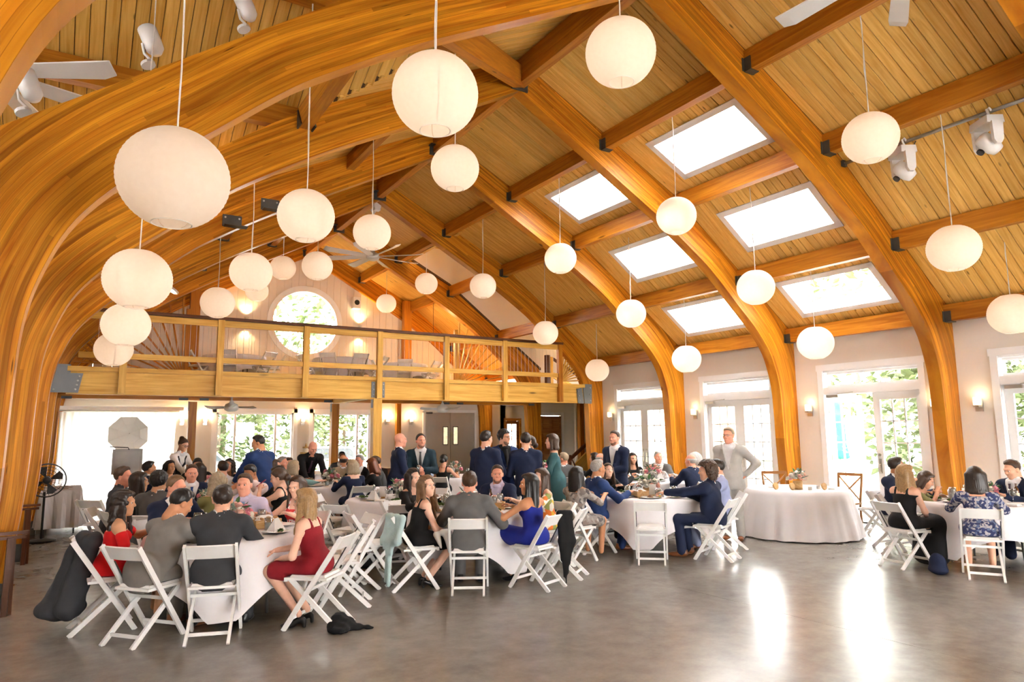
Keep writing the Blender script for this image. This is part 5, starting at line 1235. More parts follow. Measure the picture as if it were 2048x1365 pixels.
# ---- shoes
def shoe_mesh(kind):
    S = SDF((-.06, -.10, -.01), (.06, .20, .13), .010)
    if kind == 'm':
        S.ell((0, -.01, .055), (.042, .075, .045), .03); S.ell((0, .10, .035), (.045, .095, .032), .04); S.cone((0, -.03, .06), (0, -.03, .11), .040, .043, .02); S.cut(lambda X, Y, Z: .0-Z+0*X+0*Y); S.cut(lambda X, Y, Z: Z-.105+0*X+0*Y)
    else:
        S.ell((0, .10, .022), (.038, .07, .022), .02); S.cone((0, -.04, .075), (0, .08, .022), .026, .024, .03); S.cone((0, -.055, .07), (0, -.06, .005), .020, .016, .01); S.cut(lambda X, Y, Z: .0-Z+0*X+0*Y)
    return S.mesh()
_SHOE = {}
def person_frame_mats(): pass
SKIN = {'light': srgb(226, 170, 140), 'fair': srgb(233, 184, 158), 'tan': srgb(196, 136, 98), 'olive': srgb(205, 150, 112), 'brown': srgb(140, 88, 60), 'pink': srgb(226, 158, 132)}
def skin_mat(k): return plain('skin_'+k, SKIN[k], .5, noise=.04, nscale=25, spec=.35)
def hair_mat(k):
    c = {'black': (.012, .009, .008), 'dark': (.022, .012, .008), 'brown': (.055, .026, .013), 'light': (.16, .085, .038), 'blonde': (.34, .20, .085), 'grey': (.30, .28, .26), 'silver': (.52, .50, .47), 'red': (.20, .055, .018), 'greyblond': (.36, .27, .17)}[k]
    return plain('hair_'+k, c, .42, noise=.22, nscale=60, spec=.45)
def beard_mat(k, sk):
    hair_mat(k); c = {'black': (.012, .009, .008), 'dark': (.022, .012, .008), 'brown': (.055, .026, .013)}.get(k, (.05, .03, .02)); t = SKIN[sk]
    return plain('beard_%s_%s' % (k, sk), [a*.72+b*.28 for a, b in zip(c, t)], .8, noise=.3, nscale=120)
FAB = {'navy': (.012, .019, .050), 'blue': (.017, .040, .130), 'charcoal': (.040, .041, .045), 'grey': (.20, .185, .165), 'midgrey': (.115, .112, .110), 'black': (.008, .008, .009), 'white': (.80, .79, .80), 'lavender': (.56, .50, .66), 'pinkshirt': (.80, .64, .62), 'skyblue': (.34, .43, .60),
 'red': (.62, .008, .010), 'wine': (.25, .010, .018), 'olive': (.24, .23, .09), 'royal': (.012, .022, .24), 'teal': (.05, .13, .14), 'darkteal': (.018, .040, .055), 'floral': (.72, .42, .18), 'taupe': (.20, .17, .14), 'tan': (.36, .28, .18), 'lightgrey': (.46, .44, .41), 'seafoam': (.22, .38, .37), 'pattern': (.10, .11, .20), 'redfloral': (.62, .06, .05), 'purple': (.05, .03, .06), 'darkgrey': (.07, .07, .07), 'bluetie': (.03, .08, .28), 'sky': (.20, .34, .60), 'redtie': (.5, .02, .02), 'gold': (.45, .35, .16), 'plum': (.10, .06, .09), 'lightblue': (.36, .40, .62)}
def fab(k):
    nm = 'fabric_'+k
    if nm in MATS: return MATS[nm]
    if k in ('floral', 'redfloral', 'pattern', 'taupe'):
        m, N, L, B = new_mat(nm); B.inputs['Roughness'].default_value = .8; tc = N.new('ShaderNodeTexCoord'); vo = N.new('ShaderNodeTexVoronoi'); vo.inputs['Scale'].default_value = {'floral': 15, 'redfloral': 26, 'pattern': 40, 'taupe': 22}[k]; L.new(tc.outputs['Object'], vo.inputs['Vector'])
        rp = N.new('ShaderNodeValToRGB'); rp.color_ramp.interpolation = 'CONSTANT'; cs = {'floral': [(.80, .76, .66), (.75, .20, .03), (.80, .50, .06), (.30, .33, .10), (.82, .78, .70)], 'redfloral': [(.62, .03, .03), (.7, .05, .05), (.75, .62, .6), (.08, .04, .08), (.66, .04, .04)], 'pattern': [(.03, .04, .13), (.30, .30, .36), (.02, .03, .10), (.10, .14, .26), (.45, .42, .44)], 'taupe': [(.24, .21, .19), (.10, .09, .09), (.40, .36, .33), (.2, .15, .13), (.3, .27, .24)]}[k]
        e = rp.color_ramp.elements; e[0].color = rgba(cs[0]); e[1].position = .8; e[1].color = rgba(cs[4])
        for i in (1, 2, 3): n_ = e.new(.2*i+.1); n_.color = rgba(cs[i])
        sc = N.new('ShaderNodeSeparateColor'); L.new(vo.outputs['Color'], sc.inputs[0]); L.new(sc.outputs[0], rp.inputs['Fac']); L.new(rp.outputs['Color'], B.inputs['Base Color']); return m
    return plain(nm, FAB[k], .78, noise=.10, nscale=9, bump=.35, bscale=14, spec=.25)

def ik(S, T, l1, l2, pole):
    d = T-S; L = np.linalg.norm(d); L2 = min(L, (l1+l2)*.995); u = d/(L+1e-9); T = S+u*L2
    a = (l1*l1-l2*l2+L2*L2)/(2*L2); hh = math.sqrt(max(0, l1*l1-a*a)); p = pole-u*(pole @ u); return S+u*a+nrm(p)*hh, T
POSE_ARM = {'table': (.17, .44, .83), 'table2': (.10, .50, .84), 'lap': (.10, .30, .60), 'lap2': (.02, .36, .58), 'phone': (.05, .32, .98), 'mouth': (.05, .22, 1.06), 'reach': (.22, .60, .86), 'chairarm': (.24, .34, .78), 'side': (.30, .25, .75),
  'down': (.25, .03, .80), 'drink': (.07, .27, 1.13), 'drink2': (.02, .25, 1.08), 'hip': (.21, -.03, 1.00), 'pocket': (.20, .10, .86), 'lean': (.18, .62, .80), 'lean2': (.10, .55, .82), 'hold': (.14, .30, 1.02)}
PEOPLE_N = [0]
def person(x, y, th, kind='sit', sex='m', label='', outfit=('suit', 'navy', 'white', None, 'navy'), hair=('short', 'dark'), skin='light', lean=8, s=1.0, hy=0, hp=0, arms=('table', 'table'), h=.016, beard=None, glasses=False, legs='fwd', hz=None, shoes=None, twist=0, curl=.45, tilt=0):
    """one guest: body (continuous skin surface) with garments, hair and small things as children"""
    f = sex == 'f'; l = math.radians(lean); u = v3(0, math.sin(l), math.cos(l)); fw = v3(0, math.cos(l), -math.sin(l))
    sit = kind == 'sit'; P = v3(0, 0, .535) if sit else v3(0, 0, .955)
    if kind == 'bend': P = v3(0, -.08, .93)
    sw = .158 if f else .190; tl = (.87 if f else .92) if sit else (.94 if f else 1.0)
    W = P+u*.15*tl; Ch = P+u*.32*tl; Sh = P+u*.445*tl; Nk = P+u*.505*tl
    ct, st_ = math.cos(math.radians(twist)), math.sin(math.radians(twist))
    def tw(p): r = p-Sh; rx, ry = r[0]*ct-r[1]*st_, r[0]*st_+r[1]*ct; return Sh+v3(rx, ry, r[2])
    SL, SR = tw(Sh+v3(-sw, 0, -.01)), tw(Sh+v3(sw, 0, -.01))
    # head frame
    hyr, hpr, tr_ = math.radians(hy), math.radians(hp), math.radians(tilt)
    Rz = np.array(Matrix.Rotation(hyr, 3, 'Z')); Rx = np.array(Matrix.Rotation(hpr, 3, 'X')); Ry = np.array(Matrix.Rotation(tr_, 3, 'Y')); RH = Rz @ Rx @ Ry
    hs = .97 if f else 1.0
    lift = nrm(u*.55+v3(0, 0, 1)); HC = Nk+lift*(.156 if sit else .165)+v3(0, .03, 0)
    # arms
    l1, l2 = (.275, .245) if f else (.30, .265); A = {}
    for sd, S0, nm in ((-1, SL, arms[0]), (1, SR, arms[1])):
        t = POSE_ARM[nm] if isinstance(nm, str) else nm; t = np.array(t, float)*v3(sd if isinstance(nm, str) else 1, 1, 1)
        if sit and isinstance(nm, str) and nm == 'table': t[2] = .83/s if s else .83
        pole = v3(sd*.75, -.35, -.8) if nm not in ('hip',) else v3(sd*1.0, -.6, .0)
        if nm in ('down', 'pocket'): pole = v3(sd*.25, -1, -.1)
        A[sd] = (S0,)+ik(S0, t, l1, l2, pole)
    # legs
    Lg = {}
    for sd in (-1, 1):
        hip = P+v3(sd*.088, .02, -.03)
        if sit:
            if legs == 'fwd': kn, an = v3(sd*.12, .44, .50), v3(sd*.12, .40, .085)
            elif legs == 'under': kn, an = v3(sd*.10, .42, .48), v3(sd*.09, .12, .10)
            elif legs == 'cross': kn, an = (v3(-.03, .43, .58), v3(.16, .60, .30)) if sd < 0 else (v3(.06, .42, .49), v3(.05, .36, .085))
            else: kn, an = v3(sd*.20, .40, .49), v3(sd*.22, .34, .085)
        else: kn, an = v3(sd*.098, .03, .50), v3(sd*.105, -.01, .09)
        Lg[sd] = (hip, kn, an)
    allp = [P, W, Sh, Nk, HC]+[q for a in A.values() for q in a]+[q for a in Lg.values() for q in a]
    lo, hi = np.min(allp, 0)-.24, np.max(allp, 0)+.20
    def torso(S, e, mid=0, lower=True, upper=True, k=.05):
        R = np.array([[1, 0, 0], [0, fw[1], u[1]], [0, fw[2], u[2]]])
        if f:
            if upper:
                S.ell(Ch+fw*.0, (.138+e, .096+e, .165), k, mid, R)
                for sd in (-1, 1): S.ell(Ch+v3(sd*.068, 0, 0)+fw*.072+u*.01, (.058+e*.5, .050+e*.5, .058), .03, mid, R)
            S.ell(W, (.122+e, .094+e, .15), k, mid, R)
            if lower: S.ell(P+v3(0, -.02, .02), (.172+e, .130+e, .125+e), k, mid)
        else:
            if upper: S.ell(Ch, (.168+e, .112+e, .185), k, mid, R)
            S.ell(W+fw*.012, (.152+e, .116+e, .17), k, mid, R)
            if lower: S.ell(P+v3(0, -.02, .02), (.165+e, .125+e, .12+e), k, mid)
    def shoulders(S, e, mid=0):
        r = (.048 if f else .060)+e; S.cone(SL, SR, r, r, .05, mid)
        for q in (SL, SR): S.cone(Nk+lift*.02, q*.8+Nk*.2, r*.85, r*.85, .05, mid)
    def arm(S, sd, e, mid=0, frac=1.0):
        a, b, c = A[sd]; r0, r1, r2 = (.041, .035, .026) if f else (.053, .044, .031)
        S.cone(a, b, r0+e, r1+e, .035, mid)
        if frac > .5: c2 = b+(c-b)*min(1, (frac-.5)*2); S.cone(b, c2, r1+e, r2+e, .03, mid)
    def thigh(S, sd, e, mid=0):
        a, b, c = Lg[sd]; r0, r1 = (.080, .055) if f else (.085, .060); S.cone(a, b, r0+e, r1+e, .05, mid)
    def shin(S, sd, e, mid=0, hem=0.0):
        a, b, c = Lg[sd]; r1, r2 = (.055, .035) if f else (.060, .040); S.cone(b, c, r1+e*.8, r2+e+hem, .03, mid)
    SEATZ = .472
    def on_seat(S, back=-9):
        if sit: S.cut(lambda X, Y, Z: np.minimum(np.minimum(SEATZ-Z, .235-Y), Y-back)+0*X)
    root = thing('person', label, 'person', TR(x, y, 0 if not sit else .455*(1-s), rz=th, s=s)); PEOPLE_N[0] += 1
    far = h > .02
    # ---------------- body
    S = SDF(lo, hi, h)
    torso(S, 0, 5); shoulders(S, 0, 5)
    S.cone(Sh, Nk+lift*.05, .058 if not f else .05, .050 if not f else .043, .04, 0)
    S.cone(Nk, HC+RH @ v3(0, -.03, -.085), .050 if f else .060, .046 if f else .057, .03, 0)
    for sd in (-1, 1): thigh(S, sd, 0, 6)
    on_seat(S)
    for sd in (-1, 1): arm(S, sd, 0, 0); shin(S, sd, 0, 6)
    v, q, fm = S.mesh(); fm = np.array(fm)
    hv, hq, hf = head_template(sex, .008 if h < .019 else .012)
    parts = [(v, q, fm), ((hv*hs) @ RH.T+HC, hq, hf)]
    for sd in (-1, 1):
        a, b, c = A[sd]; d = nrm(c-b)
        side = v3(-sd, 0, 0) if kind != 'sit' and (arms[0 if sd < 0 else 1] in ('down',)) else v3(0, 0, -1)
        if arms[0 if sd < 0 else 1] in ('drink', 'phone', 'drink2', 'hold', 'mouth'): side = v3(-sd, 0, -.2)
        zz = -nrm(side-d*(side @ d)); xx = np.cross(d, zz); Mh = np.stack([xx*(-sd), d, zz], 1)
        cv_, cq = hand_template(1.0 if arms[0 if sd < 0 else 1] in ('drink', 'phone', 'drink2', 'hold') else curl, .0065 if h < .017 else (.009 if not far else .013))
        vv = (cv_*(.90 if f else 1.0)) @ Mh.T+c
        cq2 = cq if np.linalg.det(Mh) > 0 else cq[:, ::-1]
        parts.append((vv, cq2, np.zeros(len(cq), int)))
    o = 0; V_, Q_, F_ = [], [], []
    for a, b, c in parts: V_.append(a); Q_.append(b+o); F_.append(c); o += len(a)
    me = np_mesh('body', np.concatenate(V_), np.concatenate(Q_)); kd = outfit[0]
    under = {'suit': lambda: fab(outfit[2]), 'shirt': lambda: fab(outfit[1]), 'vest': lambda: fab('white')}.get(kd, lambda: skin_mat(skin))()
    bo = link_mesh('body', me, [skin_mat(skin), plain('lips_'+('f' if f else 'm'), srgb(176, 84, 78) if f else srgb(190, 116, 100), .4), plain('eye_white', (.75, .72, .68), .3), plain('iris_brown', (.03, .017, .010), .2), hair_mat(hair[1] if hair[1] not in ('silver', 'blonde') else 'light'), under, skin_mat(skin) if f else under], root, True, None, np.concatenate(F_).astype(np.int32))
    def garment(name, S, mat):
        v, q, fm = S.mesh()
        if len(q): return link_mesh(name, np_mesh(name, v, q), mat, root, True)
    Hh = lambda X, Y, Z: (X-P[0])*u[0]+(Y-P[1])*u[1]+(Z-P[2])*u[2]          # height along the spine
    Ff = lambda X, Y, Z: (X-P[0])*fw[0]+(Y-P[1])*fw[1]+(Z-P[2])*fw[2]       # forward of the spine
    neck_a = .505*tl
    def front(a_, e=0.0):
        r = (.112, .116) if not f else (.10, .094); t = min(1, max(0, (a_-.15)/.17)); base = r[1]+(r[0]-r[1])*t; c = .32 if a_ > .24 else .15
        hgt = .185 if a_ > .24 else .17; q = max(0.05, 1-((a_-c)/(hgt+.05))**2); return base*math.sqrt(q)+e+(.012 if a_ <= .24 else 0)
    if kd in ('suit', 'shirt', 'vest'):
        tc_ = outfit[4] if kd == 'suit' else outfit[3]
        S = SDF(lo, hi, h); S.ell(P+v3(0, -.02, .02), (.172, .132, .125), .05)
        for sd in (-1, 1): thigh(S, sd, .014)
        on_seat(S)
        for sd in (-1, 1): shin(S, sd, .014, 0, .012)
        garment('trousers', S, fab(tc_))
    if kd == 'suit':
        S = SDF(lo, hi, h); torso(S, .020); shoulders(S, .014)
        for sd in (-1, 1): arm(S, sd, .016, 0, .96); q_ = SL if sd < 0 else SR; S.cone(q_+v3(0, .02, .012), q_+v3(0, -.02, .012), .062, .062, .03)
        S.warp(lambda X, Y, Z: .0035*np.sin(Z*38+X*22+2*np.sin(Y*25))*np.sin(X*31+Y*20))
        if sit: S.ell(P+v3(0, -.10, .0), (.195, .075, .19), .06); on_seat(S, -.135); S.cut(lambda X, Y, Z: .39-Z+0*X+0*Y)
        else:
            S.cone(P+v3(0, -.01, .0), P+v3(0, -.015, -.13), .155, .160, .06); S.ell(P+v3(0, -.01, -.11), (.205, .155, .13), .06); S.cut(lambda X, Y, Z: (P[2]-.17)-Z+0*X+0*Y)
        t0, t1 = .17, neck_a-.01
        S.cut(lambda X, Y, Z: np.minimum(.012+.085*np.clip((Hh(X, Y, Z)-t0)/(t1-t0), -1, 1.1)-np.abs(X), Ff(X, Y, Z)-.01))
        S.cut(lambda X, Y, Z: np.minimum(.072-np.sqrt(X**2+(Ff(X, Y, Z)-.005)**2), Hh(X, Y, Z)-neck_a+.012))
        garment('jacket', S, fab(outfit[1]))
        if not far and twist == 0:
            for sd in (-1, 1):                     # lapels
                m = MB(); pts = []
                for a_ in np.linspace(.19, .46, 6):
                    w0 = .012+.085*(a_-t0)/(t1-t0); w1 = w0+.018+.030*math.sin(min(1, (a_-.17)/.24)*PI*.8); fr = front(a_*1.0, .030)
                    pts.append((w0, w1, a_, fr))
                for (w0, w1, a_, fr) in pts:
                    for w, dd in ((w0, .004), (w1, -.006-.10*w1)): pp = P+u*a_*tl+fw*(fr+dd)+v3(sd*w, 0, 0); m.v.append(tuple(pp))
                for i in range(5): m.f.append((2*i, 2*i+1, 2*i+3, 2*i+2)); m.m.append(0)
                m.build('lapel', fab(outfit[1]), root)
    elif kd == 'shirt':
        S = SDF(lo, hi, h); torso(S, .014); shoulders(S, .010)
        for sd in (-1, 1): arm(S, sd, .014, 0, .92)
        S.cut(lambda X, Y, Z: Hh(X, Y, Z)-neck_a-.005)
        if sit: S.cut(lambda X, Y, Z: .47-Z+0*X+0*Y)
        else: S.cut(lambda X, Y, Z: (P[2]-.02)-Z+0*X+0*Y)
        garment('shirt', S, fab(outfit[1]))
    elif kd == 'vest':
        S = SDF(lo, hi, h); torso(S, .012); shoulders(S, .008)
        for sd in (-1, 1): arm(S, sd, .014, 0, .92)
        S.cut(lambda X, Y, Z: Hh(X, Y, Z)-neck_a-.005); S.cut(lambda X, Y, Z: (P[2]-.02)-Z+0*X+0*Y); garment('shirt', S, fab('white'))
        S = SDF(lo, hi, h); torso(S, .024); shoulders(S, .016); S.cut(lambda X, Y, Z: np.abs(X)-.115+0*Y+0*Z); S.cut(lambda X, Y, Z: Hh(X, Y, Z)-neck_a+.02); S.cut(lambda X, Y, Z: np.minimum(.07*np.clip((Hh(X, Y, Z)-.2)/.25, -1, 1)-np.abs(X), Ff(X, Y, Z))); garment('vest', S, fab(outfit[1]))
    if kd in ('suit', 'shirt', 'vest'):
        cb = MB(); R0 = .060 if not f else .052; n = 16; M4 = Matrix(((1, 0, 0, 0), (0, float(fw[1]), float(u[1]), 0), (0, float(fw[2]), float(u[2]), 0), (0, 0, 0, 1))); c0 = Nk+fw*.004
        cb.lathe([(R0+.026, -.040), (R0+.030, -.022), (R0+.012, .014), (R0+.004, .016), (R0+.006, -.03), (R0+.026, -.040)], n, M=Matrix.Translation(tuple(c0+u*.014)) @ M4); cb.build('collar', fab(outfit[2] if kd == 'suit' else ('white' if kd == 'vest' else outfit[1])), root, smooth=True)
        if kd == 'suit':
            jc = MB(); na = 15
            for i in range(na):
                a_ = math.radians(160+220*i/(na-1)); 
                for r_, z_ in ((R0+.050, -.062), (R0+.034, -.020), (R0+.022, -.004), (R0+.016, -.030)): pp = Matrix.Translation(tuple(c0)) @ M4 @ Vector((r_*math.cos(a_), r_*math.sin(a_), z_)); jc.v.append(tuple(pp))
            for i in range(na-1):
                for j in range(3): o_ = i*4+j; jc.f.append((o_, o_+4, o_+5, o_+1)); jc.m.append(0)
            jc.build('jacket_collar', fab(outfit[1]), root, smooth=True)
        tie = outfit[3] if kd == 'suit' else (outfit[2] if kd == 'shirt' else None)
        if tie:
            m = MB(); al = np.linspace(.485, .12 if kd == 'shirt' else .16, 9)
            for i, a_ in enumerate(al):
                w = .020 if i == 0 else (.014 if i == 1 else .016+.020*(i-1)/8); fr = max(front(a_, .024 if kd == 'suit' else .022), .052 if i < 2 else 0)+(.010 if i == 0 else 0)
                for sd in (-1, 0, 1): m.v.append(tuple(P+u*a_*tl+fw*(fr+(.006 if sd == 0 else 0))+v3(sd*w, 0, 0)))
            for i in range(8):
                for j in range(2): m.f.append((3*i+j, 3*i+j+1, 3*i+j+4, 3*i+j+3)); m.m.append(0)
            m.build('tie', fab(tie), root, smooth=True)
    if kd == 'dress':
        col, neckl, length = outfit[1:4]; S = SDF(lo-v3(.05, .05, .1), hi+v3(.05, .12, 0), h); torso(S, .012)
        if neckl in ('sleeve', 'short', 'strap', 'wrap'): shoulders(S, .010)
        if neckl in ('sleeve', 'short', 'cap'):
            for sd in (-1, 1): arm(S, sd, .013, 0, {'sleeve': .92, 'short': .42, 'cap': .3}[neckl])
        bust = .40*tl
        if neckl == 'strapless' or neckl == 'offsh': S.cut(lambda X, Y, Z: Hh(X, Y, Z)-bust+.02*np.cos(X*20))
        elif neckl == 'strap':
            S.cut(lambda X, Y, Z: np.minimum(Hh(X, Y, Z)-bust-.0, np.maximum(np.abs(np.abs(X)-.082)-.016, -9)))
        else: S.cut(lambda X, Y, Z: np.minimum(.075-np.abs(X)+.0*Y, Hh(X, Y, Z)-(.43*tl))); S.cut(lambda X, Y, Z: Hh(X, Y, Z)-neck_a+.01)
        if sit:
            S2 = SDF(lo-v3(.05, .05, .1), hi+v3(.05, .12, 0), h); S2.ell(P+v3(0, -.02, .01), (.185, .145, .13), .05)
            end = {'knee': .86, 'long': 1.0, 'mid': .95}[length]
            for sd in (-1, 1):
                a, b, c = Lg[sd]; S2.cone(a, a+(b-a)*end, .098, .082, .10)
            on_seat(S2); on_seat(S)
            for sd in (-1, 1):
                a, b, c = Lg[sd]
                if length == 'long': S2.cone(b, b+(c-b)*.92, .090, .115, .12)
            if length == 'long': S2.cone((Lg[-1][1]+Lg[1][1])/2, (Lg[-1][2]+Lg[1][2])/2+v3(0, 0, .04), .10, .14, .12)
            else: S2.cone((Lg[-1][0]+Lg[1][0])/2, ((Lg[-1][1]+Lg[1][1])/2)*end+((Lg[-1][0]+Lg[1][0])/2)*(1-end), .09, .075, .1)
            S.D = np.minimum(S.D, S2.D)
        else:
            e_ = {'knee': .50, 'long': .12, 'mid': .35}[length]
            S.cone(P+v3(0, -.01, 0), v3(0, .0, e_+.05), .165, .20, .08); S.cut(lambda X, Y, Z: e_-Z+0*X+0*Y)
        garment('dress', S, fab(col))
        if neckl == 'offsh':
            for sd in (-1, 1):
                S = SDF(lo, hi, h); a, b, c = A[sd]; S.cone(a+(b-a)*.30, a+(b-a)*.62, .056, .052, .01); garment('sleeve_band', S, fab(col))
    # ---------------- hair, beard, glasses, shoes
    if hair[0] != 'none':
        v, q = hair_template(hair[0], .009 if h < .019 else .013); link_mesh('hair', np_mesh('hair', (v*hs) @ RH.T+HC, q), hair_mat(hair[1]), root, True)
    if beard:
        v, q = beard_template(.008 if h < .019 else .012); link_mesh('beard', np_mesh('beard', (v*hs) @ RH.T+HC, q), beard_mat(beard, skin), root, True)
    if glasses:
        g = MB()
        for sd in (-1, 1):
            ring = [tuple(RH @ (v3(sd*.032+.024*math.cos(t), .103-.003*abs(math.cos(t)), .002+.018*math.sin(t))*hs)+HC) for t in np.linspace(0, 2*PI, 13)]; g.tube(ring, .0022, 5)
            g.tube([tuple(RH @ (v3(sd*.057, .098, .006)*hs)+HC), tuple(RH @ (v3(sd*.080, .0, .008)*hs)+HC)], .002, 5)
        g.tube([tuple(RH @ (v3(-.009, .108, .006)*hs)+HC), tuple(RH @ (v3(.009, .108, .006)*hs)+HC)], .002, 5); g.build('glasses', M_BLACK, root)
    if shoes and not far:
        k = 'f' if f else 'm'
        if k not in _SHOE: v, q, fm = shoe_mesh(k); _SHOE[k] = (v, q)
        v, q = _SHOE[k]
        for sd in (-1, 1):
            a, b, c = Lg[sd]; dz = 0 if legs != 'cross' or sd > 0 else c[2]-.085
            m4 = Matrix.Translation((c[0], c[1], max(0, dz)-(0 if s == 1 else .455*(1-s)/s if sit else 0))) @ Matrix.Rotation(-sd*.15, 4, 'Z')
            me = np_mesh('shoe', v, q); o = link_mesh('shoe', me, shoes, root, True); o.matrix_basis = m4
    return root, HC, A
# ------------------------------------------------------------------ the guests
M_BROWNSHOE = plain('brown_leather', (.22, .075, .022), .35); M_BLACKSHOE = plain('black_leather', (.012, .012, .012), .3)
def seat(key, x, y, label, look=None, chair_label=None, push=.0, **k):
    """guest on a folding chair, facing the table key (or the point look)"""
    tx, ty = (TBL[key][0], TBL[key][1]) if look is None else look
    th = face(x, y, tx, ty); c, s_ = -math.sin(th), math.cos(th)
    if chair_label is not False: chair(x-c*.02, y-s_*.02, th, chair_label or ('chair of the '+label))
    return person(x, y, th, 'sit', label=label, **k)
suit = lambda j, tie=None, sh='white', tr=None: ('suit', j, sh, tie, tr or j)
N1, N2, N3 = .0145, .018, .024
_q = 'chair under the '
# --- nearest left table
seat('T1', 1.08, 6.62, 'man in charcoal suit seen from behind, nearest at the left', outfit=suit('charcoal'), hair=('short', 'dark'), skin='light', lean=20, h=N1, arms=('table', 'table'), shoes=M_BLACKSHOE, legs='wide', hy=4, chair_label='white folding chair of the man in charcoal, nearest at the left')
seat('T1', .60, 6.86, 'man in light grey suit bowed over his plate at the left', outfit=suit('grey'), hair=('short', 'black'), skin='tan', lean=30, h=N1, hy=-20, hp=-28, arms=('table2', 'table2'), shoes=M_BROWNSHOE, chair_label='white folding chair of the man in light grey at the left')
seat('T1', .33, 7.42, 'woman with dark curls in a red off shoulder dress at the left', sex='f', outfit=('dress', 'red', 'offsh', 'knee'), hair=('longcurl', 'dark'), skin='olive', lean=4, h=N1, hy=-20, s=.94, arms=('table', 'lap'), chair_label='white folding chair of the woman in red off shoulder dress')
seat('T1', 1.90, 6.45, 'long haired blond woman in a wine red lace dress, nearest table', look=(1.05, 7.2), sex='f', outfit=('dress', 'wine', 'strap', 'knee'), hair=('longwave', 'blonde'), skin='fair', lean=12, h=N1, hy=10, s=.95, arms=('lap', (-.02, .42, .66)), legs='under', shoes=M_BLACKSHOE, chair_label='white folding chair of the blond woman in wine red')
seat('T1', 1.66, 8.50, 'man in lavender shirt and blue tie facing the camera', outfit=('shirt', 'lavender', 'sky', 'charcoal'), hair=('short', 'brown'), skin='pink', lean=6, h=N1, hy=-12, s=.98)
seat('T1', 2.22, 8.22, 'woman with a red necklace in red floral dress', sex='f', outfit=('dress', 'redfloral', 'strap', 'knee'), hair=('medium', 'brown'), skin='fair', lean=6, h=N1, hp=-8, s=.97)
seat('T1', .88, 8.42, 'balding man in navy suit between heads at the left', outfit=suit('navy'), hair=('receding', 'light'), skin='pink', lean=8, h=N1, hp=-10, hy=10)
# --- second left table
seat('T0', .80, 9.42, 'dark haired man in taupe grey suit with his back turned', outfit=suit('midgrey'), hair=('curly', 'black'), skin='olive', lean=8, h=N2)
seat('T0', .62, 9.95, 'woman with long dark hair beside the man in charcoal', sex='f', outfit=('dress', 'black', 'strap', 'knee'), hair=('long', 'dark'), skin='olive', lean=4, h=N2, hy=-10)
seat('T0', .48, 10.45, 'smiling man in dark charcoal suit at the left end', outfit=suit('charcoal', None, 'charcoal'), hair=('short', 'brown'), skin='pink', lean=2, h=N2, hy=-8, s=1.03)
seat('T0', 1.50, 9.22, 'woman with blond curls in an olive dress from behind', sex='f', outfit=('dress', 'olive', 'short', 'knee'), hair=('longcurl', 'greyblond'), skin='fair', lean=10, h=N2, s=1.0)
seat('T0', 1.42, 11.15, 'man in navy suit with blue tie facing the camera', outfit=suit('navy', 'bluetie'), hair=('short', 'brown'), skin='pink', lean=4, h=N2)
_r19 = seat('T0', 2.30, 10.95, 'man in pink shirt and sky tie looking at a phone', outfit=('shirt', 'pinkshirt', 'sky', 'charcoal'), hair=('short', 'black'), skin='tan', lean=14, h=N2, hp=-26, arms=('phone', 'mouth'))
_r22 = seat('T0', 2.42, 9.72, 'woman in a backless black dress holding a red phone', sex='f', outfit=('dress', 'black', 'strap', 'knee'), hair=('lowbun', 'brown'), skin='fair', lean=8, h=N2, hp=-15, arms=('phone', 'table'))
seat('T0', 2.55, 10.38, 'dark haired woman behind the one with the red phone', sex='f', outfit=('dress', 'black', 'short', 'knee'), hair=('long', 'dark'), skin='light', lean=6, h=N2, hp=-10)
# --- farthest left table
seat('T6', .98, 13.2, 'bearded man in navy suit and tie before the curtain', outfit=suit('navy', 'bluetie'), hair=('short', 'black'), skin='tan', lean=4, h=N3, beard='black', hy=-10)
seat('T6', 1.42, 14.35, 'dark haired woman facing forward before the curtain edge', sex='f', outfit=('dress', 'black', 'strap', 'knee'), hair=('bob', 'black'), skin='olive', lean=6, h=N3)
seat('T6', 1.95, 14.55, 'man in black suit looking down at the far left table', outfit=suit('black'), hair=('short', 'black'), skin='light', lean=10, h=N3, hp=-20)
seat('T6', 1.72, 12.55, 'woman with dark hair next to a white shirt, far left', sex='f', outfit=('dress', 'purple', 'strap', 'knee'), hair=('long', 'dark'), skin='light', lean=6, h=N3)
seat('T6', 2.10, 12.45, 'man in white shirt seen from behind at the far left table', outfit=('shirt', 'white', None, 'charcoal'), hair=('short', 'dark'), skin='light', lean=8, h=N3)
seat('T6', 2.55, 14.5, 'woman with dark curls at the far left table', sex='f', outfit=('dress', 'black', 'short', 'knee'), hair=('longcurl', 'dark'), skin='light', lean=6, h=N3)
seat('T6', 2.62, 13.05, 'man with glasses and beard in navy at the far left table', outfit=suit('navy'), hair=('short', 'dark'), skin='tan', lean=4, h=N3, beard='dark', glasses=True, hy=30)
seat('T6', 2.82, 13.75, 'black haired woman with a flower in her hair', sex='f', outfit=('dress', 'purple', 'strap', 'knee'), hair=('curly', 'black'), skin='brown', lean=4, h=N3)
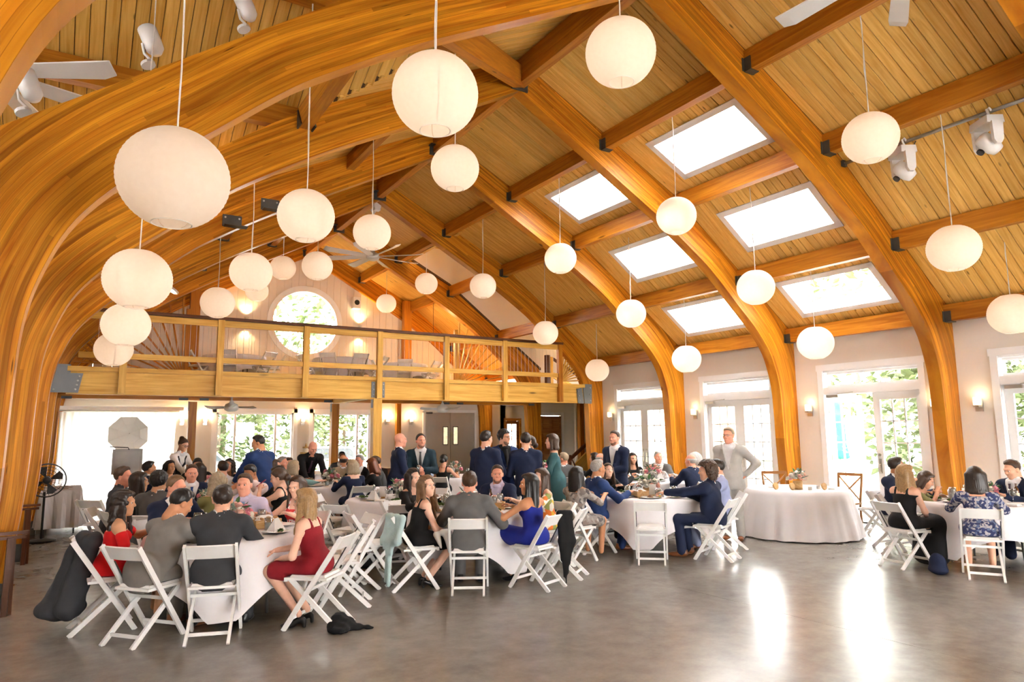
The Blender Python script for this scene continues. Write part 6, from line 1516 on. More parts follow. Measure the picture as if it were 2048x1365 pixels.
# --- table beyond the blond woman in navy
seat('T5', 3.35, 13.95, 'grey haired man with his head turned, under the balcony', outfit=suit('grey'), hair=('short', 'grey'), skin='pink', lean=4, h=N3)
seat('T5', 3.20, 12.75, 'woman in seafoam reaching over the table', sex='f', outfit=('dress', 'seafoam', 'sleeve', 'knee'), hair=('bob', 'greyblond'), skin='fair', lean=14, h=N3, arms=('table', 'reach'))
seat('T5', 3.05, 13.40, 'dark haired woman left of the grey haired man', sex='f', outfit=('dress', 'black', 'strap', 'knee'), hair=('medium', 'brown'), skin='light', lean=6, h=N3)
seat('T5', 3.55, 14.3, 'brown haired woman behind the grey haired man', sex='f', outfit=('dress', 'plum', 'strap', 'knee'), hair=('medium', 'brown'), skin='light', lean=6, h=N3)
seat('T5', 4.95, 13.85, 'older man in black suit with a red tie', outfit=suit('black', 'redtie'), hair=('short', 'grey'), skin='pink', lean=4, h=N3)
seat('T5', 4.25, 12.15, 'woman with blond bob in navy dress from behind', sex='f', outfit=('dress', 'navy', 'sleeve', 'knee'), hair=('bob', 'greyblond'), skin='fair', lean=12, h=N3, arms=('table', 'table'))
seat('T5', 4.85, 12.6, 'red haired woman beside the blond bob', sex='f', outfit=('dress', 'black', 'sleeve', 'knee'), hair=('medium', 'red'), skin='fair', lean=12, h=N3, hp=-20)
seat('T5', 5.10, 13.0, 'man in dark grey suit leaning beside the red haired woman', outfit=suit('darkgrey'), hair=('short', 'brown'), skin='pink', lean=14, h=N3, hp=-12)
seat('T5', 4.68, 14.15, 'bald man in tan jacket seen from behind', look=(5.2, 16), outfit=suit('tan'), hair=('fringe', 'dark'), skin='tan', lean=4, h=N3)
seat('T5', 5.45, 16.6, 'man at the far back beside the window', look=(5.0, 15.2), outfit=suit('charcoal'), hair=('short', 'black'), skin='brown', lean=4, h=N3)
# --- nearest middle table
seat('T2', 3.30, 7.36, 'woman with light brown waves in a black top looking back', look=(4.6, 7.15), sex='f', outfit=('dress', 'black', 'strap', 'knee'), hair=('longwave', 'light'), skin='fair', lean=10, h=N1, hy=-62, hp=8, s=.97, arms=('lap', 'lap2'), legs='under', shoes=M_BLACKSHOE, chair_label='white folding chair with a seafoam cardigan, middle table')
seat('T2', 3.72, 6.90, 'man in grey suit seen from behind at the middle table', outfit=suit('midgrey'), hair=('short', 'brown'), skin='pink', lean=14, h=N1, arms=('table', 'chairarm'), shoes=M_BLACKSHOE, chair_label='white folding chair of the man in grey, middle table')
seat('T2', 4.42, 6.66, 'woman with long dark hair in a strapless royal blue dress', look=(4.0, 7.75), sex='f', outfit=('dress', 'royal', 'strapless', 'knee'), hair=('long', 'black'), skin='tan', lean=4, h=N1, hy=40, s=.98, arms=('table', 'table'), legs='cross', shoes=M_BLACKSHOE, chair_label='white folding chair with a black scarf over its back')
seat('T2', 5.02, 8.42, 'bearded man in dark jacket and lilac shirt', outfit=suit('navy', None, 'lavender'), hair=('short', 'brown'), skin='pink', lean=6, h=N2, beard='brown', hy=20, s=.97)
seat('T2', 5.22, 7.55, 'brown haired woman in an orange floral dress', sex='f', outfit=('dress', 'floral', 'cap', 'mid'), hair=('long', 'brown'), skin='fair', lean=6, h=N2, hy=15, s=.98, chair_label='white folding chair of the woman in orange floral dress')
seat('T2', 3.80, 8.72, 'woman in black with long brown hair facing the camera', sex='f', outfit=('dress', 'black', 'sleeve', 'knee'), hair=('longwave', 'dark'), skin='fair', lean=4, h=N2, hy=-10, s=.98)
# --- table right of centre
seat('T3', 6.40, 8.02, 'grey haired man in bright blue suit turned from the table', outfit=suit('blue'), hair=('short', 'grey'), skin='tan', lean=2, h=N2, arms=('chairarm', 'table'), hy=4, legs='cross', shoes=M_BROWNSHOE, s=1.02, chair_label='white folding chair of the man in bright blue suit')
seat('T3', 5.72, 7.62, 'dark haired woman in a grey patterned blouse', look=(7, 7.9), sex='f', outfit=('dress', 'taupe', 'short', 'knee'), hair=('long', 'black'), skin='tan', lean=4, h=N2, s=.98)
seat('T3', 7.28, 8.85, 'brown haired woman in black jacket looking up', sex='f', outfit=('suit', 'black', 'black', None, 'black'), hair=('long', 'brown'), skin='fair', lean=4, h=N2, s=.93, hp=10, hy=-20)
seat('T3', 7.34, 6.70, 'curly haired man in navy suit gesturing with one hand', look=(6.9, 7.75), outfit=suit('navy'), hair=('bigcurl', 'brown'), skin='light', lean=2, h=N1, arms=('reach', 'table'), hy=28, shoes=M_BROWNSHOE, chair_label='white folding chair of the curly haired man')
seat('T3', 8.12, 7.22, 'man in pale blue suit behind the curly haired man', outfit=suit('lightblue'), hair=('short', 'dark'), skin='light', lean=2, h=N2, shoes=M_BROWNSHOE, chair_label='white folding chair of the man in pale blue')
# --- table by the third arch leg
seat('T8', 8.62, 10.42, 'bearded smiling man in dark suit looking up', outfit=suit('black', None, 'lavender'), hair=('short', 'black'), skin='tan', lean=2, h=N3, beard='black', hp=12, hy=15)
seat('T8', 8.90, 11.05, 'bald man with glasses behind the smiling man', outfit=suit('grey'), hair=('fringe', 'grey'), skin='pink', lean=4, h=N3, glasses=True)
seat('T9', 8.55, 11.75, 'fair haired man in glasses beside the stair', look=(9.3, 12.8), outfit=suit('midgrey'), hair=('short', 'greyblond'), skin='pink', lean=4, h=N3, hy=60, glasses=True)
seat('T9', 9.60, 11.95, 'dark haired woman mostly hidden by the bald man', sex='f', outfit=('dress', 'black', 'sleeve', 'knee'), hair=('bob', 'dark'), skin='light', lean=4, h=N3)
seat('T8', 10.45, 10.95, 'older man in grey suit with a dark red tie', outfit=suit('midgrey', 'redtie'), hair=('short', 'silver'), skin='pink', lean=2, h=N3, hy=20)
seat('T8', 10.05, 11.35, 'long haired woman behind the older man in grey', sex='f', outfit=('dress', 'black', 'sleeve', 'knee'), hair=('long', 'dark'), skin='light', lean=4, h=N3)
seat('T8', 9.62, 9.15, 'elderly man in navy with his back turned, bald on top', outfit=suit('navy'), hair=('fringe', 'silver'), skin='pink', lean=8, h=N2, hy=20, chair_label='white folding chair behind the elderly man in navy')
seat('T8', 10.45, 9.85, 'woman with curly silver hair beside the elderly man', sex='f', outfit=('dress', 'lightgrey', 'sleeve', 'knee'), hair=('bigcurl', 'silver'), skin='fair', lean=4, h=N3)
# --- under the balcony
seat('T10', 6.62, 13.45, 'woman in black with dark hair behind the teal suit', sex='f', outfit=('dress', 'black', 'strap', 'knee'), hair=('lowbun', 'black'), skin='light', lean=4, h=N3, hp=-10)
seat('T10', 6.55, 14.3, 'person in a light blue shirt behind the woman in black', outfit=('shirt', 'skyblue', None, 'charcoal'), hair=('short', 'dark'), skin='light', lean=4, h=N3)
# --- right edge table
seat('TR', 10.12, 5.75, 'man in navy suit behind the blond woman at the right', outfit=suit('navy'), hair=('short', 'dark'), skin='tan', lean=2, h=N2, beard='dark', hy=55, s=1.02)
seat('TR', 8.92, 4.98, 'blond woman in a long black dress holding a napkin', look=(10.1, 4.75), sex='f', outfit=('dress', 'black', 'strap', 'long'), hair=('longwave', 'blonde'), skin='fair', lean=6, h=N1, hy=-12, arms=('hold', 'lap2'), chair_label='white folding chair of the blond woman in black')
seat('TR', 8.98, 4.14, 'dark haired woman in a blue patterned dress from behind', look=(10.1, 4.75), sex='f', outfit=('dress', 'pattern', 'sleeve', 'knee'), hair=('medium', 'dark'), skin='light', lean=8, h=N1, hy=6, chair_label='white folding chair of the woman in blue pattern')
seat('TR', 9.72, 5.42, 'bowed person in olive between two women at the right', sex='f', outfit=('dress', 'olive', 'sleeve', 'knee'), hair=('bob', 'brown'), skin='light', lean=34, h=N2, s=.93, hp=-25)
seat('TR', 10.72, 4.42, 'man in navy suit and plum tie at the right edge', outfit=suit('navy', 'plum'), hair=('short', 'brown'), skin='light', lean=6, h=N2, hp=-18, hy=-10)
# --- standing guests
def stand(x, y, look, label, **k):
    k.setdefault('kind', 'stand'); kind = k.pop('kind'); k.setdefault('arms', ('down', 'down')); k.setdefault('lean', 1)
    return person(x, y, face(x, y, *look), kind, label=label, **k)
stand(4.62, 11.1, (5.6, 10.9), 'bald man in navy suit standing, head in profile', outfit=suit('navy'), hair=('none', 'grey'), skin='pink', h=N2, arms=('down', 'drink2'), s=.98, shoes=M_BLACKSHOE)
_r37 = stand(5.02, 11.05, (4.2, 9.6), 'man in dark teal suit and grey tie holding a glass', outfit=suit('darkteal', 'darkgrey'), hair=('receding', 'dark'), skin='pink', h=N2, arms=('drink', 'drink2'), hy=22, beard='dark', s=.97, shoes=M_BLACKSHOE)
_r38 = stand(5.36, 9.42, (6.5, 10.0), 'man in navy suit standing in profile with a white cup', outfit=suit('navy'), hair=('short', 'dark'), skin='light', h=N2, arms=('down', 'drink'), hy=-6, shoes=M_BLACKSHOE, s=.99)
stand(5.92, 9.80, (5.9, 8.7), 'man with glasses and beard in blue jacket over black shirt', outfit=suit('blue', 'darkgrey', 'black', 'navy'), hair=('curly', 'black'), skin='light', h=N2, beard='black', glasses=True, hy=22, arms=('drink2', 'down'), shoes=M_BLACKSHOE)
stand(5.92, 9.12, (6.6, 10.4), 'man in navy suit standing with his back to the camera', outfit=suit('navy'), hair=('short', 'dark'), skin='light', h=N2, arms=('drink', 'pocket'), s=.97, shoes=M_BLACKSHOE)
stand(6.42, 9.72, (5.6, 10.0), 'woman in profile between the standing man and the teal dress', sex='f', outfit=('dress', 'black', 'sleeve', 'knee'), hair=('lowbun', 'brown'), skin='fair', h=N2, s=.96, hp=8)
stand(6.46, 9.12, (5.5, 9.8), 'woman with brown bob in a teal lace dress', sex='f', outfit=('dress', 'teal', 'sleeve', 'mid'), hair=('bob', 'brown'), skin='light', h=N2, s=.975, arms=('drink', 'down'))
stand(7.85, 9.25, (6.9, 9.0), 'man in navy suit standing by the far table', outfit=suit('navy'), hair=('short', 'brown'), skin='pink', h=N2, beard='brown', arms=('drink2', 'down'), s=.98, shoes=M_BLACKSHOE)
stand(8.82, 7.62, (6.6, 6.6), 'older man in pale grey jacket standing with hand on hip', outfit=('suit', 'lightgrey', 'white', None, 'lightgrey'), hair=('short', 'greyblond'), skin='pink', h=N2, glasses=True, arms=('hip', 'down'), hy=-12, shoes=M_BROWNSHOE)
stand(1.62, 14.9, (2.3, 14.0), 'waitress with a bun in white shirt and black vest', kind='bend', sex='f', outfit=('vest', 'black', None, 'black'), hair=('bun', 'brown'), skin='light', h=N3, lean=24, hp=-20, glasses=True, arms=('lean2', 'lean2'))
stand(2.62, 12.05, (2.1, 13.2), 'man in blue suit bending over the far left table', kind='bend', outfit=suit('blue'), hair=('short', 'black'), skin='tan', h=N2, lean=20, hp=-15, hy=45, arms=('lean', 'lean'), shoes=M_BLACKSHOE)
stand(3.98, 14.35, (4.05, 13.0), 'bald man in black suit bowing deep over a table', kind='bend', outfit=suit('black', 'plum', 'black'), hair=('none', 'grey'), skin='pink', h=N2, lean=46, hp=-30, arms=('lean', 'lean'))

# --- empty folding chairs
EMPTY = [(2.72, 8.95, ('T4',), 'empty folding chair turned from the middle table at the left'), (3.10, 9.10, ('T4',), 'empty folding chair nearest on the left of the set table'), (3.72, 8.72, ('T4',), 'empty folding chair with a black bag strap at the set table'), (2.35, 7.05, ('T1',), 'empty folding chair at the right of the nearest left table'), (2.62, 7.62, ('T1',), 'second empty folding chair right of the nearest left table'),
  (2.98, 7.88, ('T2',), 'empty folding chair behind the woman with light brown waves'), (4.98, 6.92, ('T2',), 'empty folding chair right of the blue dress'), (6.50, 7.00, ('T3',), 'empty folding chair pulled up in front of the right centre table'), (3.05, 11.65, ('T5',), 'empty folding chair left of the blond bob'), (.38, 11.95, (1.6, 13.2), 'empty folding chair in front of the curtain, left'), (4.9, 10.45, ('T4',), 'empty folding chair behind the set table'), (3.3, 10.4, ('T4',), 'empty folding chair at the far left of the set table'), (10.95, 6.55, (10.6, 7.8), 'empty folding chair in the light of the open door')]
for x, y, tgt, lb in EMPTY:
    tx, ty = (TBL[tgt[0]][0], TBL[tgt[0]][1]) if isinstance(tgt[0], str) else tgt
    chair(x, y, face(x, y, tx, ty), lb)
# balcony chairs
for i, (mx, my, nm) in enumerate(MT):
    for k, a in enumerate((3.5, 4.4, 5.3, 6.0) if i != 1 else (3.4, 4.1, 4.8, 5.6)):
        x, y = mx+.98*math.cos(a), my+.98*math.sin(a); chair(x, y, face(x, y, mx, my), 'folding chair, %s of four, at the table %s' % (('leftmost', 'second', 'third', 'rightmost')[k], nm), MZ, 'balcony folding chairs')
# ------------------------------------------------------------------ things around the room
def blob(name, prims, mat, h=.014, warp=.006, freq=40, lo=None, hi=None):
    P_ = [p for q in prims for p in ((q[0], q[1]) if q[4] == 'c' else (q[0],))]; R = max(q[2] if q[4] == 'c' else max(q[1]) for q in prims)
    S = SDF(np.min(P_, 0)-R-.03, np.max(P_, 0)+R+.03, h)
    for q in prims:
        if q[4] == 'c': S.cone(q[0], q[1], q[2], q[3], .04)
        else: S.ell(q[0], q[1], .04)
    S.warp(lambda X, Y, Z: warp*np.sin(X*freq+2*np.sin(Z*9))*np.sin(Y*freq+1.5*np.sin(Z*11)+1))
    v, q, f = S.mesh(); return np_mesh(name, v, q)
def cone_(a, b, r1, r2): return (v3(*a), v3(*b), r1, r2, 'c')
def ell_(c, r): return (v3(*c), r, 0, 0, 'e')
def draped(name, label, cat, prims, mat, **k):
    o = link_mesh(name, blob(name, prims, mat, **k), mat, None, True); return tag(o, label, cat)
# garments hung over chairs
draped('jacket', 'dark jacket hanging to the floor over a chair at the far left', 'jacket', [cone_((.10, 7.62, .74), (-.02, 7.72, .22), .10, .16), cone_((.16, 7.50, .76), (.02, 7.55, .20), .08, .12), ell_((-.04, 7.70, .16), (.20, .14, .10)), cone_((.18, 7.75, .74), (.05, 7.85, .30), .07, .12)], fab('charcoal'), warp=.010, freq=28)
_cd = [cone_((2.98, 7.40, .80), (3.02, 7.10, .80), .026, .026)]
for k in range(7):
    u_ = k/6; x0, y0 = 2.98+.04*u_, 7.40-.30*u_; zz = (.50, .46, .12, .08, .42, .52, .55)[k]; _cd += [cone_((x0, y0, .79), (x0-.05, y0+.01, .55), .028, .032), cone_((x0-.05, y0+.01, .55), (x0-.07, y0+.02, zz), .030, .020)]
draped('cardigan', 'pale seafoam cardigan hanging from a chair back, middle table', 'cardigan', _cd, plain('seafoam_knit', (.42, .56, .56), .85, bump=.3, bscale=60), warp=.004, freq=50, h=.011)
_sc = [cone_((4.62, 6.44, .805), (4.72, 6.40, .805), .022, .022)]
for k in range(6):
    u_ = k/5; x0, y0 = 4.60+.13*u_, 6.45-.05*u_; zz = (.30, .12, .05, .16, .26, .40)[k]; _sc += [cone_((x0, y0-.01, .80), (x0+.015, y0-.03, .5), .020, .026), cone_((x0+.015, y0-.03, .5), (x0+.03-.03*u_, y0-.02, zz), .024, .008)]
draped('scarf', 'black fringed scarf hanging from the chair of the blue dress', 'scarf', _sc, fab('black'), warp=.003, freq=60, h=.010)
draped('shawl', 'black shawl bundled on the floor beside the empty chairs', 'shawl', [ell_((2.06, 6.18, .05), (.12, .10, .06)), ell_((2.02, 6.12, .03), (.10, .10, .035)), cone_((2.10, 6.15, .03), (2.30, 6.05, .012), .04, .012), ell_((2.05, 6.22, .09), (.06, .06, .05))], fab('black'), warp=.008, freq=60)
draped('handbag', 'small navy bag on the floor beside the blond woman in black', 'bag', [ell_((8.72, 4.52, .12), (.07, .10, .12)), ell_((8.72, 4.52, .05), (.08, .11, .05))], fab('navy'), warp=.003)
draped('handbag', 'black bag on the floor behind the chairs of the set table', 'bag', [ell_((3.25, 8.75, .20), (.13, .10, .20)), ell_((3.25, 8.75, .06), (.14, .11, .06))], fab('black'), warp=.004)
draped('napkin', 'white napkin on the lap of the woman looking back', 'napkin', [cone_((3.50, 7.20, .60), (3.62, 7.14, .60), .035, .035), cone_((3.56, 7.12, .58), (3.56, 7.06, .40), .05, .015), cone_((3.45, 7.16, .585), (3.46, 7.06, .45), .04, .012)], M_NAPKIN, warp=.003)
draped('napkin', 'white napkin on the knee of the man in bright blue', 'napkin', [cone_((6.62, 7.80, .62), (6.66, 7.70, .62), .03, .03), cone_((6.63, 7.74, .60), (6.62, 7.64, .38), .045, .012)], M_NAPKIN, warp=.003)
draped('napkin', 'white napkin across the lap of the blond woman in black', 'napkin', [cone_((9.22, 5.00, .60), (9.38, 4.96, .59), .03, .03), cone_((9.18, 4.90, .59), (9.40, 4.88, .58), .025, .025)], M_NAPKIN, warp=.003)
# things held in hands
def in_hand(res, sd, dz=0.0, f=.085):
    root, HC, A = res; a, b, c = A[sd]; d = nrm(c-b); p = c+d*f+v3(-sd*.025, 0, dz); return root.matrix_basis @ Vector(tuple(p))
p = in_hand(_r37, -1, -.03); t = thing('whisky_glass', 'short glass held by the man in dark teal', 'glass', Matrix.Translation(p)); inst('glass', ME_TUMB, TR(s=.85), t); inst('water', ME_WATER, TR(s=.7), t)
p = in_hand(_r38, 1, -.03); t = thing('coffee_cup', 'white cup held by the man standing in profile', 'cup', Matrix.Translation(p)); MB().lathe([(0, 0), (.03, 0), (.04, .085), (.036, .085), (.028, .01), (0, .01)], 14).build('cup', M_CHINA, t, smooth=True); MB().tube([(.038, 0, .07), (.062, 0, .05), (.034, 0, .025)], .005, 6).build('handle', M_CHINA, t)
for r_, col, lb in ((_r19, (.03, .03, .035), 'dark phone in the hand of the man in pink shirt'), (_r22, (.45, .02, .08), 'red phone in the hand of the woman in backless dress')):
    p = in_hand(r_, -1, .01); t = thing('phone', lb, 'phone', Matrix.Translation(p) @ r_[0].matrix_basis.to_3x3().normalized().to_4x4() @ Matrix.Rotation(.9, 4, 'X')); MB().box((0, 0, 0), (.07, .009, .14)).build('case', plain('phone_case_%d' % int(col[0]*99), col, .3), t); MB().box((0, .005, 0), (.06, .002, .125)).build('screen', M_BLACK, t)
# photo umbrella, reflector board and stand before the curtain
um = thing('photo_umbrella', 'white eight sided photo umbrella on a stand before the curtain', 'umbrella', TR(.95, 18.0, 1.74, rz=.08) @ Matrix.Rotation(PI/2-.12, 4, 'X'))
m = MB(); N8 = 8; R8 = .43; m.v.append((0, 0, .16))
for k in range(8): a = PI/8+2*PI*k/8; m.v.append((R8*.55*math.cos(a), R8*.55*math.sin(a), .11)); m.v.append((R8*math.cos(a), R8*math.sin(a), 0))
for k in range(8):
    a, b = 1+2*k, 1+2*((k+1) % 8); m.f += [(0, a, b), (a, a+1, b+1, b)]; m.m += [0, 0]
m.build('canopy', M_SHEER, um)
for k in range(8): a = PI/8+2*PI*k/8; MB().tube([(0, 0, .155), (R8*.55*math.cos(a), R8*.55*math.sin(a), .105), (R8*math.cos(a), R8*math.sin(a), -.004)], .004, 5).build('rib', plain('umbrella_rib', (.45, .44, .42), .4), um)
MB().tube([(0, 0, .2), (0, 0, -.4)], .005, 6).build('shaft', M_STEEL, um)
sd_ = thing('light_stand', 'thin black stand under the photo umbrella', 'stand', TR(.95, 18.42, 0)); MB().tube([(0, 0, .3), (0, 0, 1.78)], .012, 8).build('pole', M_BLACK, sd_)
for k in range(3): a = k*2*PI/3; MB().tube([(0, 0, .5), (.4*math.cos(a), .4*math.sin(a), .01)], .010, 6).build('leg', M_BLACK, sd_)
bd_ = thing('photo_booth_panel', 'pale grey booth panel with a black arm below the umbrella', 'panel', TR(.95, 17.75, 0)); MB().box((0, 0, 1.14), (.60, .05, .56), taper=(.98, 1)).build('panel', plain('grey_panel', (.60, .60, .62), .5), bd_); MB().box((0, -.028, 1.14), (.48, .01, .44)).build('inset', plain('grey_inset', (.66, .66, .68), .5), bd_); MB().tube([(0, .03, 0), (0, .03, .9)], .02, 8).build('post', M_WHITE, bd_); MB().tube([(.02, -.04, 1.40), (.0, -.05, 1.45), (-.36, -.05, 1.47)], .010, 6).build('arm', M_BLACK, bd_); MB().lathe([(0, 0), (.22, 0), (.22, .02), (0, .03)], 18).build('foot', M_STEEL, bd_)
# clothed side table by the third arch leg
ct_ = thing('side_table', 'folding table under the cloth at the left, by the arch leg', 'table', TR(-.20, 15.45, 0))
MB().box((0, 0, .735), (.56, 1.44, .03)).build('tabletop', W_DOOR, ct_)
for sx in (-1, 1):
    for sy in (-1, 1): MB().tube([(sx*.22, sy*.6, 0), (sx*.22, sy*.6, .72)], .014, 6).build('leg', M_STEEL, ct_)
m = MB(); nn = 64
def rect_pt(t, w, d):
    per = 2*(w+d); s_ = t*per
    if s_ < w: return (-w/2+s_, -d/2)
    if s_ < w+d: return (w/2, -d/2+s_-w)
    if s_ < 2*w+d: return (w/2-(s_-w-d), d/2)
    return (-w/2, d/2-(s_-2*w-d))
for j, z in enumerate((.762, .76, .70, .45, .12)):
    for k in range(nn):
        x, y = rect_pt(k/nn, .60, 1.50); g = (0, .0, .012, .03, .05)[j]; w = 1+g*math.sin(k*1.9)*.8; nx, ny = (x/.3 if abs(abs(x)-.3) < 1e-3 else 0), (y/.75 if abs(abs(y)-.75) < 1e-3 else 0); m.v.append((x+nx*g*(1+math.sin(k*1.7)), y+ny*g*(1+math.sin(k*1.7)), z))
for j in range(4):
    for k in range(nn): a = j*nn+k; b = j*nn+(k+1) % nn; m.f.append((a, a+nn, b+nn, b)); m.m.append(0)
m.f.append(tuple(range(nn))); m.m.append(0)
tag(m.build('tablecloth', M_LINEN, None, M=TR(-.20, 15.45, 0)), 'long white cloth on the side table by the arch leg', 'tablecloth')
for k, (dx, dy) in enumerate(((.05, -.3), (-.05, -.1), (.08, .1), (.0, .3))): tag(MB().box((0, 0, .004), (.10, .16, .006)).build('place_card', plain('kraft_card', (.5, .35, .25), .7), None, M=TR(-.20+dx, 15.45+dy, .763, rz=k*.7)), 'small brown card lying on the side table at the left', 'card', 'cards on the side table')
# black pedestal fan
pf = thing('pedestal_fan', 'black pedestal fan standing beside the arch leg at the left', 'fan', TR(-.42, 13.95, 0))
MB().lathe([(0, 0), (.22, 0), (.22, .025), (.05, .05), (0, .05)], 24).build('base', M_BLACK, pf, smooth=False); MB().tube([(0, 0, .04), (0, 0, .80)], .018, 10).build('pole', M_BLACK, pf)
g = MB(); R = .27; Mf = TR(.02, -.05, .99) @ Matrix.Rotation(PI/2, 4, 'X')
for r in (.07, .12, .17, .22, R): g.lathe([(r-.004, .05*(1-r/R)), (r+.004, .05*(1-r/R)), (r, .05*(1-r/R)+.004), (r-.004, .05*(1-r/R))], 28, M=Mf)
for k in range(18): a = 2*PI*k/18; g.tube([Mf @ Vector((.05*math.cos(a), .05*math.sin(a), .05)), Mf @ Vector((R*math.cos(a), R*math.sin(a), 0))], .003, 4)
g.build('grille', M_BLACK, pf); MB().lathe([(0, .06), (.05, .055), (.06, .04), (.06, -.12), (.03, -.16), (0, -.16)], 16, M=Mf).build('motor', M_BLACK, pf, smooth=True)
MB().lathe([(R-.012, -.02), (R+.008, -.02), (R+.008, .02), (R-.012, .02), (R-.012, -.02)], 28, M=Mf).build('rim', M_BLACK, pf)
for k in range(4):
    a = k*PI/2+.4; b = MB(); b.add([(.04*math.cos(a), .04*math.sin(a), 0), (.22*math.cos(a-.35), .22*math.sin(a-.35), .02), (.24*math.cos(a), .24*math.sin(a), 0), (.22*math.cos(a+.35), .22*math.sin(a+.35), -.02)], [(0, 1, 2, 3)], 0, Mf); b.build('blade', M_BLACK, pf)
# folded brown chairs leaning at the arch legs
for (x, y, z, lb) in ((-.53, 11.62, .80, 'brown folded wooden rack against the second visible leg'), (-.50, 8.42, .80, 'brown folded wooden rack at the left edge of the picture')):
    t = thing('folded_rack', lb, 'rack', TR(x, y, 0, rz=.25))
    for s in (-.035, .035): beam('slat', (-.12, s, z-.02-.05*(s > 0)), (.14, s, z-.02-.05*(s > 0)), .03, .03, W_BROWN, t)
    beam('rail', (-.01, 0, 0), (.0, 0, z-.07), .05, .04, W_BROWN, t, up=(0, 1, 0)); beam('rail', (.05, .06, 0), (.04, .05, z-.07), .03, .03, W_BROWN, t, up=(0, 1, 0))
# tiered cake on a small table and a planter at the window
round_table(4.55, 16.5, 'with the cake at the back', 123, None, .45)
ck = thing('tiered_cake', 'tall tiered cake with orange fruit in front of the windows', 'cake', TR(4.55, 16.5, TABLE_Z))
M_CAKE = plain('orange_cake', (.80, .42, .14), .7, noise=.3, nscale=14); M_CREAM = plain('cake_cream', (.88, .78, .62), .7)
zc = .02
MB().lathe([(0, 0), (.26, 0), (.26, .018), (0, .018)], 24).build('stand', M_CHINA, ck)
for k, (r, hh) in enumerate(((.22, .17), (.17, .16), (.12, .15), (.07, .13))):
    MB().lathe([(0, zc), (r, zc), (r*.97, zc+hh), (0, zc+hh)], 24).build('tier', M_CREAM if k % 2 else M_CAKE, ck, smooth=False)
    MB().lathe([(r*.9, zc+hh-.01), (r*1.06, zc+hh+.0), (r*1.02, zc+hh+.03), (r*.85, zc+hh+.02), (r*.9, zc+hh-.01)], 24, wob=lambda a, z: 1+.05*math.sin(a*9)).build('icing', M_CAKE, ck, smooth=True); zc += hh
MB().lathe([(0, zc), (.03, zc), (.02, zc+.06), (0, zc+.12)], 10).build('topper', M_CAKE, ck, smooth=True)
bouquet(6.95, 20.9, .55, 'flowers in a black planter at the second window', 31, 1.6, 'glass', .5)
t = thing('planter', 'black planter box at the second window under the balcony', 'planter', TR(6.95, 20.9, 0)); MB().box((0, 0, .28), (.9, .30, .56)).build('box', M_BLACK, t); MB().box((0, 0, .57), (.94, .34, .03)).build('rim', M_STEEL, t)
# waist-high service station with dark bottles left of the bald man
t = thing('service_station', 'narrow dark service stand behind the bald man in navy', 'stand', TR(5.45, 13.2, 0)); MB().box((0, 0, .5), (.5, .4, 1.0)).build('cabinet', W_BROWN, t); MB().box((0, 0, 1.015), (.54, .44, .03)).build('top', W_BROWN, t)
bottle(5.38, 13.2, 'dark bottle on the service stand behind the bald man, left', M_BEER, 1.03); bottle(5.52, 13.15, 'dark bottle on the service stand behind the bald man, right', M_BEER, 1.03)
# ------------------------------------------------------------------ outdoors
def leaf_mat(name, a, b):
    m, N, L, B = new_mat(name); B.inputs['Roughness'].default_value = .6
    oi = N.new('ShaderNodeNewGeometry'); nz = N.new('ShaderNodeTexNoise'); nz.inputs['Scale'].default_value = 3
    tc = N.new('ShaderNodeTexCoord'); L.new(tc.outputs['Object'], nz.inputs['Vector'])
    rp = N.new('ShaderNodeValToRGB'); rp.color_ramp.elements[0].color = rgba(a); rp.color_ramp.elements[1].color = rgba(b); L.new(nz.outputs['Fac'], rp.inputs['Fac']); L.new(rp.outputs['Color'], B.inputs['Base Color'])
    return m
M_LEAF = leaf_mat('tree_leaves', (.06, .09, .035), (.16, .21, .08))
M_BARK = plain('bark', (.16, .12, .09), .9, noise=.2, bump=.3, bscale=20)
tag(MB().box((22, 12, -.32), (18, 60, .2)).build('ground', plain('patio_paving', (.42, .40, .37), .8)), kind='structure')
tag(MB().box((2, 42, -.33), (70, 40, .2)).build('ground', plain('lawn', (.10, .16, .05), .9, noise=.2, nscale=3)), kind='structure')
def tree(x, y, h, r, label, seed, n=900, cone=False):
    g = random.Random(seed); t = thing('tree', label, 'tree', TR(x, y, -.2), 'trees outside the hall')
    MB().tube([(0, 0, 0), (.05, .03, h*.35), (.02, -.05, h*.7)], [.16, .12, .05], 8).build('trunk', M_BARK, t, smooth=True)
    m = MB()
    for i in range(n):
        a = g.random()*2*PI; zz = g.random()
        if cone: rr = r*(1-zz*.92)*math.sqrt(g.random()); z = h*.10+h*.9*zz
        else: q = math.acos(2*zz-1); s = r*(.55+.45*g.random()); rr = s*math.sin(q); z = h*.62+math.cos(q)*h*.40*(.55+.45*g.random())
        c = Vector((rr*math.cos(a), rr*math.sin(a), z)); sz = .13+.17*g.random()
        R = Matrix.Rotation(g.random()*6, 3, 'Z') @ Matrix.Rotation(g.random()*2-1, 3, 'X') @ Matrix.Rotation(g.random()*2-1, 3, 'Y')
        q4 = [c+R @ Vector(p)*sz for p in ((-1, 0, 0), (0, -.5, .1), (1, 0, 0), (0, .5, .1))]
        m.add(q4, [(0, 1, 2, 3)])
    tag(m.build('foliage', M_LEAF, t), kind='stuff'); return t
_tl = 'leafy tree beyond the glazed doors on the right'
for i, (x, y, h, r) in enumerate(((19.5, 3.6, 6.5, 1.7), (21.5, 6.4, 7.0, 2.0), (20.0, 9.2, 6.2, 1.8), (23.5, 11.5, 8, 2.2), (24.5, 15, 8.5, 2.3), (18.6, 1.2, 6.0, 1.7))): tree(x, y, h, r, _tl, i)
_tl = 'leafy tree seen through the windows under the balcony'
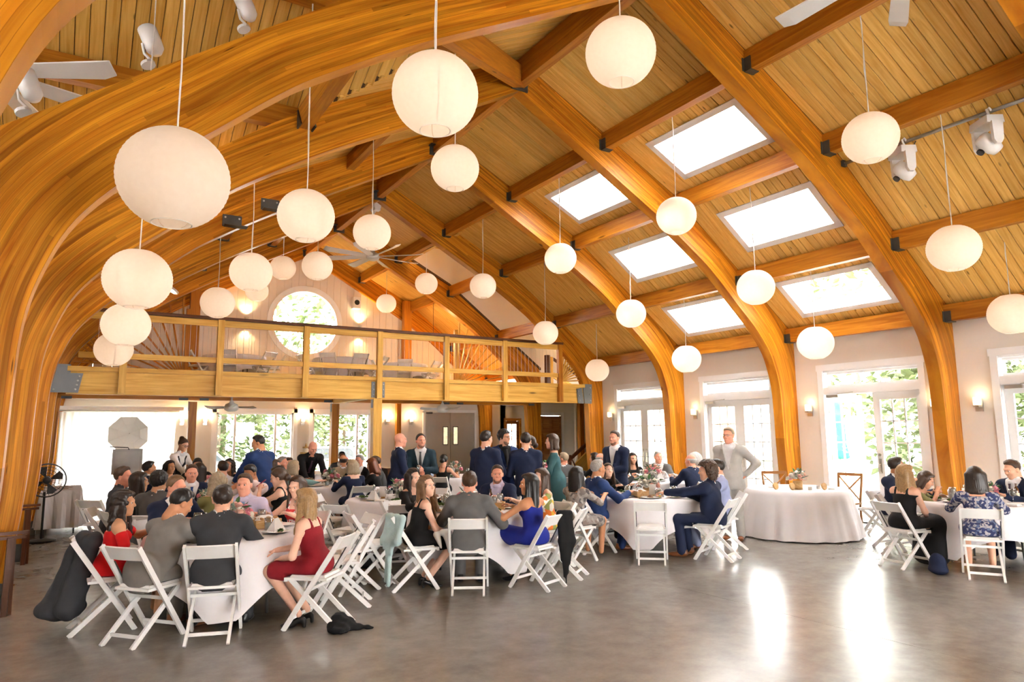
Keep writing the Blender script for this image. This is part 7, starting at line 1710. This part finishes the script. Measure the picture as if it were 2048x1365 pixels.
for i, (x, y, h, r) in enumerate(((1.0, 31, 8.5, 2.4), (5.4, 33, 9.5, 2.6), (9.5, 30, 8.5, 2.4), (13.0, 33, 9, 2.6), (3.2, 38, 12, 3.2), (8.0, 38, 12, 3.2))): tree(x, y, h, r, _tl, 20+i, 1100)
_tl = 'broad green bush of the hedgerow outside'
for i, (x, y, h, r) in enumerate([(-3+2.6*k, 29.0+(k % 2)*1.2, 4.6, 2.0) for k in range(8)]+[(18.2+(k % 2)*1.0, -1.5+2.7*k, 4.4, 1.7) for k in range(5)]):
    g = random.Random(70+i); t = thing('hedge_bush', _tl, 'bush', TR(x, y, -.2), 'hedgerow bushes outside'); m = MB()
    for k in range(1500):
        a = g.random()*2*PI; q = math.acos(2*g.random()-1); s_ = .6+.4*g.random(); c = Vector((r*s_*math.sin(q)*math.cos(a), r*s_*math.sin(q)*math.sin(a), h*.5+h*.5*s_*math.cos(q))); sz = .10+.10*g.random()
        R = Matrix.Rotation(g.random()*6, 3, 'Z') @ Matrix.Rotation(g.random()*2-1, 3, 'X') @ Matrix.Rotation(g.random()*2-1, 3, 'Y')
        m.add([c+R @ Vector(p)*sz for p in ((-1, 0, 0), (0, -.5, .1), (1, 0, 0), (0, .5, .1))], [(0, 1, 2, 3)])
    tag(m.build('foliage', M_LEAF, t), kind='stuff'); MB().tube([(0, 0, 0), (0, 0, h*.5)], .07, 6).build('trunk', M_BARK, t)
_tl = 'low green shrub below the windows outside'
for i, (x, y) in enumerate(((3.9, 24.2), (5.4, 24.6), (7.0, 24.4), (8.6, 25))):
    g = random.Random(50+i); t = thing('shrub', _tl, 'shrub', TR(x, y, -.2), 'shrubs outside the back windows'); m = MB()
    for k in range(350):
        c = Vector((g.gauss(0, .35), g.gauss(0, .3), abs(g.gauss(.5, .25)))); s = .07; R = Matrix.Rotation(g.random()*6, 3, 'Z') @ Matrix.Rotation(g.random()*2-1, 3, 'X')
        m.add([c+R @ Vector(p)*s for p in ((-1, 0, 0), (0, -.6, .2), (1, 0, 0), (0, .6, .2))], [(0, 1, 2, 3)])
    tag(m.build('foliage', M_LEAF, t), kind='stuff')
# shingled neighbour building beyond the far doors
M_SHIN = wood('cedar_shingles', (.52, .30, .16), (.68, .44, .26), rand=.2, knots=False)
nb = thing('shingled_building', 'brown shingled outbuilding with white trim beyond the patio', 'building', TR(24.5, 24.5, -.2))
bd = MB().box((0, 0, 1.6), (5.2, 4.6, 3.2)).build('walls', plain('house_sheathing', (.45, .26, .14), .9), nb)
MB().prism([(-3.0, 3.2), (3.0, 3.2), (0, 4.9)], -2.6, 2.6).build('roof', plain('roof_shingle', (.30, .29, .28), .9), nb)
sh = bpy.data.meshes.new('shingle'); _m = MB().box((0, 0, 0), (.30, .02, .30), taper=(1, .4)); sh.from_pydata(_m.v, [], _m.f); sh.materials.append(M_SHIN); sh.update()
for r in range(11):
    for k in range(15):
        o = bpy.data.objects.new('shingle', sh); COL.objects.link(o); o.parent = nb; o.matrix_basis = Matrix.Translation((-2.63, -2.1+k*.305+(r % 2)*.15, .2+r*.28)) @ Matrix.Rotation(PI/2, 4, 'Z')
for k in (-1.2, 1.0):
    w = MB().box((-2.68, k, 1.7), (.06, .95, 1.3)).build('window', M_TRIM, nb); MB().box((-2.72, k, 1.7), (.02, .8, 1.15)).build('pane', plain('dark_glass', (.05, .06, .06), .1), w)
M_UMB = plain('green_canvas', (.02, .22, .15), .8, noise=.05)
for x, y, lb in ((15.6, 10.15, 'closed green patio umbrella outside the second glazed doors'), (16.0, 7.0, 'closed green patio umbrella beside the open glazed door'), (15.2, 3.95, 'closed green patio umbrella at the right edge outside')):
    t = thing('patio_umbrella', lb, 'umbrella', TR(x, y, -.22)); MB().tube([(0, 0, 0), (0, 0, 2.75)], .025, 8).build('pole', M_WHITE, t)
    MB().lathe([(.02, 2.75), (.10, 2.5), (.14, 2.0), (.15, 1.6), (.20, 1.25), (.16, 1.22), (.02, 1.3)], 20, wob=lambda a, z: 1+.22*math.sin(a*8)).build('canopy', M_UMB, t, smooth=True)
    MB().lathe([(0, 0), (.25, 0), (.25, .06), (.05, .10), (0, .1)], 16).build('base', M_STEEL, t)
M_CAR = plain('silver_car_paint', (.55, .57, .6), .25, metal=.3)
for x, lb in ((3.4, 'pale parked car seen through the left back window'), (8.4, 'pale parked car seen through the right back window')):
    t = thing('parked_car', lb, 'car', TR(x, 27.5, -.2))
    MB().prism([(-2.1, .35), (2.1, .35), (2.15, .75), (1.9, .9), (1.2, .95), (.7, 1.42), (-1.0, 1.45), (-1.7, .98), (-2.1, .85)], -.85, .85).build('body', M_CAR, t)
    MB().prism([(1.05, .98), (.65, 1.36), (-.95, 1.38), (-1.5, .98)], -.87, .87).build('windows', plain('car_glass', (.04, .05, .06), .08), t)
    for wx in (-1.35, 1.35):
        for s in (-1, 1): MB().lathe([(0, -.1), (.3, -.1), (.33, 0), (.3, .1), (0, .1)], 18, M=TR(wx, s*.8, .33, rx=PI/2)).build('wheel', M_BLACK, t)
